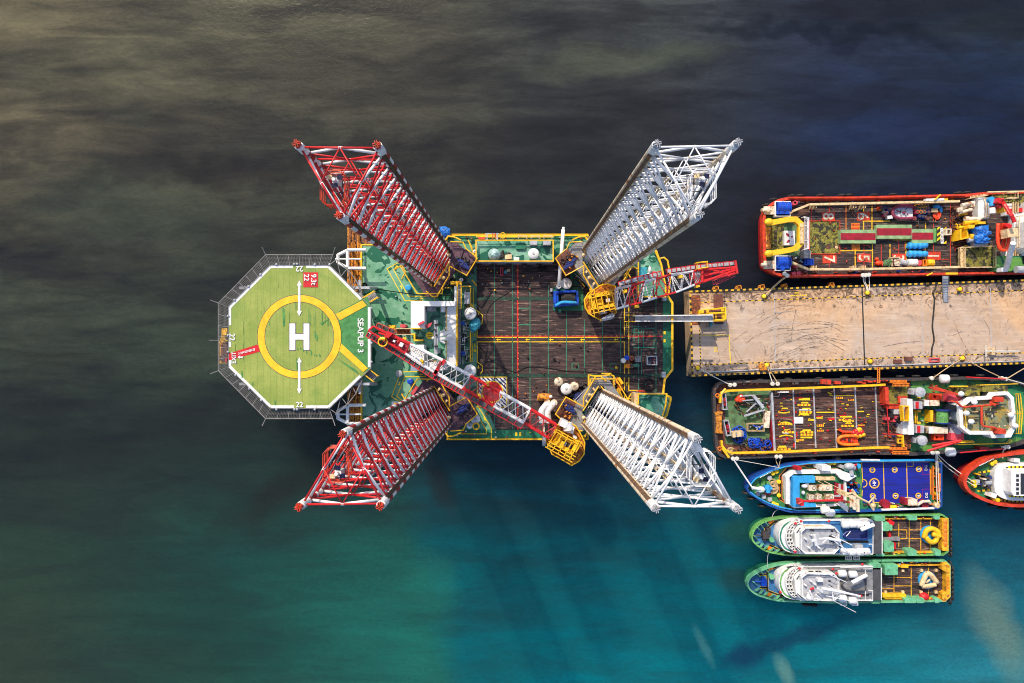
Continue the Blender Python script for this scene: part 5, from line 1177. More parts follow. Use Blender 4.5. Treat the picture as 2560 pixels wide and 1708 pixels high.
# loose things on the red vessel
def boat(nm,lab,cat,x0,x1,yc,hw,z,hullk,tubek,inner,flip=False,h=.7):
    t=thing(nm,lab,cat,(x0+x1)/2,yc,z)
    L=x1-x0; s=-1 if flip else 1; xc=(x0+x1)/2
    half=[(-.5,0),(-.46,-.45),(-.34,-.8),(-.12,-1),(.2,-1),(.5,-.92)]
    pts=spl([(xc+s*a*L,yc+b_*hw) for a,b_ in half],3); pts2=[(x,2*yc-y) for x,y in pts[::-1]]
    full=pts+pts2
    b=MB(); b.prism(inset(full,2),z+.05,z+h*.5,.85); b.build('boat_floor',hullk,t)
    b=MB(); b.tube([(x,y,z+h) for x,y in (pts2+pts[1:])],.27,8); b.build('buoyancy_tube',tubek,t,True)
    b=MB(); b.c(0)
    b.box(xc-L*.1,yc-hw*.5,xc-L*.03,yc+hw*.5,z+h*.5,z+h*.8); b.box(xc+L*.12,yc-hw*.5,xc+L*.18,yc+hw*.5,z+h*.5,z+h*.8); b.c(1); b.tube([(xc-L*.3,yc-hw*.3,z+h*.7),(xc+L*.25,yc+hw*.3,z+h*.7)],.08); b.obox(xc+L*.05,yc,6,4,0,z+h*.5,z+h); b.build('thwart',inner,t)
    return t
boat('inflatable_boat','maroon and white inflatable boat on deck beside rows of orange drums','boat',2231,2284,531,15.5,ZA,'legwhite','marroon',['lgrey','dred'])
t=boat('rescue_boat','bright orange open rescue boat hanging by the bridge of the red vessel','rescue boat',2465,2533,587,14,7,'rorange','rorange',['oran','clutter'])
def rot_boat(t,ang):
    t.rotation_euler=(0,0,math.radians(ang))
rot_boat(t,90)
k=0
dl=[(2293,515,'orarust'),(2301,513.5,'orarust'),(2309,514,'yel'),(2317,513,'yel'),(2290,522,'dred'),(2298,522,'yel'),(2306,522,'orarust'),(2314,522,'orarust'),(2294,530,'pink'),(2303,530,'oran'),(2312,530,'grey')]
def mini_drum(x,y,k_,lab,grp,par_z=ZA):
    t=thing('oil_drum',lab,'drum',x,y,par_z,grp); b=MB(); b.lathe(x,y,[(.31,par_z),(.33,par_z+.3),(.31,par_z+.6),(.31,par_z+.9)],12); b.build('barrel',k_,t)
    b=MB(); b.lathe(x,y,[(.24,par_z+.9),(.24,par_z+.93)],12); b.build('lid','clutter' if R.random()<.5 else 'brown',t)
cn={'orarust':'rusty orange','yel':'yellow','dred':'dark red','pink':'pink red','oran':'orange','grey':'grey','navy':'navy blue','dgrey':'dark grey','black':'black','rorange':'bright orange','marroon':'maroon','brown':'brown'}
rown=['back row','middle row','front row']
for x,y,kk in dl: mini_drum(x,y,kk,'%s drum, number %s from the maroon boat in the %s of drums'%(cn[kk],['one','two','three','four','five'][sum(1 for q in dl if q[1]//7==y//7 and q[0]<x)],['upper row','middle row','lower row'][0 if y<518 else 1 if y<526 else 2]),'drums in rows on the red vessel')
for x,y,kk in ((2202,520,'rorange'),(2208,522,'dgrey'),(2214,519,'navy'),(2222,522,'navy'),(2210,530,'dgrey'),(2218,531,'navy'),(2214,538,'marroon')): mini_drum(x,y,kk,'%s drum at %s of the dark cluster by the maroon boat'%(cn.get(kk,kk),{2202:'the far left',2208:'the upper left',2214:'the upper middle' if y<530 else 'the bottom',2222:'the upper right',2210:'the lower left',2218:'the lower right'}[x]),'dark drums beside the inflatable boat')
for x,y,kk in ((2300,540,'navy'),(2308,541,'navy'),(2315,543,'navy'),(2322,530,'navy'),(2321,520,'navy'),(2287,546,'pink'),(2320,546,'brown')): mini_drum(x,y,kk,'%s drum %s the orange drum rows'%(cn.get(kk,kk),{2300:'first below',2308:'second below',2315:'third below',2322:'last right of',2321:'first right of',2287:'at the lower left corner of',2320:'at the lower right corner of'}[x]),'dark drums edging the orange rows')
b=MB(); b.obox(2225,543,13,8,-8,ZA,3.7); solo(b,'white_box','small white box on the deck below the dark drums','box','white',2225,543,ZA)
for y,l in ((614,'upper of two bright blue tarpaulin rolls on the red vessel'),(635,'lower of two bright blue tarpaulin rolls on the red vessel')):
    b=MB(); b.tube([(2269+i*6,y+R.uniform(-1.2,1.2),ZA+.5) for i in range(9)],[.5,.62,.5,.6,.48,.6,.5,.58,.45],12); solo(b,'tarp_roll',l,'tarpaulin roll','lblue',2292,y,ZA)
b=MB(); b.tube([(2268,656.5,ZA+.6),(2291,656.5,ZA+.6)],.6,14); solo(b,'white_cylinder','large white cylinder lying on the deck between pallet and red drum','cylinder','white',2280,656,ZA)
b=MB(); b.tube([(2250,655,ZA+.5),(2266,658,ZA+.5)],.5,12); solo(b,'white_cylinder','short white cylinder lying half behind the grey pallet','cylinder','lgrey',2258,657,ZA)
b=MB(); b.lathe(2298,657,[(.5,ZA),(.5,3.9)],14); solo(b,'red_drum','pink-red drum at the right end of the large white cylinder','drum','pink',2298,657,ZA)
b=MB(); b.box(2270,662,2281,667,ZA,3.7); solo(b,'yellow_crate','small yellow crate below the large white cylinder','crate','yel',2275,664,ZA)
t=thing('yellow_pump','yellow pump set with round drum at the lower rail of the red vessel','pump',2322,657,ZA); b=MB(); b.tube([(2317,657,3.7),(2333,657,3.7)],.55,12); b.build('pump_drum','yel',t); b=MB(); b.strip([(2309,650),(2316,650),(2316,664),(2309,664)],2,ZA,4,True); b.build('pump_frame','oran',t)
t=thing('timber_pallet','grey slatted pallet leaning with planks beside the net heap','pallet',2243,655,ZA); b=MB()
for k in range(6): b.obox(2244+k*.4,646+k*3.6,19,2.4,10,ZA+.2,ZA+.4)
b.build('slats','rustwhite',t); b=MB(); b.obox(2230,655,3.5,22,0,ZA,ZA+.5); b.obox(2236,644,26,3,-4,ZA+.3,ZA+.6); b.build('plank','tanrope',t)
t=thing('net_heap','heap of green net with red floats near the lower cargo rail','net heap',2212,657,ZA); b=MB()
for k in range(8): b.ell(2214+R.uniform(-10,12),658+R.uniform(-6,6),ZA+.2,R.uniform(.3,.7),R.uniform(.3,.5),.4,8,5,0,.3)
b.build('green_net','mossgrn',t); b=MB(); b.ell(2196,658,ZA+.4,.55,.45,.45); b.ell(2192,648,ZA+.3,.35,.3,.3); b.ell(2202,659,ZA+.3,.4,.35,.35); b.build('float','rorange',t)
b=MB(); b.obox(2337,526,16,9,0,ZA,3.8); solo(b,'wooden_box','pale wooden box beside the small blue sheet and drums','box','tanrope',2337,526,ZA)
b=MB(); b.ell(2341,517,ZA+.3,.7,.4,.4); b.ell(2352,525,ZA+.2,.3,.6,.3); solo(b,'blue_sheet','small white and blue sheet bundle beside the pale wooden box','sheet','lblue',2342,517,ZA)
b=MB()
for k in range(5): b.torus(2343+R.uniform(-4,4),540+R.uniform(-6,6),ZA+.3,R.uniform(.3,.5),.12,14,6)
solo(b,'orange_hose','tangled orange hose heap right of the drum rows','hose','rorange',2343,540,ZA)
b=MB(); b.tube([(2262,553.5,ZA+.2),(2346,555.5,ZA+.2)],.12,6); solo(b,'scaffold_pole','long dark pole lying on deck under the inflatable boat','pole','dgrey',2300,554,ZA)
# ---------------------------------------------------------------- brown and green supply vessel below the pier
B_=thing('timber_supply_vessel','supply vessel with brown timber deck, green foredeck and white octagonal bridge below the pier','supply vessel',2200,1045,0)
out=spl([(1784,1040),(1783,980),(1788,966),(1800,955),(1830,952)],3)[:-1]+[(1830,952),(1944,949),(2180,945.7),(2269,945),(2415,942),(2480,944)]+spl([(2480,944),(2520,948),(2560,957),(2600,985),(2622,1035),(2600,1085),(2560,1110),(2500,1126)],3)+[(2277,1139.6),(2180,1136),(1944,1144.6),(1830,1148)]+spl([(1830,1148),(1808,1145),(1794,1134),(1788,1110),(1784,1040)],3)[1:-1]
hullship(B_,out,3.6,2.6,'dgrey','brown',7,'clutter')
ZB=2.6
b=MB(); b.prism([(1928,968),(2277,955),(2277,1126),(1928,1128)],ZB,ZB+.06); b.build('timber_deck','shipwood',B_)
b=MB(); b.prism([(1812,978),(1930,970),(1930,1090),(1880,1118),(1814,1110)],ZB,ZB+.06); b.build('aft_deck','mossgrn',B_)
b=MB(); b.prism([(2277,950),(2480,948),(2560,962),(2596,1000),(2608,1035),(2590,1075),(2552,1106),(2490,1122),(2277,1134)],ZB,ZB+.08); b.build('fore_deck','vesselgreen',B_)
b=MB(); b.prism([(1786,1030),(1807,1030),(1804,1040),(1804,1072),(1808,1084),(1789,1083),(1791,1072),(1790,1042)],ZB,4.0); b.build('stern_roller','orarust',B_)
b=MB(); b.strip([(1801,1008),(1802,990),(1806,981),(1822,977),(1944,973),(2080,968),(2180,964),(2214,962)],5,3.8,4.3); b.strip([(1804,1102),(1806,1116),(1816,1127),(1832,1133),(1944,1130.5),(2080,1125),(2180,1120),(2224,1119)],5,3.8,4.3); b.tube([(1803,985,4.2),(1814,972,4.2)],.22); b.tube([(1806,1121,4.2),(1822,1144,4.2)],.22)
b.build('cargo_rail','yel',B_)
b=MB(); b.torus(1793.5,989,ZB+1.1,.3,.1); b.torus(1799,1122,ZB+1.1,.3,.1); b.build('tow_eye','oran',B_)
b=MB()
for x,w in ((1984,2.6),(2035,2.6),(2087,2.6),(2139,2.6),(2190,2.2)): b.strip([(x-1,970 if x<2100 else 966),(x+5,1123 if x<2000 else 1120)],w,ZB+.06,ZB+.3)
b.strip([(1930,980),(1937,1127)],5,ZB+.06,ZB+1.2); b.build('white_deck_bar','lgrey',B_)
b=MB(); b.strip([(1928,1050),(1934,1127)],2.4,ZB+.06,ZB+1.1); b.line([(1936,1045),(1986,1044)],1.4,ZB+.06); b.line([(1938,1096),(1989,1095)],1.8,ZB+.06); b.build('red_deck_bar','dred',B_)
# painted lettering columns, worn past reading: rows of yellow and red strokes
m=MB()
def stroke(x,y,w,h,kind):
    z=ZB+.08
    m.c(0)
    if kind=='curve': m.line(spl([(x-w/2,y+h*.5),(x-w*.25,y-h*.2),(x,y-h*.5),(x+w*.25,y-h*.2),(x+w/2,y+h*.5)],3),h*.7,z)
    elif kind=='cup': m.line(spl([(x-w/2,y-h*.6),(x-w*.2,y),(x,y+h*.1),(x+w*.2,y),(x+w/2,y-h*.6)],3),h*.7,z)
    elif kind=='trap': m.flat([(x-w*.38,y-h*.5),(x+w*.38,y-h*.5),(x+w/2,y+h*.5),(x-w/2,y+h*.5)],z)
    else: m.flat([(x-w/2,y-h*.5),(x+w/2,y-h*.5),(x+w/2,y+h*.5),(x-w/2,y+h*.5)],z)
    if kind=='spot':
        m.c(1)
        for k in range(3): q=x-w*.3+k*w*.28; m.flat([(q-1.4,y-h*.5),(q+1.4,y-h*.5),(q+1.4,y+h*.4),(q-1.4,y+h*.4)],z)
for s in ((1962,1021,17,3,'trap'),(1960,1032,30,4,'cup'),(1963,1059,36,6,'curve'),(1961,1060,26,4,'spot'),(1968,1075,18,3,'trap'),(1970,1081,30,5,'spot'),(1965,1090,34,4,'curve'),(1956,1117,22,5,'trap'),(1960,1123,34,3,'spot'),
 (2011,998,28,6,'bar'),(2012,1007,20,4,'trap'),(2010,1013,32,5,'spot'),(2016,1022,23,4,'trap'),(2014,1030,32,4,'spot'),(2010,1036,28,6,'trap'),(2029,1050,18,4,'bar'),(2017,1076,24,4,'trap'),(2017,1081,32,5,'spot'),(2017,1087,31,5,'spot'),(2016,1094,29,4,'bar'),(2000,1100,18,4,'spot'),
 (2064,1031,46,2.6,'bar'),(2049,1045,16,3.4,'bar'),(2051,1064,18,6,'spot'),(2051,1077,16,4,'spot'),(2112,989,46,2.4,'bar'),(2099,995,16,4,'spot'),(2128,1000,14,4,'spot'),(2115,1042,30,4,'bar'),(2112,1050,30,4,'spot'),(2121,1053,27,4,'bar'),(2121,1058,15,3,'trap'),(2119,1065,31,5,'spot'),(2152,1029,16,3,'bar'),(2154,1064,16,4,'bar')): stroke(*s)
m.c(1)
for x,y,w,h in ((1997,995,20,2),(2050,1042,16,2.4),(2078,1048,18,4),(2106,1039,18,2.4),(2152,1065,20,2.4),(1960,996,5,3),(1960,1026,6,2.4),(1960,1070,5,4),(1968,1097,4,8),(1962,1106,5,4),(1988,1008,3,4),(1990,1031,3,5),(2034,1010,3,4),(2037,1036,3,4),(1992,1087,3,14),(1985,1112,3,14),(2138,1043,3,4),(1983,1055,3,10)): m.flat([(x-w/2,y-h/2),(x+w/2,y-h/2),(x+w/2,y+h/2),(x-w/2,y+h/2)],ZB+.09)
for k in range(70):
    x=R.choice((1962,2011,2060,2113,2163))+R.uniform(-21,21); y=R.uniform(980,1116); w=R.uniform(2,7); h=R.uniform(1.2,2.6); m.c(k%2); m.flat([(x-w/2,y-h/2),(x+w/2,y-h/2),(x+w/2,y+h/2),(x-w/2,y+h/2)],ZB+.085)
m.c(2)
for x,y,w,h in ((1958,980.5,28,3.4),(2013,1025,30,2.6),(1964,1083,14,2)): m.flat([(x-w/2,y-h/2),(x+w/2,y-h/2),(x+w/2,y+h/2),(x-w/2,y+h/2)],ZB+.1)
m.build('painted_marking',['lyel','red','white'],B_)
b=MB(); b.box(1986,1043,2008,1059,ZB+.06,ZB+.35); b.build('white_hatch','white',B_)
clutter(B_,(1945,975,2190,1118),60,ZB+.06,['clutter','brown','rustplate','dgrey','redrust'],'lashing_gear',1.5,4,.3)
clutter(B_,(2200,1015,2268,1120),40,ZB+.06,['clutter','brown','navy','dgrey','redrust','oran'],'break_gear',2,6,1.0)
clutter(B_,(2290,960,2400,1115),46,ZB+.08,['clutter','dgreen','redrust','lgrey','yel'],'fore_fitting',2,6,1.0)
# stern clutter
pipes(B_,(1850,985,1925,1030),26,ZB,['clutter','rustwhite','brown','dred','lgrey'],r=.1)
clutter(B_,(1838,1000,1928,1045),40,ZB,['clutter','brown','dgrey','rustplate'],rot=(0,30,-40))
clutter(B_,(1832,1095,1928,1128),50,ZB,['clutter','brown','navy','rustplate','dgrey'],rot=(0,30,-40))
b=MB(); b.beam((1884,990,4.2),(1908,1020,4.2),.5,.4); b.beam((1860,1040,3.8),(1912,1024,4),.3,.3); b.beam((1866,1030,4),(1890,1008,4.2),.2,.2); b.beam((1856,990,3.8),(1888,988,3.8),.2,.2); b.beam((1856,1002,3.8),(1888,999,3.8),.2,.2); b.build('steel_frame','lgrey',B_)
b=MB(); b.obox(1918,1049,13,42,4,ZB,3.8); solo(b,'plank_stack','pale tapered stack of planks standing beside the white deck bar','plank stack','rustwhite',1918,1049,ZB)
t=thing('open_crate','wooden-framed open crate with blue rope beside the pale plank stack','crate',1890,1068,ZB); b=MB(); b.strip([(1870,1060),(1911,1060),(1911,1078),(1870,1078)],1.8,ZB,3.6,True); b.build('crate_frame','tanrope',t); b=MB()
for k in range(14): b.c(k%2); x,y=R.uniform(1876,1906),R.uniform(1063,1075); b.tube([(x,y,3.2),(x+R.uniform(-5,5),y+R.uniform(-4,4),3.4)],.14,5)
b.build('crate_rope',['lgrey','blue'],t)
def ropeheap(nm,lab,x,y,rx,ry,kk,n,z):
    b=MB()
    for k in range(n): b.torus(x+R.uniform(-rx,rx),y+R.uniform(-ry,ry),z+.1+R.uniform(0,.5),R.uniform(.25,.7),.1,14,5)
    return solo(b,nm,lab,'rope heap',kk,x,y,z)
ropeheap('rope_heap','heap of blue rope around the cream machine on the stern deck',1848,1086,13,13,'blue',16,ZB)
ropeheap('rope_heap','long heap of blue rope along the lower yellow rail of the timber vessel',1900,1112,22,9,'blue',18,ZB)
ropeheap('rope_heap','small tan rope coil at the lower stern corner',1829,1127,5,4,'tanrope',7,ZB)
t=thing('cream_machine','cream yellow machine box half buried in blue rope at the stern','machine box',1845,1086,ZB); b=MB(); b.obox(1845,1086,27,13,-8,ZB,4.4); b.build('machine_box','cream',t); b=MB(); b.obox(1857,1084,5,10,-8,4.4,4.5); b.obox(1841,1087,3,11,-8,4.4,4.46); b.build('dark_panel','grey',t)
for pts,l in (([(1806,985),(1814,984),(1818,1024),(1808,1024)],'grey and red rack standing upright along the upper stern edge'),([(1810,1053),(1821,1052),(1828,1088),(1818,1090)],'grey and red rack tilted beside the orange stern roller')):
    xs=[p[0] for p in pts]; ys=[p[1] for p in pts]; t=thing('fender_rack',l,'rack',sum(xs)/4,sum(ys)/4,ZB); b=MB(); b.strip(pts,2.2,ZB,4.0,True); b.build('rack_frame','lgrey',t); b=MB(); cx,cy=sum(xs)/4,sum(ys)/4; b.obox(cx,cy-3,6,10,-8,ZB,3.9); b.obox(cx+1,cy+7,6,6,-8,ZB,3.8); b.build('red_float','dred',t)
t=thing('orange_floats','bunch of orange floats with white top beside the white rack pipes','floats',1850,997,ZB); b=MB()
for x,y in ((1852,990),(1843,1000),(1851,1001),(1847,995),(1857,999)): b.ell(x,y,3.4,.42,.42,.42)
b.build('float','rorange',t); b=MB(); b.ell(1852,990.5,3.8,.2,.2,.15); b.build('float_top','white',t)
boat('inflatable_boat','orange inflatable boat on the timber deck near painted yellow marks','boat',2095,2147,1101,11,ZB,'rorange','oran',['rorange','clutter'])
t=thing('orange_anchor_gear','orange anchor bar and yellow-red floats lying above the orange inflatable boat','float gear',2140,1083,ZB); b=MB(); b.tube([(2097,1074,3),(2106,1079,3.1),(2130,1081,3.1)],.22,6)
for k in range(7): b.tube([(2106+k*3.6,1080,3),(2105+k*3.6,1086,2.9)],.09,5)
b.build('anchor_bar','rorange',t); b=MB()
for k in range(12): b.c(k%2); b.ell(2132+R.uniform(0,26),1083+R.uniform(-10,9),3.1,.45,.4,.4)
b.build('float',['red','yel'],t)
# gear at the break of the deck
b=MB(); b.box(2223,966,2270,1010,ZB,2.9); b.build('mossy_platform','moss',B_)
b=MB(); b.prism([(2213,970),(2221,968),(2224,1012),(2214,1010)],ZB,4.6); b.box(2246,990,2268,1008,2.9,3.2); b.box(2219,1012,2250,1022,ZB,4); b.build('red_frame','redrust',B_)
b=MB(); b.strip([(2202,1011),(2250,1011)],1.6,4,4.2); b.tube([(2217,1012,4.2),(2222,1086,4.2)],.08); b.tube([(2206,1085,4.2),(2256,1087,4.2)],.1); b.build('red_pipe','red',B_)
t=thing('cable_spooler','black and red spooling gear with white drum beside the white cross beam','spooling gear',2240,1045,ZB); b=MB(); b.torus(2251,1048,3.6,.7,.16); b.torus(2251,1048,4,.5,.12); b.obox(2232,1038,10,14,20,ZB,3.6); b.tube([(2222,1035,3.2),(2250,1045,3.6)],.12); b.build('spool','black',t); b=MB(); b.box(2235,1023,2248,1036,ZB,3.9); b.build('white_drum','lgrey',t); b=MB(); b.box(2214,1043,2225,1051,ZB,3.6); b.box(2233,1047,2240,1055,ZB,3.5); b.box(2237,1040,2246,1047,ZB,3.8); b.build('red_block','pink',t)
b=MB(); b.prism([(2267,998),(2281,998),(2285,1087),(2271,1087)],ZB,5.2); b.box(2257,1055,2270,1086,ZB,4.6); WB=b.build('white_cross_beam','white',B_)
b=MB(); b.strip([(2257,1016),(2272,1016),(2272,1052),(2260,1052)],2.4,5,6,True); b.strip([(2246,1090),(2258,1090),(2260,1118)],3,4,4.6); b.strip([(2246,1098),(2256,1098),(2256,1108),(2246,1108)],2,4,4.4,True); b.build('yellow_frame','yel',WB)
b=MB(); b.box(2260,1088,2277,1122,ZB,3.4); b.build('rusty_step','rustplate',B_)
for y0,y1 in ((950,966),(1118,1136)):
    b=MB(); 
    for k in range(13): b.tube([(2226+k*3.3,y0,4.2),(2226+k*3.3,y0+6,4.2)],.1,5); b.tube([(2232+k*3.3,y1-6,4.0),(2232+k*3.3,y1,4.0)],.1,5)
    b.strip([(2225,y0+6.5),(2268,y0+6.5)],2,3.8,4.2); b.strip([(2232,y1-7),(2274,y1-7)],2,3.8,4.2); b.build('step_rack','oran',B_)
b=MB(); b.obox(2066,955,24,12,4,3.6,4.2); b.obox(2095,957,14,7,0,3.6,4.2)
for k in range(16): x=R.uniform(2020,2240); b.obox(x,R.choice((R.uniform(951,960),R.uniform(1127,1136)-(x-2020)*.02)),R.uniform(4,12),R.uniform(2,4),0,3.3,4)
b.build('side_gear','redrust',B_)
clutter(B_,(1850,952,2210,962),34,3.2,['clutter','brown','rustplate','dgrey','lgrey'],'upper_side_fitting',2,9,.6)
clutter(B_,(1850,1131,2200,1139),34,3.0,['clutter','brown','rustplate','oran'],'lower_side_fitting',2,9,.6)
# fore ship
for x,y in ((2303,981),(2308,1102)):
    b=MB(); b.lathe(x,y,[(.55,ZB),(.55,5),(.85,5.1),(.85,5.6),(.3,5.75)],20); b.box(x-21,y-5,x-10,y+6,ZB,4.6); o=b.build('white_vent','lgrey',B_)
for x,y in ((2294,1013),(2298,1073)):
    b=MB().c(0); b.box(x-8,y-9,x+12,y+10,ZB,5.2); b.c(1); b.box(x-2,y-8,x+3,y+9,5.2,5.6); b.c(2); b.obox(x+14,y+2,7,9,20,ZB,4.6); b.build('fire_monitor',['lgrey','red','clutter'],B_)
b=MB(); b.strip([(2289,1028),(2289,1058)],1.4,4,4.2); b.strip([(2293,1028),(2293,1058)],1.4,4,4.2); b.box(2294,1026,2302,1031,ZB,4); b.box(2293,1055,2302,1060,ZB,4); b.build('yellow_pipe_pair','yel',B_)
for a,l in (((2311,1001,2349,1015),'white rusty container on the upper side of the green reel'),((2322,1068,2370,1084),'white rusty container on the lower side of the green reel')):
    t=thing('deck_container',l,'container',(a[0]+a[2])/2,(a[1]+a[3])/2,ZB); b=MB(); b.box(a[0],a[1],a[2],a[3],ZB,5); b.build('container_body','rustwhite',t); b=MB(); b.box(a[0],a[1],a[0]+12,a[3],5,5.03); b.build('white_end','white',t)
t=thing('cable_reel','big green and white rope reel in front of the curved white bridge front','reel',2352,1040,ZB); b=MB(); b.tube([(2355,1026,4.6),(2355,1056,4.6)],.95,16); b.build('green_drum','limegreen',t); b=MB(); b.tube([(2356,1024,4.6),(2356,1027,4.6)],1.25,18); b.tube([(2356,1056,4.6),(2356,1059,4.6)],1.25,18); b.build('reel_flange','navy',t); b=MB(); b.box(2326,1026,2333,1055,ZB,4.4); b.build('yellow_guard','yel',t); b=MB(); b.box(2334,1026,2342,1056,ZB,4); b.build('rusty_engine','rustplate',t)
b=MB()
for k in range(12): b.lathe(2386,1006,[(.1,3),(.1,3.1)],4) if 0 else None
b.tube([(2386,1006,3.8),(2386,1084,3.8)],1.1,18); b.build('bridge_front','lgrey',B_)
b=MB(); b.box(2391,1014,2398,1030,ZB,6.6); b.box(2393,1052,2398,1062,ZB,6.6); b.build('dark_window','glass',B_)
ring=[(2398,1016),(2426,994),(2474,991),(2480,982),(2520,980),(2534,994),(2538,1035),(2538,1072),(2527,1093),(2480,1095),(2476,1086),(2424,1086),(2401,1068)]
b=MB(); b.prism(inset(ring,12),ZB,4.2); b.prism(ring,4.2,6.4); BH2=b.build('wheelhouse','white',B_)
b=MB(); b.strip(inset(ring,3.5),8.5,6.4,7.2,True); b.build('roof_parapet','white',BH2)
b=MB(); b.prism(inset(ring,7),6.4,6.48); b.build('mossy_roof','mossroof',BH2)
b=MB(); b.tube([(2377,1003,7.6),(2392,1006,7.6),(2404,1017,7.6),(2414,1018,7.6),(2475,1013,7.6),(2482,1010,7.6),(2495,1010,7.6)],.17,8); b.tube([(2454,1016,7.6),(2454,1058,7.6),(2458,1066,7.6),(2485,1069,7.6),(2494,1074,7.6)],.17,8); b.tube([(2475,1006,7.7),(2488,1014,7.7)],.2); b.build('red_mast_pipe','redrust',BH2)
for a in ((2488,993,2509,1005),(2494,1073,2515,1085)):
    b=MB(); b.box(*a,6.5,8); b.build('red_cabinet','redrust',BH2)
pipes(BH2,(2415,1010,2520,1070),26,6.6,['rustwhite','dgrey','cream','clutter'],'roof_pipe',.08)
b=MB()
for x,y in ((2416,1033),(2428,1054),(2538,1065),(2527,1038),(2403,985),(2436,1006)): b.ell(x,y,7.4,.5,.45,.45)
b.build('white_dome','white',BH2)
b=MB(); b.rail([(2412,1012),(2416,1070)],6.5,1,.06); b.rail([(2551,985),(2556,1035),(2552,1085)],6,1,.09); b.rail([(2545,986),(2549,1035),(2546,1085)],6,1,.06); b.strip([(2376,966),(2420,966)],2.6,5,5.4); b.strip([(2390,1107),(2436,1105)],2.6,5,5.4)
for k in range(14): b.tube([(2378+k*3,965,5),(2378+k*3,970,5)],.07,4); b.tube([(2392+k*3,1101,5),(2392+k*3,1106,5)],.07,4)
b.rail([(2450,963),(2545,960)],5.5,1,.07); b.rail([(2395,1112),(2520,1109),(2530,1100)],4,1,.07); b.build('yellow_railing','yel',B_)
b=MB(); b.box(2400,970,2450,990,ZB,6); b.box(2455,965,2520,980,ZB,6.4); b.build('side_house','moss',B_)
for p in ([(2322,968),(2340,967),(2397,984),(2394,988),(2330,974)],): 
    b=MB(); b.prism(p,5.6,6.1); b.build('red_derrick','redrust',B_)
b=MB(); b.tube([(2330,1115,6),(2402,1102,7)],.24,8); b.tube([(2318,1128,6),(2400,1103,7)],.2,8); b.build('red_derrick','red',B_)
for a in ((2371,985,2404,1005),(2377,1083,2410,1101)):
    b=MB(); b.box(*a,ZB,4.8); b.build('red_house','pink',B_)
for a in ((2332,987,2353,998),(2337,1088,2358,1099)):
    b=MB(); b.box(a[0]-14,a[1]-4,a[2]+22,a[3]+6,ZB,3.4); b.build('brown_base','brown',B_); b=MB(); b.strip([(a[0],a[1]),(a[2],a[1]),(a[2],a[3]),(a[0],a[3])],3.4,3.4,4.3,True); b.box(a[0]+8,a[1],a[2],a[3],3.4,4.1); b.build('red_hatch','rorange',B_)
for x,y,l in ((2361,947.5,'white barrel raft on the upper bulwark of the green foredeck'),(2376,1130,'white barrel raft on the lower bulwark of the green foredeck')):
    b=MB(); b.tube([(x-11,y,4.4),(x-8,y,4.4),(x+8,y,4.4),(x+11,y,4.4)],[.4,.75,.75,.4],14); solo(b,'raft_canister',l,'life raft','white',x,y,3.6,smooth=True)
b=MB(); b.box(2450,1118,2473,1126,ZB,4.2); b.build('dark_red_locker','dred',B_)
b=MB(); b.tube([(2415,943,4.2),(2515,948,4.2)],.12); b.tube([(2400,1132,4.2),(2510,1122,4.2)],.12); b.build('red_rail','red',B_)
bitts(B_,[(1826,963),(1837,962),(1932,960),(1945,960),(2331,946),(2506,946),(2516,948),(1833,1147),(1843,1147),(1942,1142),(1952,1142),(2333,1133),(2345,1133),(2512,1120),(2522,1118)],3.4,'rope')
tyres(B_,[(1854,951),(1900,949.5),(1970,947),(2047,945.5),(2110,944),(2170,943.5),(2250,941),(2290,940),(2345,939),(2385,938.5),(2450,938.5),(1787,1000),(1788,1130),(1800,1146),(2025,1143),(2090,1141)],2.6)
t=thing('quay_ladder','narrow yellow ladder bridging from pier kerb to the timber vessel','ladder',2196,938,3.4); b=MB()
for x in (2194,2199): b.tube([(x,918,4.2),(x,958,4.2)],.09,5)
for k in range(10): b.tube([(2194,920+k*4,4.2),(2199,920+k*4,4.2)],.05,4)
b.build('ladder_frame','oran',t)
# ---------------------------------------------------------------- blue cargo boat
C_=thing('blue_cargo_boat','dark blue cargo boat with royal blue deck and numbered circles','cargo boat',2110,1215,0)
up=spl([(1866,1222),(1872,1206),(1886,1191),(1920,1175),(1962,1161),(2024,1153)],4)
lo=spl([(2131,1282),(1993,1283),(1947,1274),(1917,1263),(1890,1246),(1872,1234),(1866,1222)],4)
hullship(C_,up+[(2100,1151),(2200,1150),(2340,1150),(2356,1158),(2356,1266),(2346,1273),(2200,1279)]+lo[:-1],3.6,2.5,'navy','vesselgreen',4.2,'hullblue',.82)
Z=2.5
b=MB(); b.strip([(1876,1212),(1890,1196),(1922,1180),(1962,1167),(2024,1158),(2154,1154)],3,3.5,3.7); b.strip([(1876,1230),(1893,1243),(1920,1257),(1950,1268),(1995,1277),(2131,1275)],3,3.5,3.7); b.strip([(2154,1152),(2210,1152),(2336,1150.5)],4.5,3.5,3.9); b.build('inner_coaming','lblue',C_)
b=MB(); b.strip([(2205,1275),(2336,1271)],4,3.5,3.9); b.strip([(2154,1150),(2200,1150.5)],3,3.6,4.0); b.build('white_cap_rail','white',C_)
nm=MB()
for k in range(12): t=k/11; x,y=1901+t*39,1193.5-t*20.5; nm.obox(x,y,2.6,2.6,-27,3.63,3.7)
nm.build('bow_lettering','white',C_)
b=MB(); b.prism([(2154,1156),(2325,1156),(2327,1258),(2209,1258),(2157,1258)],Z,Z+.08); CD=b.build('cargo_deck','bluedeck',C_)
b=MB()
for p,w in (([(2154,1155),(2157,1206)],2),([(2156,1225),(2155,1240)],2),([(2208.5,1156),(2211,1256)],2),([(2266.5,1156),(2269,1256)],2),([(2325,1156),(2327,1256)],2),([(2154,1155),(2325,1155)],1.6),([(2182,1256.5),(2211,1256.5),(2211,1266)],2),([(2268,1166),(2283,1166),(2283,1155)],1.4)): b.line(p,w,Z+.08)
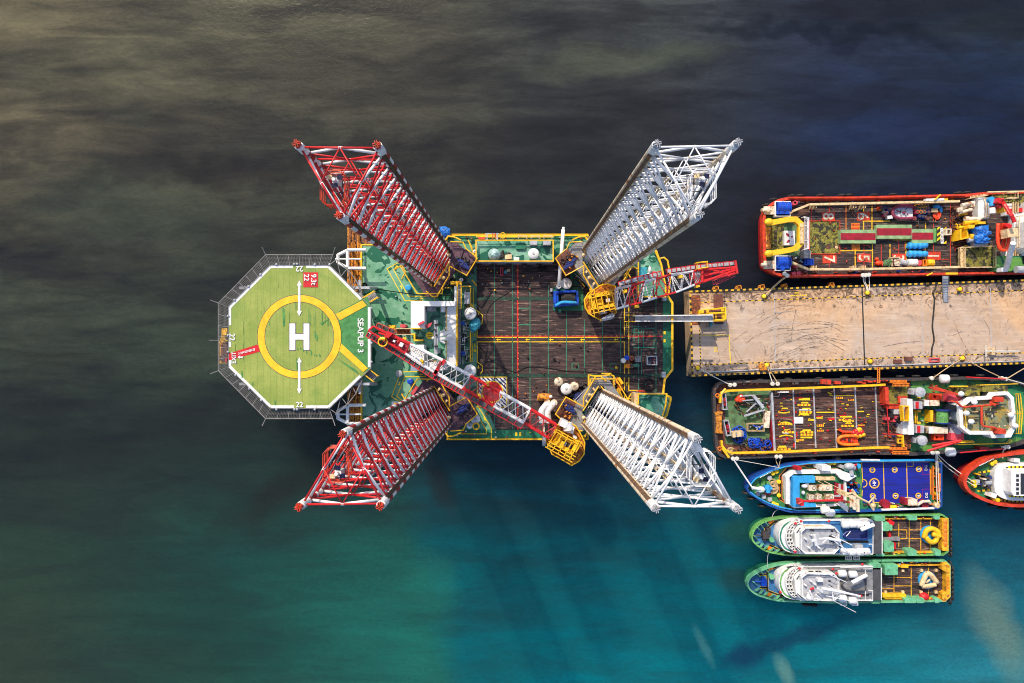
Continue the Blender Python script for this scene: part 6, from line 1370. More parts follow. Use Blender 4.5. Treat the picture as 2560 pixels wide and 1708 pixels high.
for x,y,r in ((2181,1175,7.4),(2237,1174.5,7.4),(2297,1173,7.4),(2182,1240.5,7.4),(2239,1240,7.4),(2296,1239.5,7.4),(2186,1208.5,13)): b.annul(x,y,r-2.6,r,Z+.08,28)
b.annul(2158,1208.5,8.5,10.5,Z+.08,18,-90,90); b.build('yellow_marking','heliyel',CD)
b=MB()
for x,y in ((2181,1175),(2237,1174.5),(2297,1173),(2182,1240.5),(2239,1240),(2296,1239.5)): b.disk(x,y,5,Z+.06,20)
b.build('number_disc','dred',CD); b=MB(); b.disk(2186,1208.5,10.4,Z+.06); b.build('centre_disc','dgreen',CD)
b=MB()
for c,x,y in (('1',2181,1175),('3',2237,1174.5),('5',2297,1173),('2',2182,1240.5),('4',2239,1240),('6',2296,1239.5)): text(b,c,x,y,Z+.14,7.5,90)
text(b,'HP',2186,1208.5,Z+.14,8.5,90); text(b,'DG',2315,1170,Z+.14,6.5,90); text(b,'DG',2316.5,1238.5,Z+.14,6.5,90); b.build('deck_lettering','white',CD)
b=MB()
for p in ([(2306,1160),(2306,1187),(2324,1187)],[(2306,1254),(2306,1223),(2324,1223)]): b.line(p,.9,Z+.08)
b.build('red_marking','dred',CD)
b=MB()
for pts in ([(1980,1270),(1948,1248),(1948,1190),(1968,1168),(2030,1160),(2104,1160),(2112,1170)],[(1975,1268),(1955,1246),(1955,1192),(1975,1171),(1990,1171),(2000,1166),(2012,1166),(2020,1172),(2100,1171)]): b.line(pts,1.8,Z)
b.line([(1975,1275),(2080,1275)],1.4,Z); b.build('walkway_line','oran',C_)
b=MB(); b.line([(1981,1268),(1951.5,1247),(1951.5,1191),(1972,1170),(2000,1163),(2012,1163),(2022,1166),(2104,1165.5)],5,Z-.004); b.build('black_walkway','black',C_)
W=[(1963,1190),(1980,1177),(2010,1176),(2100,1174),(2142,1192),(2118,1206),(2118,1252),(2120,1278),(2090,1258),(2040,1270),(1990,1271),(1972,1262),(1964,1250)]
b=MB(); b.prism([(1963,1192),(1980,1177),(2104,1175),(2118,1190),(2116,1264),(1985,1271),(1968,1258)],Z,3.9); DHc=b.build('deckhouse','white',C_)
b=MB(); b.prism([(1976,1194),(1988,1184),(2094,1184),(2112,1198),(2112,1258),(1988,1263),(1978,1256)],3.9,3.96); b.build('roof_deck','vesselgreen',DHc)
b=MB(); b.strip([(1970,1260),(1969,1192),(1982,1181),(2096,1179)],9,3.9,4.6); b.prism([(2096,1174),(2142,1190),(2120,1204),(2102,1198),(2092,1186)],3.9,4.9); b.prism([(2096,1262),(2106,1256),(2122,1268),(2120,1281)],3.9,4.9); b.strip([(2113,1200),(2113,1256)],3,3.9,4.5); b.build('white_cabin','white',DHc)
b=MB(); b.box(2118,1192,2138,1204,3.9,4.8); b.box(2120,1268,2124,1280,5,4.7); b.build('dark_window','glass',DHc)
b=MB(); b.strip([(1991,1267),(1991,1199),(2038,1199)],16,3.96,5.2); b.strip([(1992,1263),(2040,1264)],8,3.96,5.1); b.build('blue_wheelhouse_roof','lblue',DHc)
b=MB(); b.box(2040,1193,2088,1201,3.96,5.1); b.line([(2045,1203),(2088,1226)],1.5,5.1); b.line([(2060,1203),(2100,1222)],1.5,5.1); b.build('white_awning_bar','cream',DHc)
b=MB(); b.prism([(2085,1205),(2108,1212),(2112,1256),(2085,1256)],3.97,4.03); b.build('red_roof_patch','dred',DHc); b=MB(); b.line([(2099,1210),(2099,1240),(2080,1240)],5,4.04); b.build('grey_path','lgrey',DHc)
for x0,y0,x1,y1 in ((2023,1214,2041,1227),(2048,1214,2081,1227),(2023,1238,2035,1250),(2042,1237,2055,1250),(2066,1237,2085,1250)):
    b=MB().c(0); b.box(x0,y0,x1,y1,3.97,5.2); b.c(1); b.lathe((x0+x1)/2+(x1-x0)*.15,(y0+y1)/2,[(.3,5.2),(.3,5.26)],14); b.c(0); b.lathe((x0+x1)/2+(x1-x0)*.15,(y0+y1)/2,[(.2,5.26),(.2,5.3)],12); b.build('air_conditioner',['rustwhite','grey'],DHc)
b=MB(); b.ell(2011,1215,4.6,.55,.4,.5); b.ell(2008,1232,4.6,.3,.35,.4); b.ell(2018,1209,4.6,.35,.25,.3); b.build('white_dome','legwhite',DHc)
b=MB(); b.tube([(2008,1253,8),(2050,1252,8),(2100,1251,8),(2122,1256,5.8)],.2,8); b.obox(2006,1258,8,14,0,6,8); b.tube([(2006,1255,8),(1996,1260,8)],.15); b.build('red_monitor_pipe','red',DHc)
b=MB(); b.box(1994,1168,2004,1176,Z,5.8); b.build('red_box','red',DHc)
for i,(p,q) in enumerate((((2128,1238),(2128,1268)),((2136,1240),(2136,1274)),((2144,1248),(2145,1279)))):
    b=MB(); b.tube([p+(5.2,),q+(5.2,)],.3,10); b.build('white_cylinder','rustwhite',C_)
b=MB(); b.tube([(2118,1236,9),(2130,1232,9.2),(2150,1246,9.4),(2172,1257,9.4)],.17,8); b.tube([(2172,1257,9.4),(2183,1245,9.2),(2190,1248,9)],.13); b.tube([(2172,1257,9.4),(2184,1276,9)],.13); b.tube([(2183,1245,9.2),(2184,1276,9)],.14); b.tube([(2130,1224,9.2),(2146,1246,9.2)],.2); b.obox(2120,1238,14,10,10,6,9); b.ell(2183,1264,9,.45,.45,.4); b.build('signal_mast','cream',C_)
clutter(C_,(2120,1206,2150,1234),26,Z,['blue','red','lblue','clutter','navy'],'crane_gear',2,8,2.4,(0,60,-50))
b=MB(); b.ell(2123,1166,5,.9,.6,.8); b.ell(2132,1168,4.8,.5,.6,.6); b.obox(2112,1170,12,8,30,Z,4.6); b.tube([(2126,1170,5),(2130,1188,5)],.35,8); b.build('side_crane','lgrey',C_); b=MB(); b.ell(2118,1173,4.6,.55,.4,.5); b.build('mint_float','mint',C_); b=MB(); b.obox(2138,1170,6,12,-20,Z,4.4); b.tube([(2128,1172,5),(2142,1160,5.4)],.14); b.build('red_gear','red',C_)
b=MB(); b.prism([(2143,1164),(2152,1161),(2152,1170),(2146,1172)],Z,4.4); b.box(2127,1172,2132,1192,Z,5); b.build('blue_cover','lblue',C_)
for x,y in ((1924,1195),(1910,1242),(1925,1249)):
    b=MB(); b.box(x-5,y-5,x+5,y+5,Z,Z+.5,1.5); b.build('pale_hatch','lblue' if 0 else 'lgrey',C_)
b=MB(); b.lathe(1896,1236,[(.4,Z),(.4,Z+.4),(.2,Z+.5)],14); b.build('round_hatch','lgrey',C_)
b=MB(); b.obox(1921,1221,16,10,0,Z,3.6); b.tube([(1920,1212,3.4),(1920,1232,3.4)],.4,12); b.tube([(1914,1222,3.4),(1930,1222,3.4)],.3,10); b.build('anchor_windlass','lblue',C_); b=MB(); b.obox(1920,1235,12,6,15,Z,3.2); b.build('red_brake','dred',C_)
b=MB(); b.obox(1921,1208,6,6,0,Z,3.3); b.build('green_motor','limegreen',C_)
ropeheap('rope_heap','tangled pale rope heap behind the windlass of the blue cargo boat',1934,1214,5,14,'tanrope',10,Z)
bitts(C_,[(1933,1184),(1942,1179.5),(1948,1205),(1948,1239),(1935,1259.5),(1943,1263),(2076.5,1158),(2086,1158),(2088,1278),(2086,1278),(2348,1157),(2344,1175),(2345,1235),(2351,1257),(2229,1268),(2238,1268)],Z,'lyel')
b=MB(); b.lathe(2345,1265,[(.5,Z),(.5,3.6),(.3,3.7)],14); b.build('mooring_bitt','cream',C_)
b=MB(); b.tube([(1900,1223,4),(1881,1220,4.2)],.3,8); b.ell(1902,1224,3.8,.75,.55,.35); b.build('white_fairlead','white',C_)
b=MB(); b.strip([(2334,1165),(2334,1250)],1.6,Z,3.4); b.strip([(2346,1184),(2350,1186),(2350,1227),(2345,1228)],4,Z,3.6)
for y in (1160,1171,1192,1219,1238): b.strip([(2334,y),(2351,y)],1.3,Z,3.2)
b.obox(2346,1244,9,12,0,Z,3.3); b.build('stern_yellow_rail','oran',C_)
b=MB(); b.box(2326,1158,2333,1170,Z,3); b.box(2327,1238,2334,1258,Z,3); b.build('stern_green_box','dgreen',C_)
clutter(C_,(2160,1258,2330,1268),30,Z,['clutter','dred','rustwhite','brown','oran'],'side_gear',2,7,.9)
b=MB(); b.box(2271,1249,2294,1264,Z,4.4); b.build('white_machine_box','rustwhite',C_); b=MB(); b.box(2262,1247,2271,1262,Z,4.2); b.lathe(2216,1261,[(.75,Z),(.75,3.6)],14); b.lathe(2314,1261,[(.65,Z),(.65,3.6)],14); b.build('red_winch','dred',C_)
b=MB(); b.tube([(2294,1262,4),(2306,1254,4.2),(2322,1253,4.2),(2325,1258,4)],.25,8); b.build('white_hose_pipe','rustwhite',C_)
for x,y,l in ((2063,1275,'white raft canister left one of the pair hanging on the blue boat side'),(2075,1282,'white raft canister right one of the pair hanging on the blue boat side')):
    b=MB(); b.tube([(x-11,y,4.6),(x-8,y,4.6),(x+8,y,4.6),(x+11,y,4.6)],[.4,.62,.62,.4],14); solo(b,'raft_canister',l,'life raft','white',x,y,3.8,smooth=True)
b=MB(); b.obox(2066,1171,22,12,0,Z,5.9); b.build('white_locker','white',C_)
tyres(C_,[(1866,1232),(1878,1246),(1905,1264),(2092,1147),(2030,1148)],2.4,.6)
# ---------------------------------------------------------------- two green hulled crew boats
def crewboat(yc,lab,out,second):
    t=thing('crew_boat',lab,'crew boat',2120,yc,0,'green hulled crew boats moored side by side')
    Z=2.5; Y=lambda d:yc+d
    hullship(t,out,3.6,Z,'dgreen','deckblue',3.8,'limegreen' if not second else 'mint',.76)
    b=MB(); b.line([(1975,Y(-43.5)),(2180,Y(-45.5))],4.5,Z-.004); b.line([(1975,Y(49)),(2180,Y(51.5))],4,Z-.004); b.line([(2208,Y(-46)),(2350,Y(-46))],4,Z); b.line([(2208,Y(46.5)),(2350,Y(46.5))],4,Z); b.build('side_deck_shade','black',t)  # black strips paint the shade of the side passages
    b=MB()
    n=len(out)
    for x,d0,d1 in ((1892,-22,-14),(1900,-30,-20),(1912,-35,-26),(1890,22,16),(1900,29,20),(1912,33,25),(1925,38,30),(1884,0,6),(1940,42,34),(1955,45,38)): b.beam((x,Y(d0),3.5),(x+7,Y(d1),2.9),.16,.5)
    b.build('bulwark_rib','mint',t)
    b=MB(); 
    for pts in (([(1912,Y(-22)),(1914,Y(-15)),(1935,Y(-33)),(1965,Y(-43)),(2180,Y(-45))],[(1923,Y(24)),(1950,Y(36)),(1985,Y(43))]) if not second else ([(1918,Y(-30)),(1918,Y(22)),(1950,Y(34)),(2010,Y(42))],[(1898,Y(-18)),(1918,Y(-18))],[(1900,Y(14)),(1918,Y(14))],[(1918,Y(-30)),(1960,Y(-42)),(2170,Y(-46))])): b.c(0); b.line(pts,6,Z-.003); b.c(1); b.line(pts,4,Z+.01)
    b.build('deck_walkway',['lyel','black'],t)
    b=MB()
    if not second:
        b.torus(1915,Y(2),Z+.3,.55,.2); b.obox(1915,yc,14,18,0,Z,3.5); b.obox(1912,Y(10),6,8,0,Z,3.3); b.tube([(1885,Y(1),3),(1905,Y(-1),3)],.12); b.obox(1922,Y(-14),10,9,0,Z,3.2); w_='clutter'
    else:
        b.obox(1911,Y(2),12,18,0,Z,3.4); b.tube([(1882,Y(-1),3),(1906,Y(-1),3)],.14); w_='blue'
    b.build('anchor_windlass',w_,t)
    b=MB(); b.box(1925,Y(-17 if second else 7),1936,Y(-6 if second else 17),Z,3.6,2); b.build('mint_locker','mint',t)
    bitts(t,[(1925,Y(-34)),(1930,Y(-37)),(1922,Y(31)),(1927,Y(34))],Z,'oran')
    # superstructure
    F_=spl([(1972,Y(-40)),(1952,Y(-33)),(1940,Y(-20)),(1935,Y(2)),(1939,Y(22)),(1950,Y(37)),(1972,Y(45))],4)
    F2=[(x+12,y) for x,y in F_]; b=MB(); b.prism(F2+[(2030,Y(47)),(2180,Y(48)),(2180,Y(-38)),(2030,Y(-40))],Z,5.0); SS=b.build('superstructure','legwhite',t)
    b=MB(); b.line([(x+16+abs(y-yc)*.02,Y((y-yc)*.93)) for x,y in F_[2:-2]],4.2,5.0); b.build('green_stripe','linegreen' if not second else 'limegreen',SS)
    G=lambda o:[(x+o,Y((y-yc)*(.97 if o<40 else .93))) for x,y in F_[3:-3]]
    b=MB(); b.line(G(38),15,5.02); b.build('grey_gallery','grey',SS)
    b=MB()
    for o in (31,38,45): b.strip(G(o),1.5,5.1,5.9)
    for (x0,y0),(x1,y1) in zip(G(31)[::2],G(45)[::2]): b.strip([(x0,y0),(x1,y1)],1.2,5.1,5.9)
    b.build('gallery_rail','white',SS)
    if second: b=MB(); b.line([(x+52,Y((y-yc)*.85)) for x,y in F_[4:-3]]+[(2012,Y(41))],5,5.03); b.build('black_walkway','black',SS)
    b=MB(); b.prism([(2008,Y(-38)),(2182,Y(-38)),(2182,Y(47)),(2008,Y(47))],5.0,5.05); b.build('upper_deck','deckblue' if not second else 'grey',SS)
    top=[(2003,Y(-10)),(2014,Y(-20)),(2088,Y(-20)),(2098,Y(-8)),(2098,Y(33)),(2085,Y(46)),(2014,Y(46)),(2003,Y(36))] if not second else [(2004,Y(-12)),(2018,Y(-22)),(2086,Y(-20)),(2098,Y(-6)),(2098,Y(35)),(2086,Y(48)),(2018,Y(46)),(2006,Y(38))]
    b=MB(); b.prism([(1987,Y(-8)),(1998,Y(-22)),(2012,Y(-24)),(2016,Y(-22)),(2016,Y(47)),(2006,Y(46)),(1990,Y(30))],5,6.4); b.prism(top,5,7.4); WH=b.build('wheelhouse','white',t)
    b=MB(); b.prism(inset(top,3),7.4,7.45); b.build('wheelhouse_roof','lgrey',WH); b=MB(); b.strip(top,1.6,6.6,7.1,True); b.strip([(1992,Y(-6)),(2000,Y(-18)),(2010,Y(-20))],1.8,6.4,6.5); b.strip([(1993,Y(29)),(2006,Y(41))],1.8,6.4,6.5); b.build('window_band','glass',WH); b=MB(); b.strip(inset(top,1.5),2.6,7.4,7.9,True); b.rail(top,7.4,1,.05,True); b.build('roof_rail','white',WH)
    b=MB()
    if not second:
        for k in range(5): b.box(2000,Y(-8+k*8.4),2003,Y(-2+k*8.4),6.4,6.7)
        b.box(2012,Y(-23),2060,Y(-20.5),6.2,7)
    else: b.box(2024,Y(-24),2036,Y(-21),6.2,7); b.box(2042,Y(-24),2056,Y(-21),6.2,7); b.prism([(1967,Y(-37)),(1985,Y(-40)),(1988,Y(-38)),(1970,Y(-34))],5,5.2)
    b.build('window','glass' if second else 'cream',WH)
    b=MB(); 
    if not second:
        for p,q,r_ in (((2047,9),(2068,7),.3),((2068,7),(2100,13),.4),((2056,20),(2068,8),.2),((2080,0),(2130,24),.14),((2100,24),(2122,44),.16),((2035,-2),(2041,24),.45),((2029,14),(2041,10),.4),((2075,6),(2096,22),.12),((2090,2),(2108,30),.1),((2116,2),(2126,-10),.1)): b.tube([(p[0],Y(p[1]),9.2),(q[0],Y(q[1]),9)],r_*.62,8)
    else:
        for p,q,r_ in (((2055,16),(2112,27),.42),((2112,27),(2150,36),.3),((2044,16),(2056,26),.3),((2074,42),(2140,76),.08),((2070,-20),(2116,1),.1),((2072,10),(2100,30),.12),((2080,20),(2084,46),.2),((2066,35),(2120,46),.12),((2040,32),(2052,42),.2),((2024,22),(2032,44),.25)): b.tube([(p[0],Y(p[1]),9.2),(q[0],Y(q[1]),9)],r_*.62,8)
    b.build('signal_mast','legwhite',WH)
    b=MB()
    for x,d in (((2027,-14),(2033,-13),(2080,-12),(2075,2),(2082,3),(2088,4),(2079,14),(2086,16),(2092,14),(2096,10),(2105,20),(2100,27)) if not second else ((2074,-2),(2078,12),(2082,30),(2090,24))): b.ell(x,Y(d),8.6,.2,.18,.25)
    b.build('antenna_gear','black',WH)
    b=MB()
    for x,d in ((2030,0),(2025,32),(2050,32),(2016,10),(2040,8)): b.lathe(x,Y(d),[(.17,7.4),(.17,8),(.08,8.2)],10)
    if second: b.ell(2025,Y(38),8.4,.6,.6,.6); b.box(2044,Y(-8),2058,Y(0),7.4,8.4)
    b.build('roof_vent','legwhite',WH)
    b=MB()
    for x,d in (((1989,-30),(2003,-36),(2072,-36),(1988,41),(2026,41)) if not second else ((1999,-34),(2082,-32),(2028,18),(2032,16),(1951,26),(2091,-21),(2152,35),(2156,-44))): b.ell(x,Y(d),6 if d not in (16,18) else 8,.24,.22,.2)
    b.build('lifebuoy','red',WH)
    b=MB(); b.rail([(1998,Y(-37)),(2100,Y(-38)),(2182,Y(-38))],5,1,.06); b.rail([(2000,Y(46)),(2100,Y(47)),(2182,Y(47))],5,1,.06); b.strip([(2100,Y(-36)),(2182,Y(-34))],1.2,5.8,6); b.strip([(2172,Y(22)),(2182,Y(22)),(2182,Y(47))],1.4,5.8,6); b.build('deck_railing','white',SS)
    # boat recess, rafts, davit
    bx0,bx1,d0,d1=(2108,2168,-12,8) if not second else (2104,2164,-8,22)
    tb=thing('tender_boat','dark navy tender boat in the deck recess of the upper crew boat' if not second else 'dark grey covered tender boat in the deck recess of the lower crew boat','boat',(bx0+bx1)/2,Y((d0+d1)/2),5.05)
    hw=(d1-d0)/2; ym=Y((d0+d1)/2); pts=spl([(bx0,ym),(bx0+10,ym-hw*.75),(bx0+24,ym-hw),(bx1,ym-hw*.95)],3); full=pts+[(x,2*ym-y) for x,y in pts[::-1]][:-1]
    b=MB(); b.prism(full,5.06,5.5,.9); b.build('boat_cover','navyline' if not second else 'grey',tb); b=MB(); b.tube([(x,y,5.6) for x,y in full],.14,6,True); b.build('gunwale','navy' if not second else 'dgrey',tb)
    b=MB(); b.line([(2104,Y(16 if not second else 33)),(2172,Y(16 if not second else 33))],6,5.055); b.build('black_walkway','black',SS)
    b=MB(); p,q=((2152,-14),(2182,-26)) if not second else ((2130,2),(2164,-16)); b.tube([(p[0],Y(p[1]),7.2),(q[0],Y(q[1]),7.4)],.32,8); b.tube([(q[0],Y(q[1]),7.4),(q[0],Y(q[1]),5)],.3,8); b.build('davit','white',SS)
    rf=[(2114,-27),(2132,-28),(2150,-27),(2164,-26),(2112,40),(2130,41),(2150,41),(2164,40)] if not second else [(2105,-21),(2132,-19),(2106,41),(2132,47)]
    for i,(x,d) in enumerate(rf):
        b=MB(); b.tube([(x-10,Y(d),6),(x-8,Y(d),6),(x+8,Y(d),6),(x+10,Y(d),6)],[.35,.6,.6,.35],12)
        solo(b,'raft_canister',('white raft canister, %s from the bow in the %s row on the upper crew boat'%(['first','second','third','fourth'][i%4],'upper' if d<0 else 'lower')) if not second else ['white raft canister left in the upper pair on the lower crew boat','white raft canister right in the upper pair on the lower crew boat','white raft canister left in the lower pair on the lower crew boat','white raft canister hanging over the side rail of the lower crew boat'][i],'life raft','legwhite',x,Y(d),5.05,('raft canisters in the %s row of the upper crew boat'%('upper' if d<0 else 'lower')) if not second else 'raft canisters of the lower crew boat',True)
    if not second: b=MB(); b.box(2138,Y(24),2158,Y(34),5.05,6); b.build('grey_hatch_box','lgrey',SS)
    for x in ((2122,2142) if not second else (2110,2138)):
        b=MB(); d=57 if not second else 55
        b.strip([(x-7,Y(d-4)),(x+7,Y(d-4)),(x+7,Y(d+4)),(x-7,Y(d+4))],1.3,4.6,4.8,True); b.strip([(x-2,Y(d-4)),(x-2,Y(d+4))],1,4.6,4.8); b.strip([(x+3,Y(d-4)),(x+3,Y(d+4))],1,4.6,4.8); b.build('boarding_step','white',SS)
    # grey walkway and aft deck
    gx0,gx1=(2183,2206) if not second else (2164,2204)
    b=MB(); b.box(gx0,Y(-35),gx1,Y(46),Z,4.6); b.build('grey_bridge_deck','dgrey',t); b=MB(); b.strip([(gx1,Y(-35)),(gx1,Y(46))],1.4,5.4,5.6); b.strip([(gx0,Y(-35)),(gx0,Y(46))],1.2,5.4,5.6); b.build('bridge_rail','white',t)
    b=MB(); b.box(gx1+1,Y(-44),2362,Y(44),Z,Z+.06); b.build('timber_deck','blackwood',t)
    b=MB()
    for p in (([(2273,Y(-39)),(2273,Y(40))],[(2302,Y(-39)),(2302,Y(38))],[(2326,Y(-39)),(2326,Y(38))],[(2230,Y(-14)),(2267,Y(-14)),(2267,Y(8)),(2247,Y(8)),(2247,Y(28))],[(2247,Y(-30)),(2247,Y(8))],[(2218,Y(-12)),(2218,Y(8))],[(2273,Y(-14)),(2302,Y(-14))],[(2273,Y(8)),(2302,Y(8))]) if not second else ([(2278,Y(-36)),(2278,Y(38))],[(2321,Y(-38)),(2321,Y(38))],[(2204,Y(-18)),(2235,Y(-18)),(2235,Y(25))],[(2235,Y(-11)),(2278,Y(-11))],[(2235,Y(10)),(2278,Y(10))],[(2204,Y(17)),(2235,Y(17))])): b.line(p,2,Z+.06)
    b.strip([(2212,Y(-42)),(2355,Y(-42))],3,Z,3.2); b.strip([(2212,Y(42)),(2350,Y(42))],3,Z,3.2); b.build('yellow_deck_bar','rustyel',t)
    if second:
        b=MB()
        for x,d in ((2258,-28),(2305,-28),(2342,-28),(2215,26),(2258,26),(2304,26),(2341,26)): b.box(x-3,Y(d-3.4),x+3,Y(d+3.4),Z,2.9)
        b.build('deck_socket','cream',t)
        b=MB(); b.box(2207,Y(31),2265,Y(39),Z,3.4); b.obox(2262,Y(-39),18,8,0,Z,3.4); b.obox(2240,Y(-40),22,6,0,Z,3.4); b.build('yellow_beam','yel',t)
    gb=[(2206,-33,2223,-11,4.4),(2223,-27,2231,-12,3.6),(2210,17,2235,41,4.4),(2186,-49,2213,-36,4.4),(2271,-50,2293,-38,4.2),(2269,36,2292,51,4.2),(2338,36,2352,51,4),(2336,-50,2350,-40,4),(2190,44,2212,52,3.9)] if not second else [(2212,-43,2245,-17,4.6),(2172,-47,2202,-31,4.6),(2261,41,2290,53,4),(2291,41,2311,53,3.9),(2337,41,2349,53,3.9),(2176,46,2201,54,4)]
    for a in gb:
        b=MB(); b.box(a[0],Y(a[1]),a[2],Y(a[3]),Z,a[4],2); b.build('mint_deck_box','mint',t)
    clutter(t,(2215,Y(-50),2340,Y(-44)),14,3,['clutter','red','oran','lgrey'],'rail_gear',2,6,.6); clutter(t,(2215,Y(43),2340,Y(50)),14,3,['clutter','red','yel','lgrey'],'rail_gear',2,6,.6)
    b=MB()
    if not second:
        b.box(2207,Y(4),2250,Y(13),Z,3); b.build('grey_rack','grey',t); b=MB(); b.obox(2229,Y(-32),14,10,30,Z,3.4); b.box(2222,Y(-10),2228,Y(4),Z,3); b.box(2236,Y(18),2240,Y(34),Z,3.2); b.build('red_gear','red',t)
        b=MB(); b.prism([(2356,Y(-43)),(2371,Y(-43)),(2371,Y(38)),(2356,Y(38))],Z,3.7); b.build('stern_bulwark','rustyel',t); b=MB()
        for k in range(6): b.ell(2363,Y(-34+k*11),3.7,.35,.55,.25,8,5)
        b.build('orange_float','rorange' if 0 else 'oran',t)
    else:
        b.prism([(2356,Y(-50)),(2366,Y(-50)),(2376,Y(-40)),(2376,Y(37)),(2364,Y(49)),(2356,Y(49)),(2356,Y(30)),(2366,Y(26)),(2366,Y(-24)),(2356,Y(-30))],Z,3.7); b.build('stern_bulwark','rustyel',t); b=MB()
        for k in range(4): b.box(2367,Y(-12+k*8),2373,Y(-7+k*8),3.7,3.75)
        b.build('stern_slot','oran',t); b=MB(); b.ell(2310,Y(37),3,.85,.75,.6); b.build('red_buoy','red',t)
    sy=[-38,-26,-14,-2,10,22,34,46] if not second else [-46,-34,-22,-10,2,14,26,38,48]
    tyres(t,[(2375 if not second else 2379-(abs(d)>40)*5,Y(d)) for d in sy],3.0,.42,.18,'x')
    if second: tyres(t,[(2014,Y(56)),(2034,Y(57))],2.6)
    # rope heap on blue disc
    cx,cy=(2324,Y(-2)) if not second else (2319,Y(-4))
    rp=thing('towing_pennant','yellow padded towing rope folded on a blue disc, upper crew boat' if not second else 'cream padded towing rope folded on a blue and white disc, lower crew boat','towing rope',cx,cy,Z)
    b=MB(); b.lathe(cx,cy,[(1.55,Z+.06),(1.55,Z+.3),(1.3,Z+.34)],28); b.build('blue_disc','lblue',rp)
    b=MB()
    if not second:
        b.tube(spl([(cx-14,cy+8,3.2),(cx-8,cy-10,3.4),(cx+6,cy-15,3.4),(cx+20,cy-8,3.4),(cx+24,cy+6,3.4)],4),.42,10); b.tube(spl([(cx-10,cy+6,3.3),(cx+2,cy+18,3.3),(cx+14,cy+16,3.3),(cx+18,cy+4,3.3),(cx+8,cy-2,3.5)],4),.42,10)
    else:
        b.tube(spl([(cx-16,cy+14,3.2),(cx-4,cy-14,3.4),(cx+6,cy-15,3.4),(cx+24,cy+6,3.4)],4),.42,10); b.tube(spl([(cx-14,cy+15,3.3),(cx+4,cy+14,3.3),(cx+20,cy+10,3.4)],4),.38,10); b.tube(spl([(cx-4,cy+6,3.3),(cx+6,cy-2,3.3)],3),.15,8)
    b.build('padded_rope','heliyel' if not second else 'cream',rp,True)
    return t
up=spl([(1878,1341),(1885,1323),(1900,1309),(1923,1299),(1960,1293),(2007,1290)],4); lo=spl([(2078,1391),(1990,1391),(1959,1389),(1930,1384),(1911,1378),(1892,1365),(1881,1353),(1878,1341)],4)
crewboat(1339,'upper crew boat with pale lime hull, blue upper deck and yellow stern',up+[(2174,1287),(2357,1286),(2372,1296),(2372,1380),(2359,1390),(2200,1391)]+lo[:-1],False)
up=spl([(1867,1458),(1875,1443),(1890,1432),(1911,1422),(1935,1414),(1959,1409),(2010,1404)],4); lo=spl([(2078,1509),(2000,1507),(1947,1504),(1915,1497),(1888,1487),(1872,1473),(1867,1458)],4)
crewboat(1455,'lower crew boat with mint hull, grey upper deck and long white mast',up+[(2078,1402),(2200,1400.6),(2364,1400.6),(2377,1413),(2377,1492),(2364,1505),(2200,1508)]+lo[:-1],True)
b=MB(); b.ell(2051,1397,.8,.9,.6,.7); solo(b,'mooring_buoy','red round buoy floating between the two crew boats','buoy','red',2051,1397,.3,smooth=True)
# ---------------------------------------------------------------- red tug at the right edge
T=thing('red_tug','red tug with black and yellow edged deck and white bridge at the right edge','tug',2500,1205,0)
up=spl([(2408,1205),(2414,1185),(2430,1168),(2462,1147),(2500,1136),(2540,1130),(2580,1126)],4); lo=spl([(2580,1269),(2513,1267),(2468,1256),(2431,1238),(2414,1222),(2408,1205)],4)
hullship(T,up+[(2700,1124),(2830,1130),(2840,1200),(2830,1262),(2700,1270)]+lo[:-1],4.4,3.0,'dred','vesselgreen',8,'redrust',.66)
Z=3.0
b=MB(); b.prism(spl([(2520,1158),(2500,1161),(2489,1172),(2486,1200),(2489,1230),(2505,1245),(2530,1252)],3)+[(2800,1252),(2800,1158)],Z,4.2); TS=b.build('superstructure','white',T)
b=MB(); b.prism([(2520,1168),(2700,1166),(2700,1243),(2526,1243),(2519,1225)],4.2,4.25); b.build('upper_deck','vesselgreen',TS)
b=MB(); b.prism([(2527,1176),(2700,1174),(2700,1240),(2535,1240),(2529,1232)],4.25,6.2); b.build('wheelhouse','white',TS)
b=MB()
for k in range(5): b.box(2541,1186+k*11,2547.5,1193+k*11,6.2,6.28)
b.box(2552,1184,2562,1236,6.2,6.26); b.build('window','glass',TS)
b=MB(); dash(b,(2518,1236),(2518,1168),8,4.5,4.26,4.32,.6); dash(b,(2520,1168),(2600,1166),8,4.5,4.26,4.32,.6); dash(b,(2522,1241),(2600,1243),8,4.5,4.26,4.32,.6)
dash(b,(2484,1162),(2482,1232),8,5,Z+.01,Z+.03,.6); dash(b,(2446,1182),(2480,1177),3,5,Z+.01,Z+.03,.6); dash(b,(2444,1228),(2480,1224),3,5,Z+.01,Z+.03,.6); dash(b,(2490,1250),(2560,1255),7,5,Z+.01,Z+.03,.6); b.build('hazard_edge',['lyel','black'],TS)
clutter(T,(2443,1186,2480,1222),40,Z,['clutter','dgrey','navy','rustwhite','yel'],'tow_winch_gear',2,9,1.5)
b=MB(); b.tube([(2452,1206,3.6),(2476,1206,3.6)],.5,12); b.obox(2445,1206,10,12,0,Z,4); b.build('tow_winch','lgrey',T)
bitts(T,[(2437,1205.5),(2438,1215),(2482,1160),(2489,1155),(2487,1248),(2496,1251)],Z+.4,'lyel')
b=MB(); b.obox(2485,1239,14,12,20,Z,4.6); b.box(2535,1147,2550,1156,Z,4.6); b.build('white_vent','legwhite',T)
b=MB()
for k in range(11): t_=k/10; b.obox(2450+t_*33,1164-t_*16,2.4,2.2,-26,4.44,4.5)
b.build('bow_lettering','white',T)
tyres(T,[(2480,1263),(2506,1270),(2548,1272),(2424,1236),(2440,1247)],3,.6)
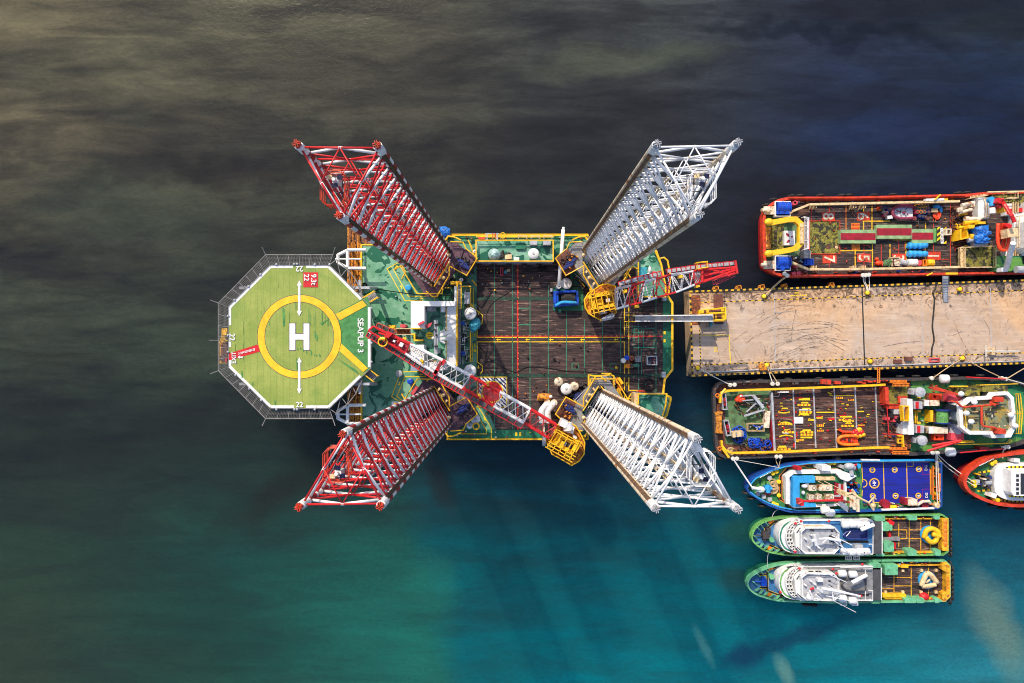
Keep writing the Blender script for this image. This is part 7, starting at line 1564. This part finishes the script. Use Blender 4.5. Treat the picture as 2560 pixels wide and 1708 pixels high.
# ================================================================= mooring ropes
def rope(pts,lab,k='rope',r=.07,sag=0,nm='mooring_rope'):
    w=[P(*p) for p in pts]
    if len(w)==2:
        a,c=w; w=[a.lerp(c,i/8)-Vector((0,0,sag*4*(i/8)*(1-i/8))) for i in range(9)]
    b=MB(); b.tubew(w,r,6); return solo(b,nm,lab,'rope',k,pts[0][0],pts[0][1],0)
rope(spl([(1911,741,4.2),(1930,720,4.0),(1950,702,4.1),(1966,690,4.6)],3),'tan rope, left of two from the pier bollard to the red vessel stern','tanrope',.07)
rope(spl([(1911,742,4.2),(1938,716,3.9),(1956,700,4.2),(1973,690,4.6)],3),'tan rope, right of two from the pier bollard to the red vessel stern','tanrope',.08)
for i,(x0,x1) in enumerate(((2158,2168),(2163,2170),(2173,2172))): rope(spl([(x0,689,4.5),(x0+R.uniform(-2,2),704,3.9),((x0+x1)/2+3-i,718,3.9),(x1,731,4.2)],3),'pale rope, one of three bunched from red vessel to the bollard at the pier joint','rope',.07)['group']='ropes bunched at the pier joint'
rope([(1750,922,4),(1826,963,4.2)],'pale thin rope, upper of two from the pier corner bollard to the timber vessel','rope',.06,.4)
rope([(1746,923,4),(1832,964,4.2)],'pale thin rope, lower of two from the pier corner bollard to the timber vessel','rope',.05,1.0)
rope(spl([(1918,914,4.2),(1924,936,3.8),(1932,959,4.1)],4),'pale rope hanging from the pier bollard by the ladder to the timber vessel','rope',.08)
rope(spl([(1919,914,4.2),(1932,938,3.6),(1945,959,4.1)],4),'tan rope from the pier bollard by the ladder to the timber vessel','tanrope',.08)
rope([(2406,897,4.2),(2332,946,4.1)],'tan rope running down left from the right pier bollard','tanrope',.08,.3)
rope([(2410,897,4.2),(2508,946,4.1)],'tan rope running down right from the right pier bollard','tanrope',.08,.3)
rope([(2518,947,4.1),(2620,890,4)],'tan rope running up right from the vessel bow out of the frame','tanrope',.09,.3)
rope([(2518,948,4.1),(2650,985,4)],'pale rope lying along the bow of the timber vessel at the right edge','rope',.09,.1)
rope([(1834,1149,4),(1882,1221,4.1)],'thick white rope from the timber vessel stern to the blue boat bow','white',.14,.2)
rope([(1836,1149,4),(1950,1170,3.7)],'thin pale rope from the timber vessel stern to the blue boat side','rope',.06,.3)
rope(spl([(1942,1143,4),(1940,1152,3.4),(1947,1168,3.8)],4),'tan rope, left of two short hanging ropes by the blue boat bow','tanrope',.06)
rope(spl([(1952,1143,4),(1950,1154,3.4),(1947,1168,3.8)],4),'tan rope, right of two short hanging ropes by the blue boat bow','tanrope',.06)
rope([(2343,1134,4),(2436,1206,4.4)],'pale rope, upper of two from the timber vessel to the red tug','rope',.08,1.2)
rope([(2342,1136,4),(2437,1215,4.4)],'pale rope, lower of two from the timber vessel to the red tug','rope',.08,2.2)
rope([(2340,1134,4),(2344,1265,3.6)],'pale rope, left of two crossing the blue boat stern','rope',.08,.1)
rope([(2344,1136,4),(2350,1256,3.6)],'pale rope, right of two crossing the blue boat stern','rope',.07,.1)
rope([(2512,1122,4),(2507,1146,4.4)],'short white rope between the timber vessel and the red tug','rope',.08,.3)
rope([(1946,1273,3.4),(1930,1296,3.6)],'thin grey rope between the blue boat and the upper crew boat bow','lgrey',.05,.6)
rope([(1921,1384,3.6),(1920,1420,3.6)],'thin grey rope between the bows of the two crew boats','lgrey',.05,.4)
# ================================================================= water, light, camera
def water():
    w=MB(); w.prismw([(-900,-900),(900,-900),(900,900),(-900,900)],-60,0)
    o=w.build('water',[],None); o['kind']='structure'
    m,nt,b=nt_new('harbour_water'); o.data.materials.append(m)
    g=N(nt,'ShaderNodeNewGeometry'); sp=N(nt,'ShaderNodeSeparateXYZ')
    wn=N(nt,'ShaderNodeTexNoise'); wn.inputs['Scale'].default_value=.016; wn.inputs['Detail'].default_value=5; wn.inputs['Roughness'].default_value=.55
    nt.links.new(g.outputs['Position'],wn.inputs['Vector'])
    vs=N(nt,'ShaderNodeVectorMath',operation='SUBTRACT'); vs.inputs[1].default_value=(.5,.5,.5); nt.links.new(wn.outputs['Color'],vs.inputs[0])
    vm=N(nt,'ShaderNodeVectorMath',operation='SCALE'); vm.inputs['Scale'].default_value=34; nt.links.new(vs.outputs[0],vm.inputs[0])
    va=N(nt,'ShaderNodeVectorMath',operation='ADD'); nt.links.new(g.outputs['Position'],va.inputs[0]); nt.links.new(vm.outputs[0],va.inputs[1])
    nt.links.new(va.outputs[0],sp.inputs[0])
    k=CZ/F
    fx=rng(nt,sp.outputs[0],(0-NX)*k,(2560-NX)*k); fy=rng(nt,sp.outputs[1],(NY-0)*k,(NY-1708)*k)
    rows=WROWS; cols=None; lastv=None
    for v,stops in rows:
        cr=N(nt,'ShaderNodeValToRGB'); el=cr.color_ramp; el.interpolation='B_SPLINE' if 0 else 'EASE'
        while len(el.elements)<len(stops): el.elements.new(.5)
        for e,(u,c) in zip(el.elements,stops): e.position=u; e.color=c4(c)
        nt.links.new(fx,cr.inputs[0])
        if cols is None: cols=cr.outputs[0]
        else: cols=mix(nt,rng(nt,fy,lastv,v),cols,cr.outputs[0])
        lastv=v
    P0=g.outputs['Position']
    def aniso(sx,sy,rot,sc,det=5,ro=.6,di=.6): return noise(nt,pos(nt,sx,sy,1,rot),sc,det,ro,di)
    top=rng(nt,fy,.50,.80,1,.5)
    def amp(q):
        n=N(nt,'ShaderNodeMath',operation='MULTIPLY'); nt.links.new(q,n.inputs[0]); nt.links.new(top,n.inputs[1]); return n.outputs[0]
    s1=aniso(.35,1.5,math.radians(-14),.045)              # long dark swell bands, their shade put into the colour
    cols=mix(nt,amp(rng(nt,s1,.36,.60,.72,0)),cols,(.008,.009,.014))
    s3=aniso(.5,2.4,math.radians(-10),.085,5,.6,.8); cols=mix(nt,amp(rng(nt,s3,.40,.60,.5,0)),cols,(.010,.011,.015))  # shorter swell bands, shade in the colour too
    s2=aniso(.45,1.2,math.radians(-20),.03)
    cols=mix(nt,amp(rng(nt,s2,.52,.74,0,.6)),cols,WTINT,'ADD') if 1 else cols
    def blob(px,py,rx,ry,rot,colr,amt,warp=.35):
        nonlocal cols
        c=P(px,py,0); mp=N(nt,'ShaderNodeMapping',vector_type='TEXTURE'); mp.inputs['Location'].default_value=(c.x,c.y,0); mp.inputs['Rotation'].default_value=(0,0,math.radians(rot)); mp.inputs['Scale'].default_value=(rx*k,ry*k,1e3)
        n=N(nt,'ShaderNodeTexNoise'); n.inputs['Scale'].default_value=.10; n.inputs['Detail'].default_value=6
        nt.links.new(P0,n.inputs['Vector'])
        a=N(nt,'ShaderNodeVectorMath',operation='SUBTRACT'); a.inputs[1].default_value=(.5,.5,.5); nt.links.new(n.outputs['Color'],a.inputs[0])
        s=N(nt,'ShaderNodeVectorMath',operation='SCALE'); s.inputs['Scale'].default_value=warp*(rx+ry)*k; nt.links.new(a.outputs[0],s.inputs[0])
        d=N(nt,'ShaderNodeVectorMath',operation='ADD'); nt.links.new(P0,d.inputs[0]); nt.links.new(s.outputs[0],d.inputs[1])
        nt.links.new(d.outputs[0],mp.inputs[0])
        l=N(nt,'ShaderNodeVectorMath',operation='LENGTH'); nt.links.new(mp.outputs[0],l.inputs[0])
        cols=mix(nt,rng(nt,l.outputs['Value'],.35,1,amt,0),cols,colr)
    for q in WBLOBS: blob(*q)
    rp=aniso(.5,1.7,math.radians(-17),.22,6,.72,.9); cols=mix(nt,amp(rng(nt,rp,.66,.30,0,.62)),mix(nt,1.0,cols,(1.12,1.12,1.1),'MULTIPLY'),mix(nt,1.0,cols,(.55,.56,.60),'MULTIPLY'))  # light and dark of the ripples put into the colour
    fine=noise(nt,pos(nt,.8,1.4,1,.3),1.6,4,.7); cols=mix(nt,rng(nt,fine,.3,.7,.30,0),cols,(.006,.007,.009))
    hf=noise(nt,pos(nt),7,2,.6); cols=mix(nt,rng(nt,hf,.30,.7,0,.8),cols,mix(nt,1.0,cols,(1.6,1.6,1.6),'MULTIPLY'))  # fine ripple glints brightened in the colour
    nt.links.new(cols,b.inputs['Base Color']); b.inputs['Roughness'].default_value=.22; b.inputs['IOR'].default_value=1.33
    if WSSS>0:
        b.inputs['Subsurface Weight'].default_value=1; b.inputs['Subsurface Radius'].default_value=(1,1,1); b.inputs['Subsurface Scale'].default_value=WSSS; b.subsurface_method='BURLEY'
    rip=noise(nt,pos(nt,1,1.6,1,.35),.9,6,.65,.4); bump(nt,b,rip,.30,.2); b.inputs['Specular IOR Level'].default_value=.15
# colour of the turbid water by place: (v, [(u, linear rgb) ...])
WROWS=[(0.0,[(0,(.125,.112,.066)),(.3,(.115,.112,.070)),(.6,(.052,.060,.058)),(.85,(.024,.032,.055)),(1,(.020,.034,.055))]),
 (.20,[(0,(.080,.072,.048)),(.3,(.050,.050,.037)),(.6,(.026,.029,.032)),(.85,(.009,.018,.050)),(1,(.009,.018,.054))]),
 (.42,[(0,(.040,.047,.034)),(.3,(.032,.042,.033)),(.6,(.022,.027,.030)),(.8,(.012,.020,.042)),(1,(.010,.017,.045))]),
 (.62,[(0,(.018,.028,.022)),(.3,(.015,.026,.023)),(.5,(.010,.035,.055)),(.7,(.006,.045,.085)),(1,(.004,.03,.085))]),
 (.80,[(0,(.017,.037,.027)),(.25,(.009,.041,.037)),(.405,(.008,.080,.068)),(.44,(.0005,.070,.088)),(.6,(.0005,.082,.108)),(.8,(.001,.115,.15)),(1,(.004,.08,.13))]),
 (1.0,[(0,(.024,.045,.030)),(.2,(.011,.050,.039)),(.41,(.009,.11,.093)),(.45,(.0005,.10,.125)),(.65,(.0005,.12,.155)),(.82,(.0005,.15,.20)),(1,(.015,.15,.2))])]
WTINT=(.014,.024,.014)
WBLOBS=[(1080,1450,70,120,15,(.012,.10,.08),.4,.8),(330,520,330,150,-10,(.045,.058,.042),.5),(1450,1140,260,90,0,(.005,.028,.055),.6),(1100,1215,40,100,25,(.012,.018,.022),.8),(700,1230,260,60,35,(.012,.014,.014),.6),  # dark slanted blob by the lower-left leg paints its cast shadow
 (1990,1600,250,34,18,(.005,.035,.075),.75,.5),(1860,1640,60,50,50,(.004,.03,.07),.8,.5),(2490,1560,70,190,22,(.085,.15,.13),.75),(1760,1615,16,70,25,(.05,.19,.2),.5),(1960,1680,25,60,25,(.09,.2,.18),.6),(1850,1330,70,40,0,(.02,.07,.035),.5),(1840,1450,60,45,0,(.02,.06,.05),.5),(2050,80,420,26,-4,(.005,.007,.012),.6,.5),(1550,150,330,45,6,(.06,.072,.05),.55),(700,400,700,60,4,(.012,.011,.014),.6,.4),(2250,330,300,60,5,(.015,.026,.07),.5)]  # narrow pale slanted blobs paint sunlit streaks on the water
WSSS=18.0
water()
sc=SC
SUN_EL,SUN_AZ=math.radians(42),None
d=Vector((.41,-.91,0)).normalized()                  # direction the shadows fall
sl=bpy.data.lights.new('sun','SUN'); sl.energy=3.3; sl.angle=math.radians(.6); sl.color=(1,.85,.64)
so=bpy.data.objects.new('sun',sl); COL.objects.link(so)
ld=Vector((d.x*math.cos(SUN_EL),d.y*math.cos(SUN_EL),-math.sin(SUN_EL)))
so.rotation_euler=ld.to_track_quat('-Z','Y').to_euler(); so.location=(0,0,200)
wd=bpy.data.worlds.new('World'); sc.world=wd; wd.use_nodes=True; nt=wd.node_tree
sky=nt.nodes.new('ShaderNodeTexSky'); sky.sky_type='NISHITA'; sky.sun_disc=False; sky.sun_elevation=SUN_EL; sky.sun_rotation=math.atan2(-d.x,-d.y); sky.air_density=1; sky.dust_density=2.0
bg=nt.nodes['Background']; nt.links.new(sky.outputs[0],bg.inputs[0]); bg.inputs[1].default_value=.15
cam=bpy.data.cameras.new('camera'); co=bpy.data.objects.new('camera',cam); COL.objects.link(co); sc.camera=co
co.location=(0,0,CZ); co.rotation_euler=(0,0,0); cam.sensor_fit='HORIZONTAL'; cam.sensor_width=36; cam.lens=36*F/2560
cam.shift_x=(1280-NX)/2560; cam.shift_y=-(854-NY)/2560; cam.clip_end=3000
vs=sc.view_settings; sc.display_settings.display_device='sRGB'; vs.view_transform='Standard'; vs.look='None'; vs.exposure=0.48; vs.gamma=1
sc.cycles.filter_width=1.0; sc.cycles.max_bounces=5; sc.cycles.diffuse_bounces=3; sc.cycles.glossy_bounces=2
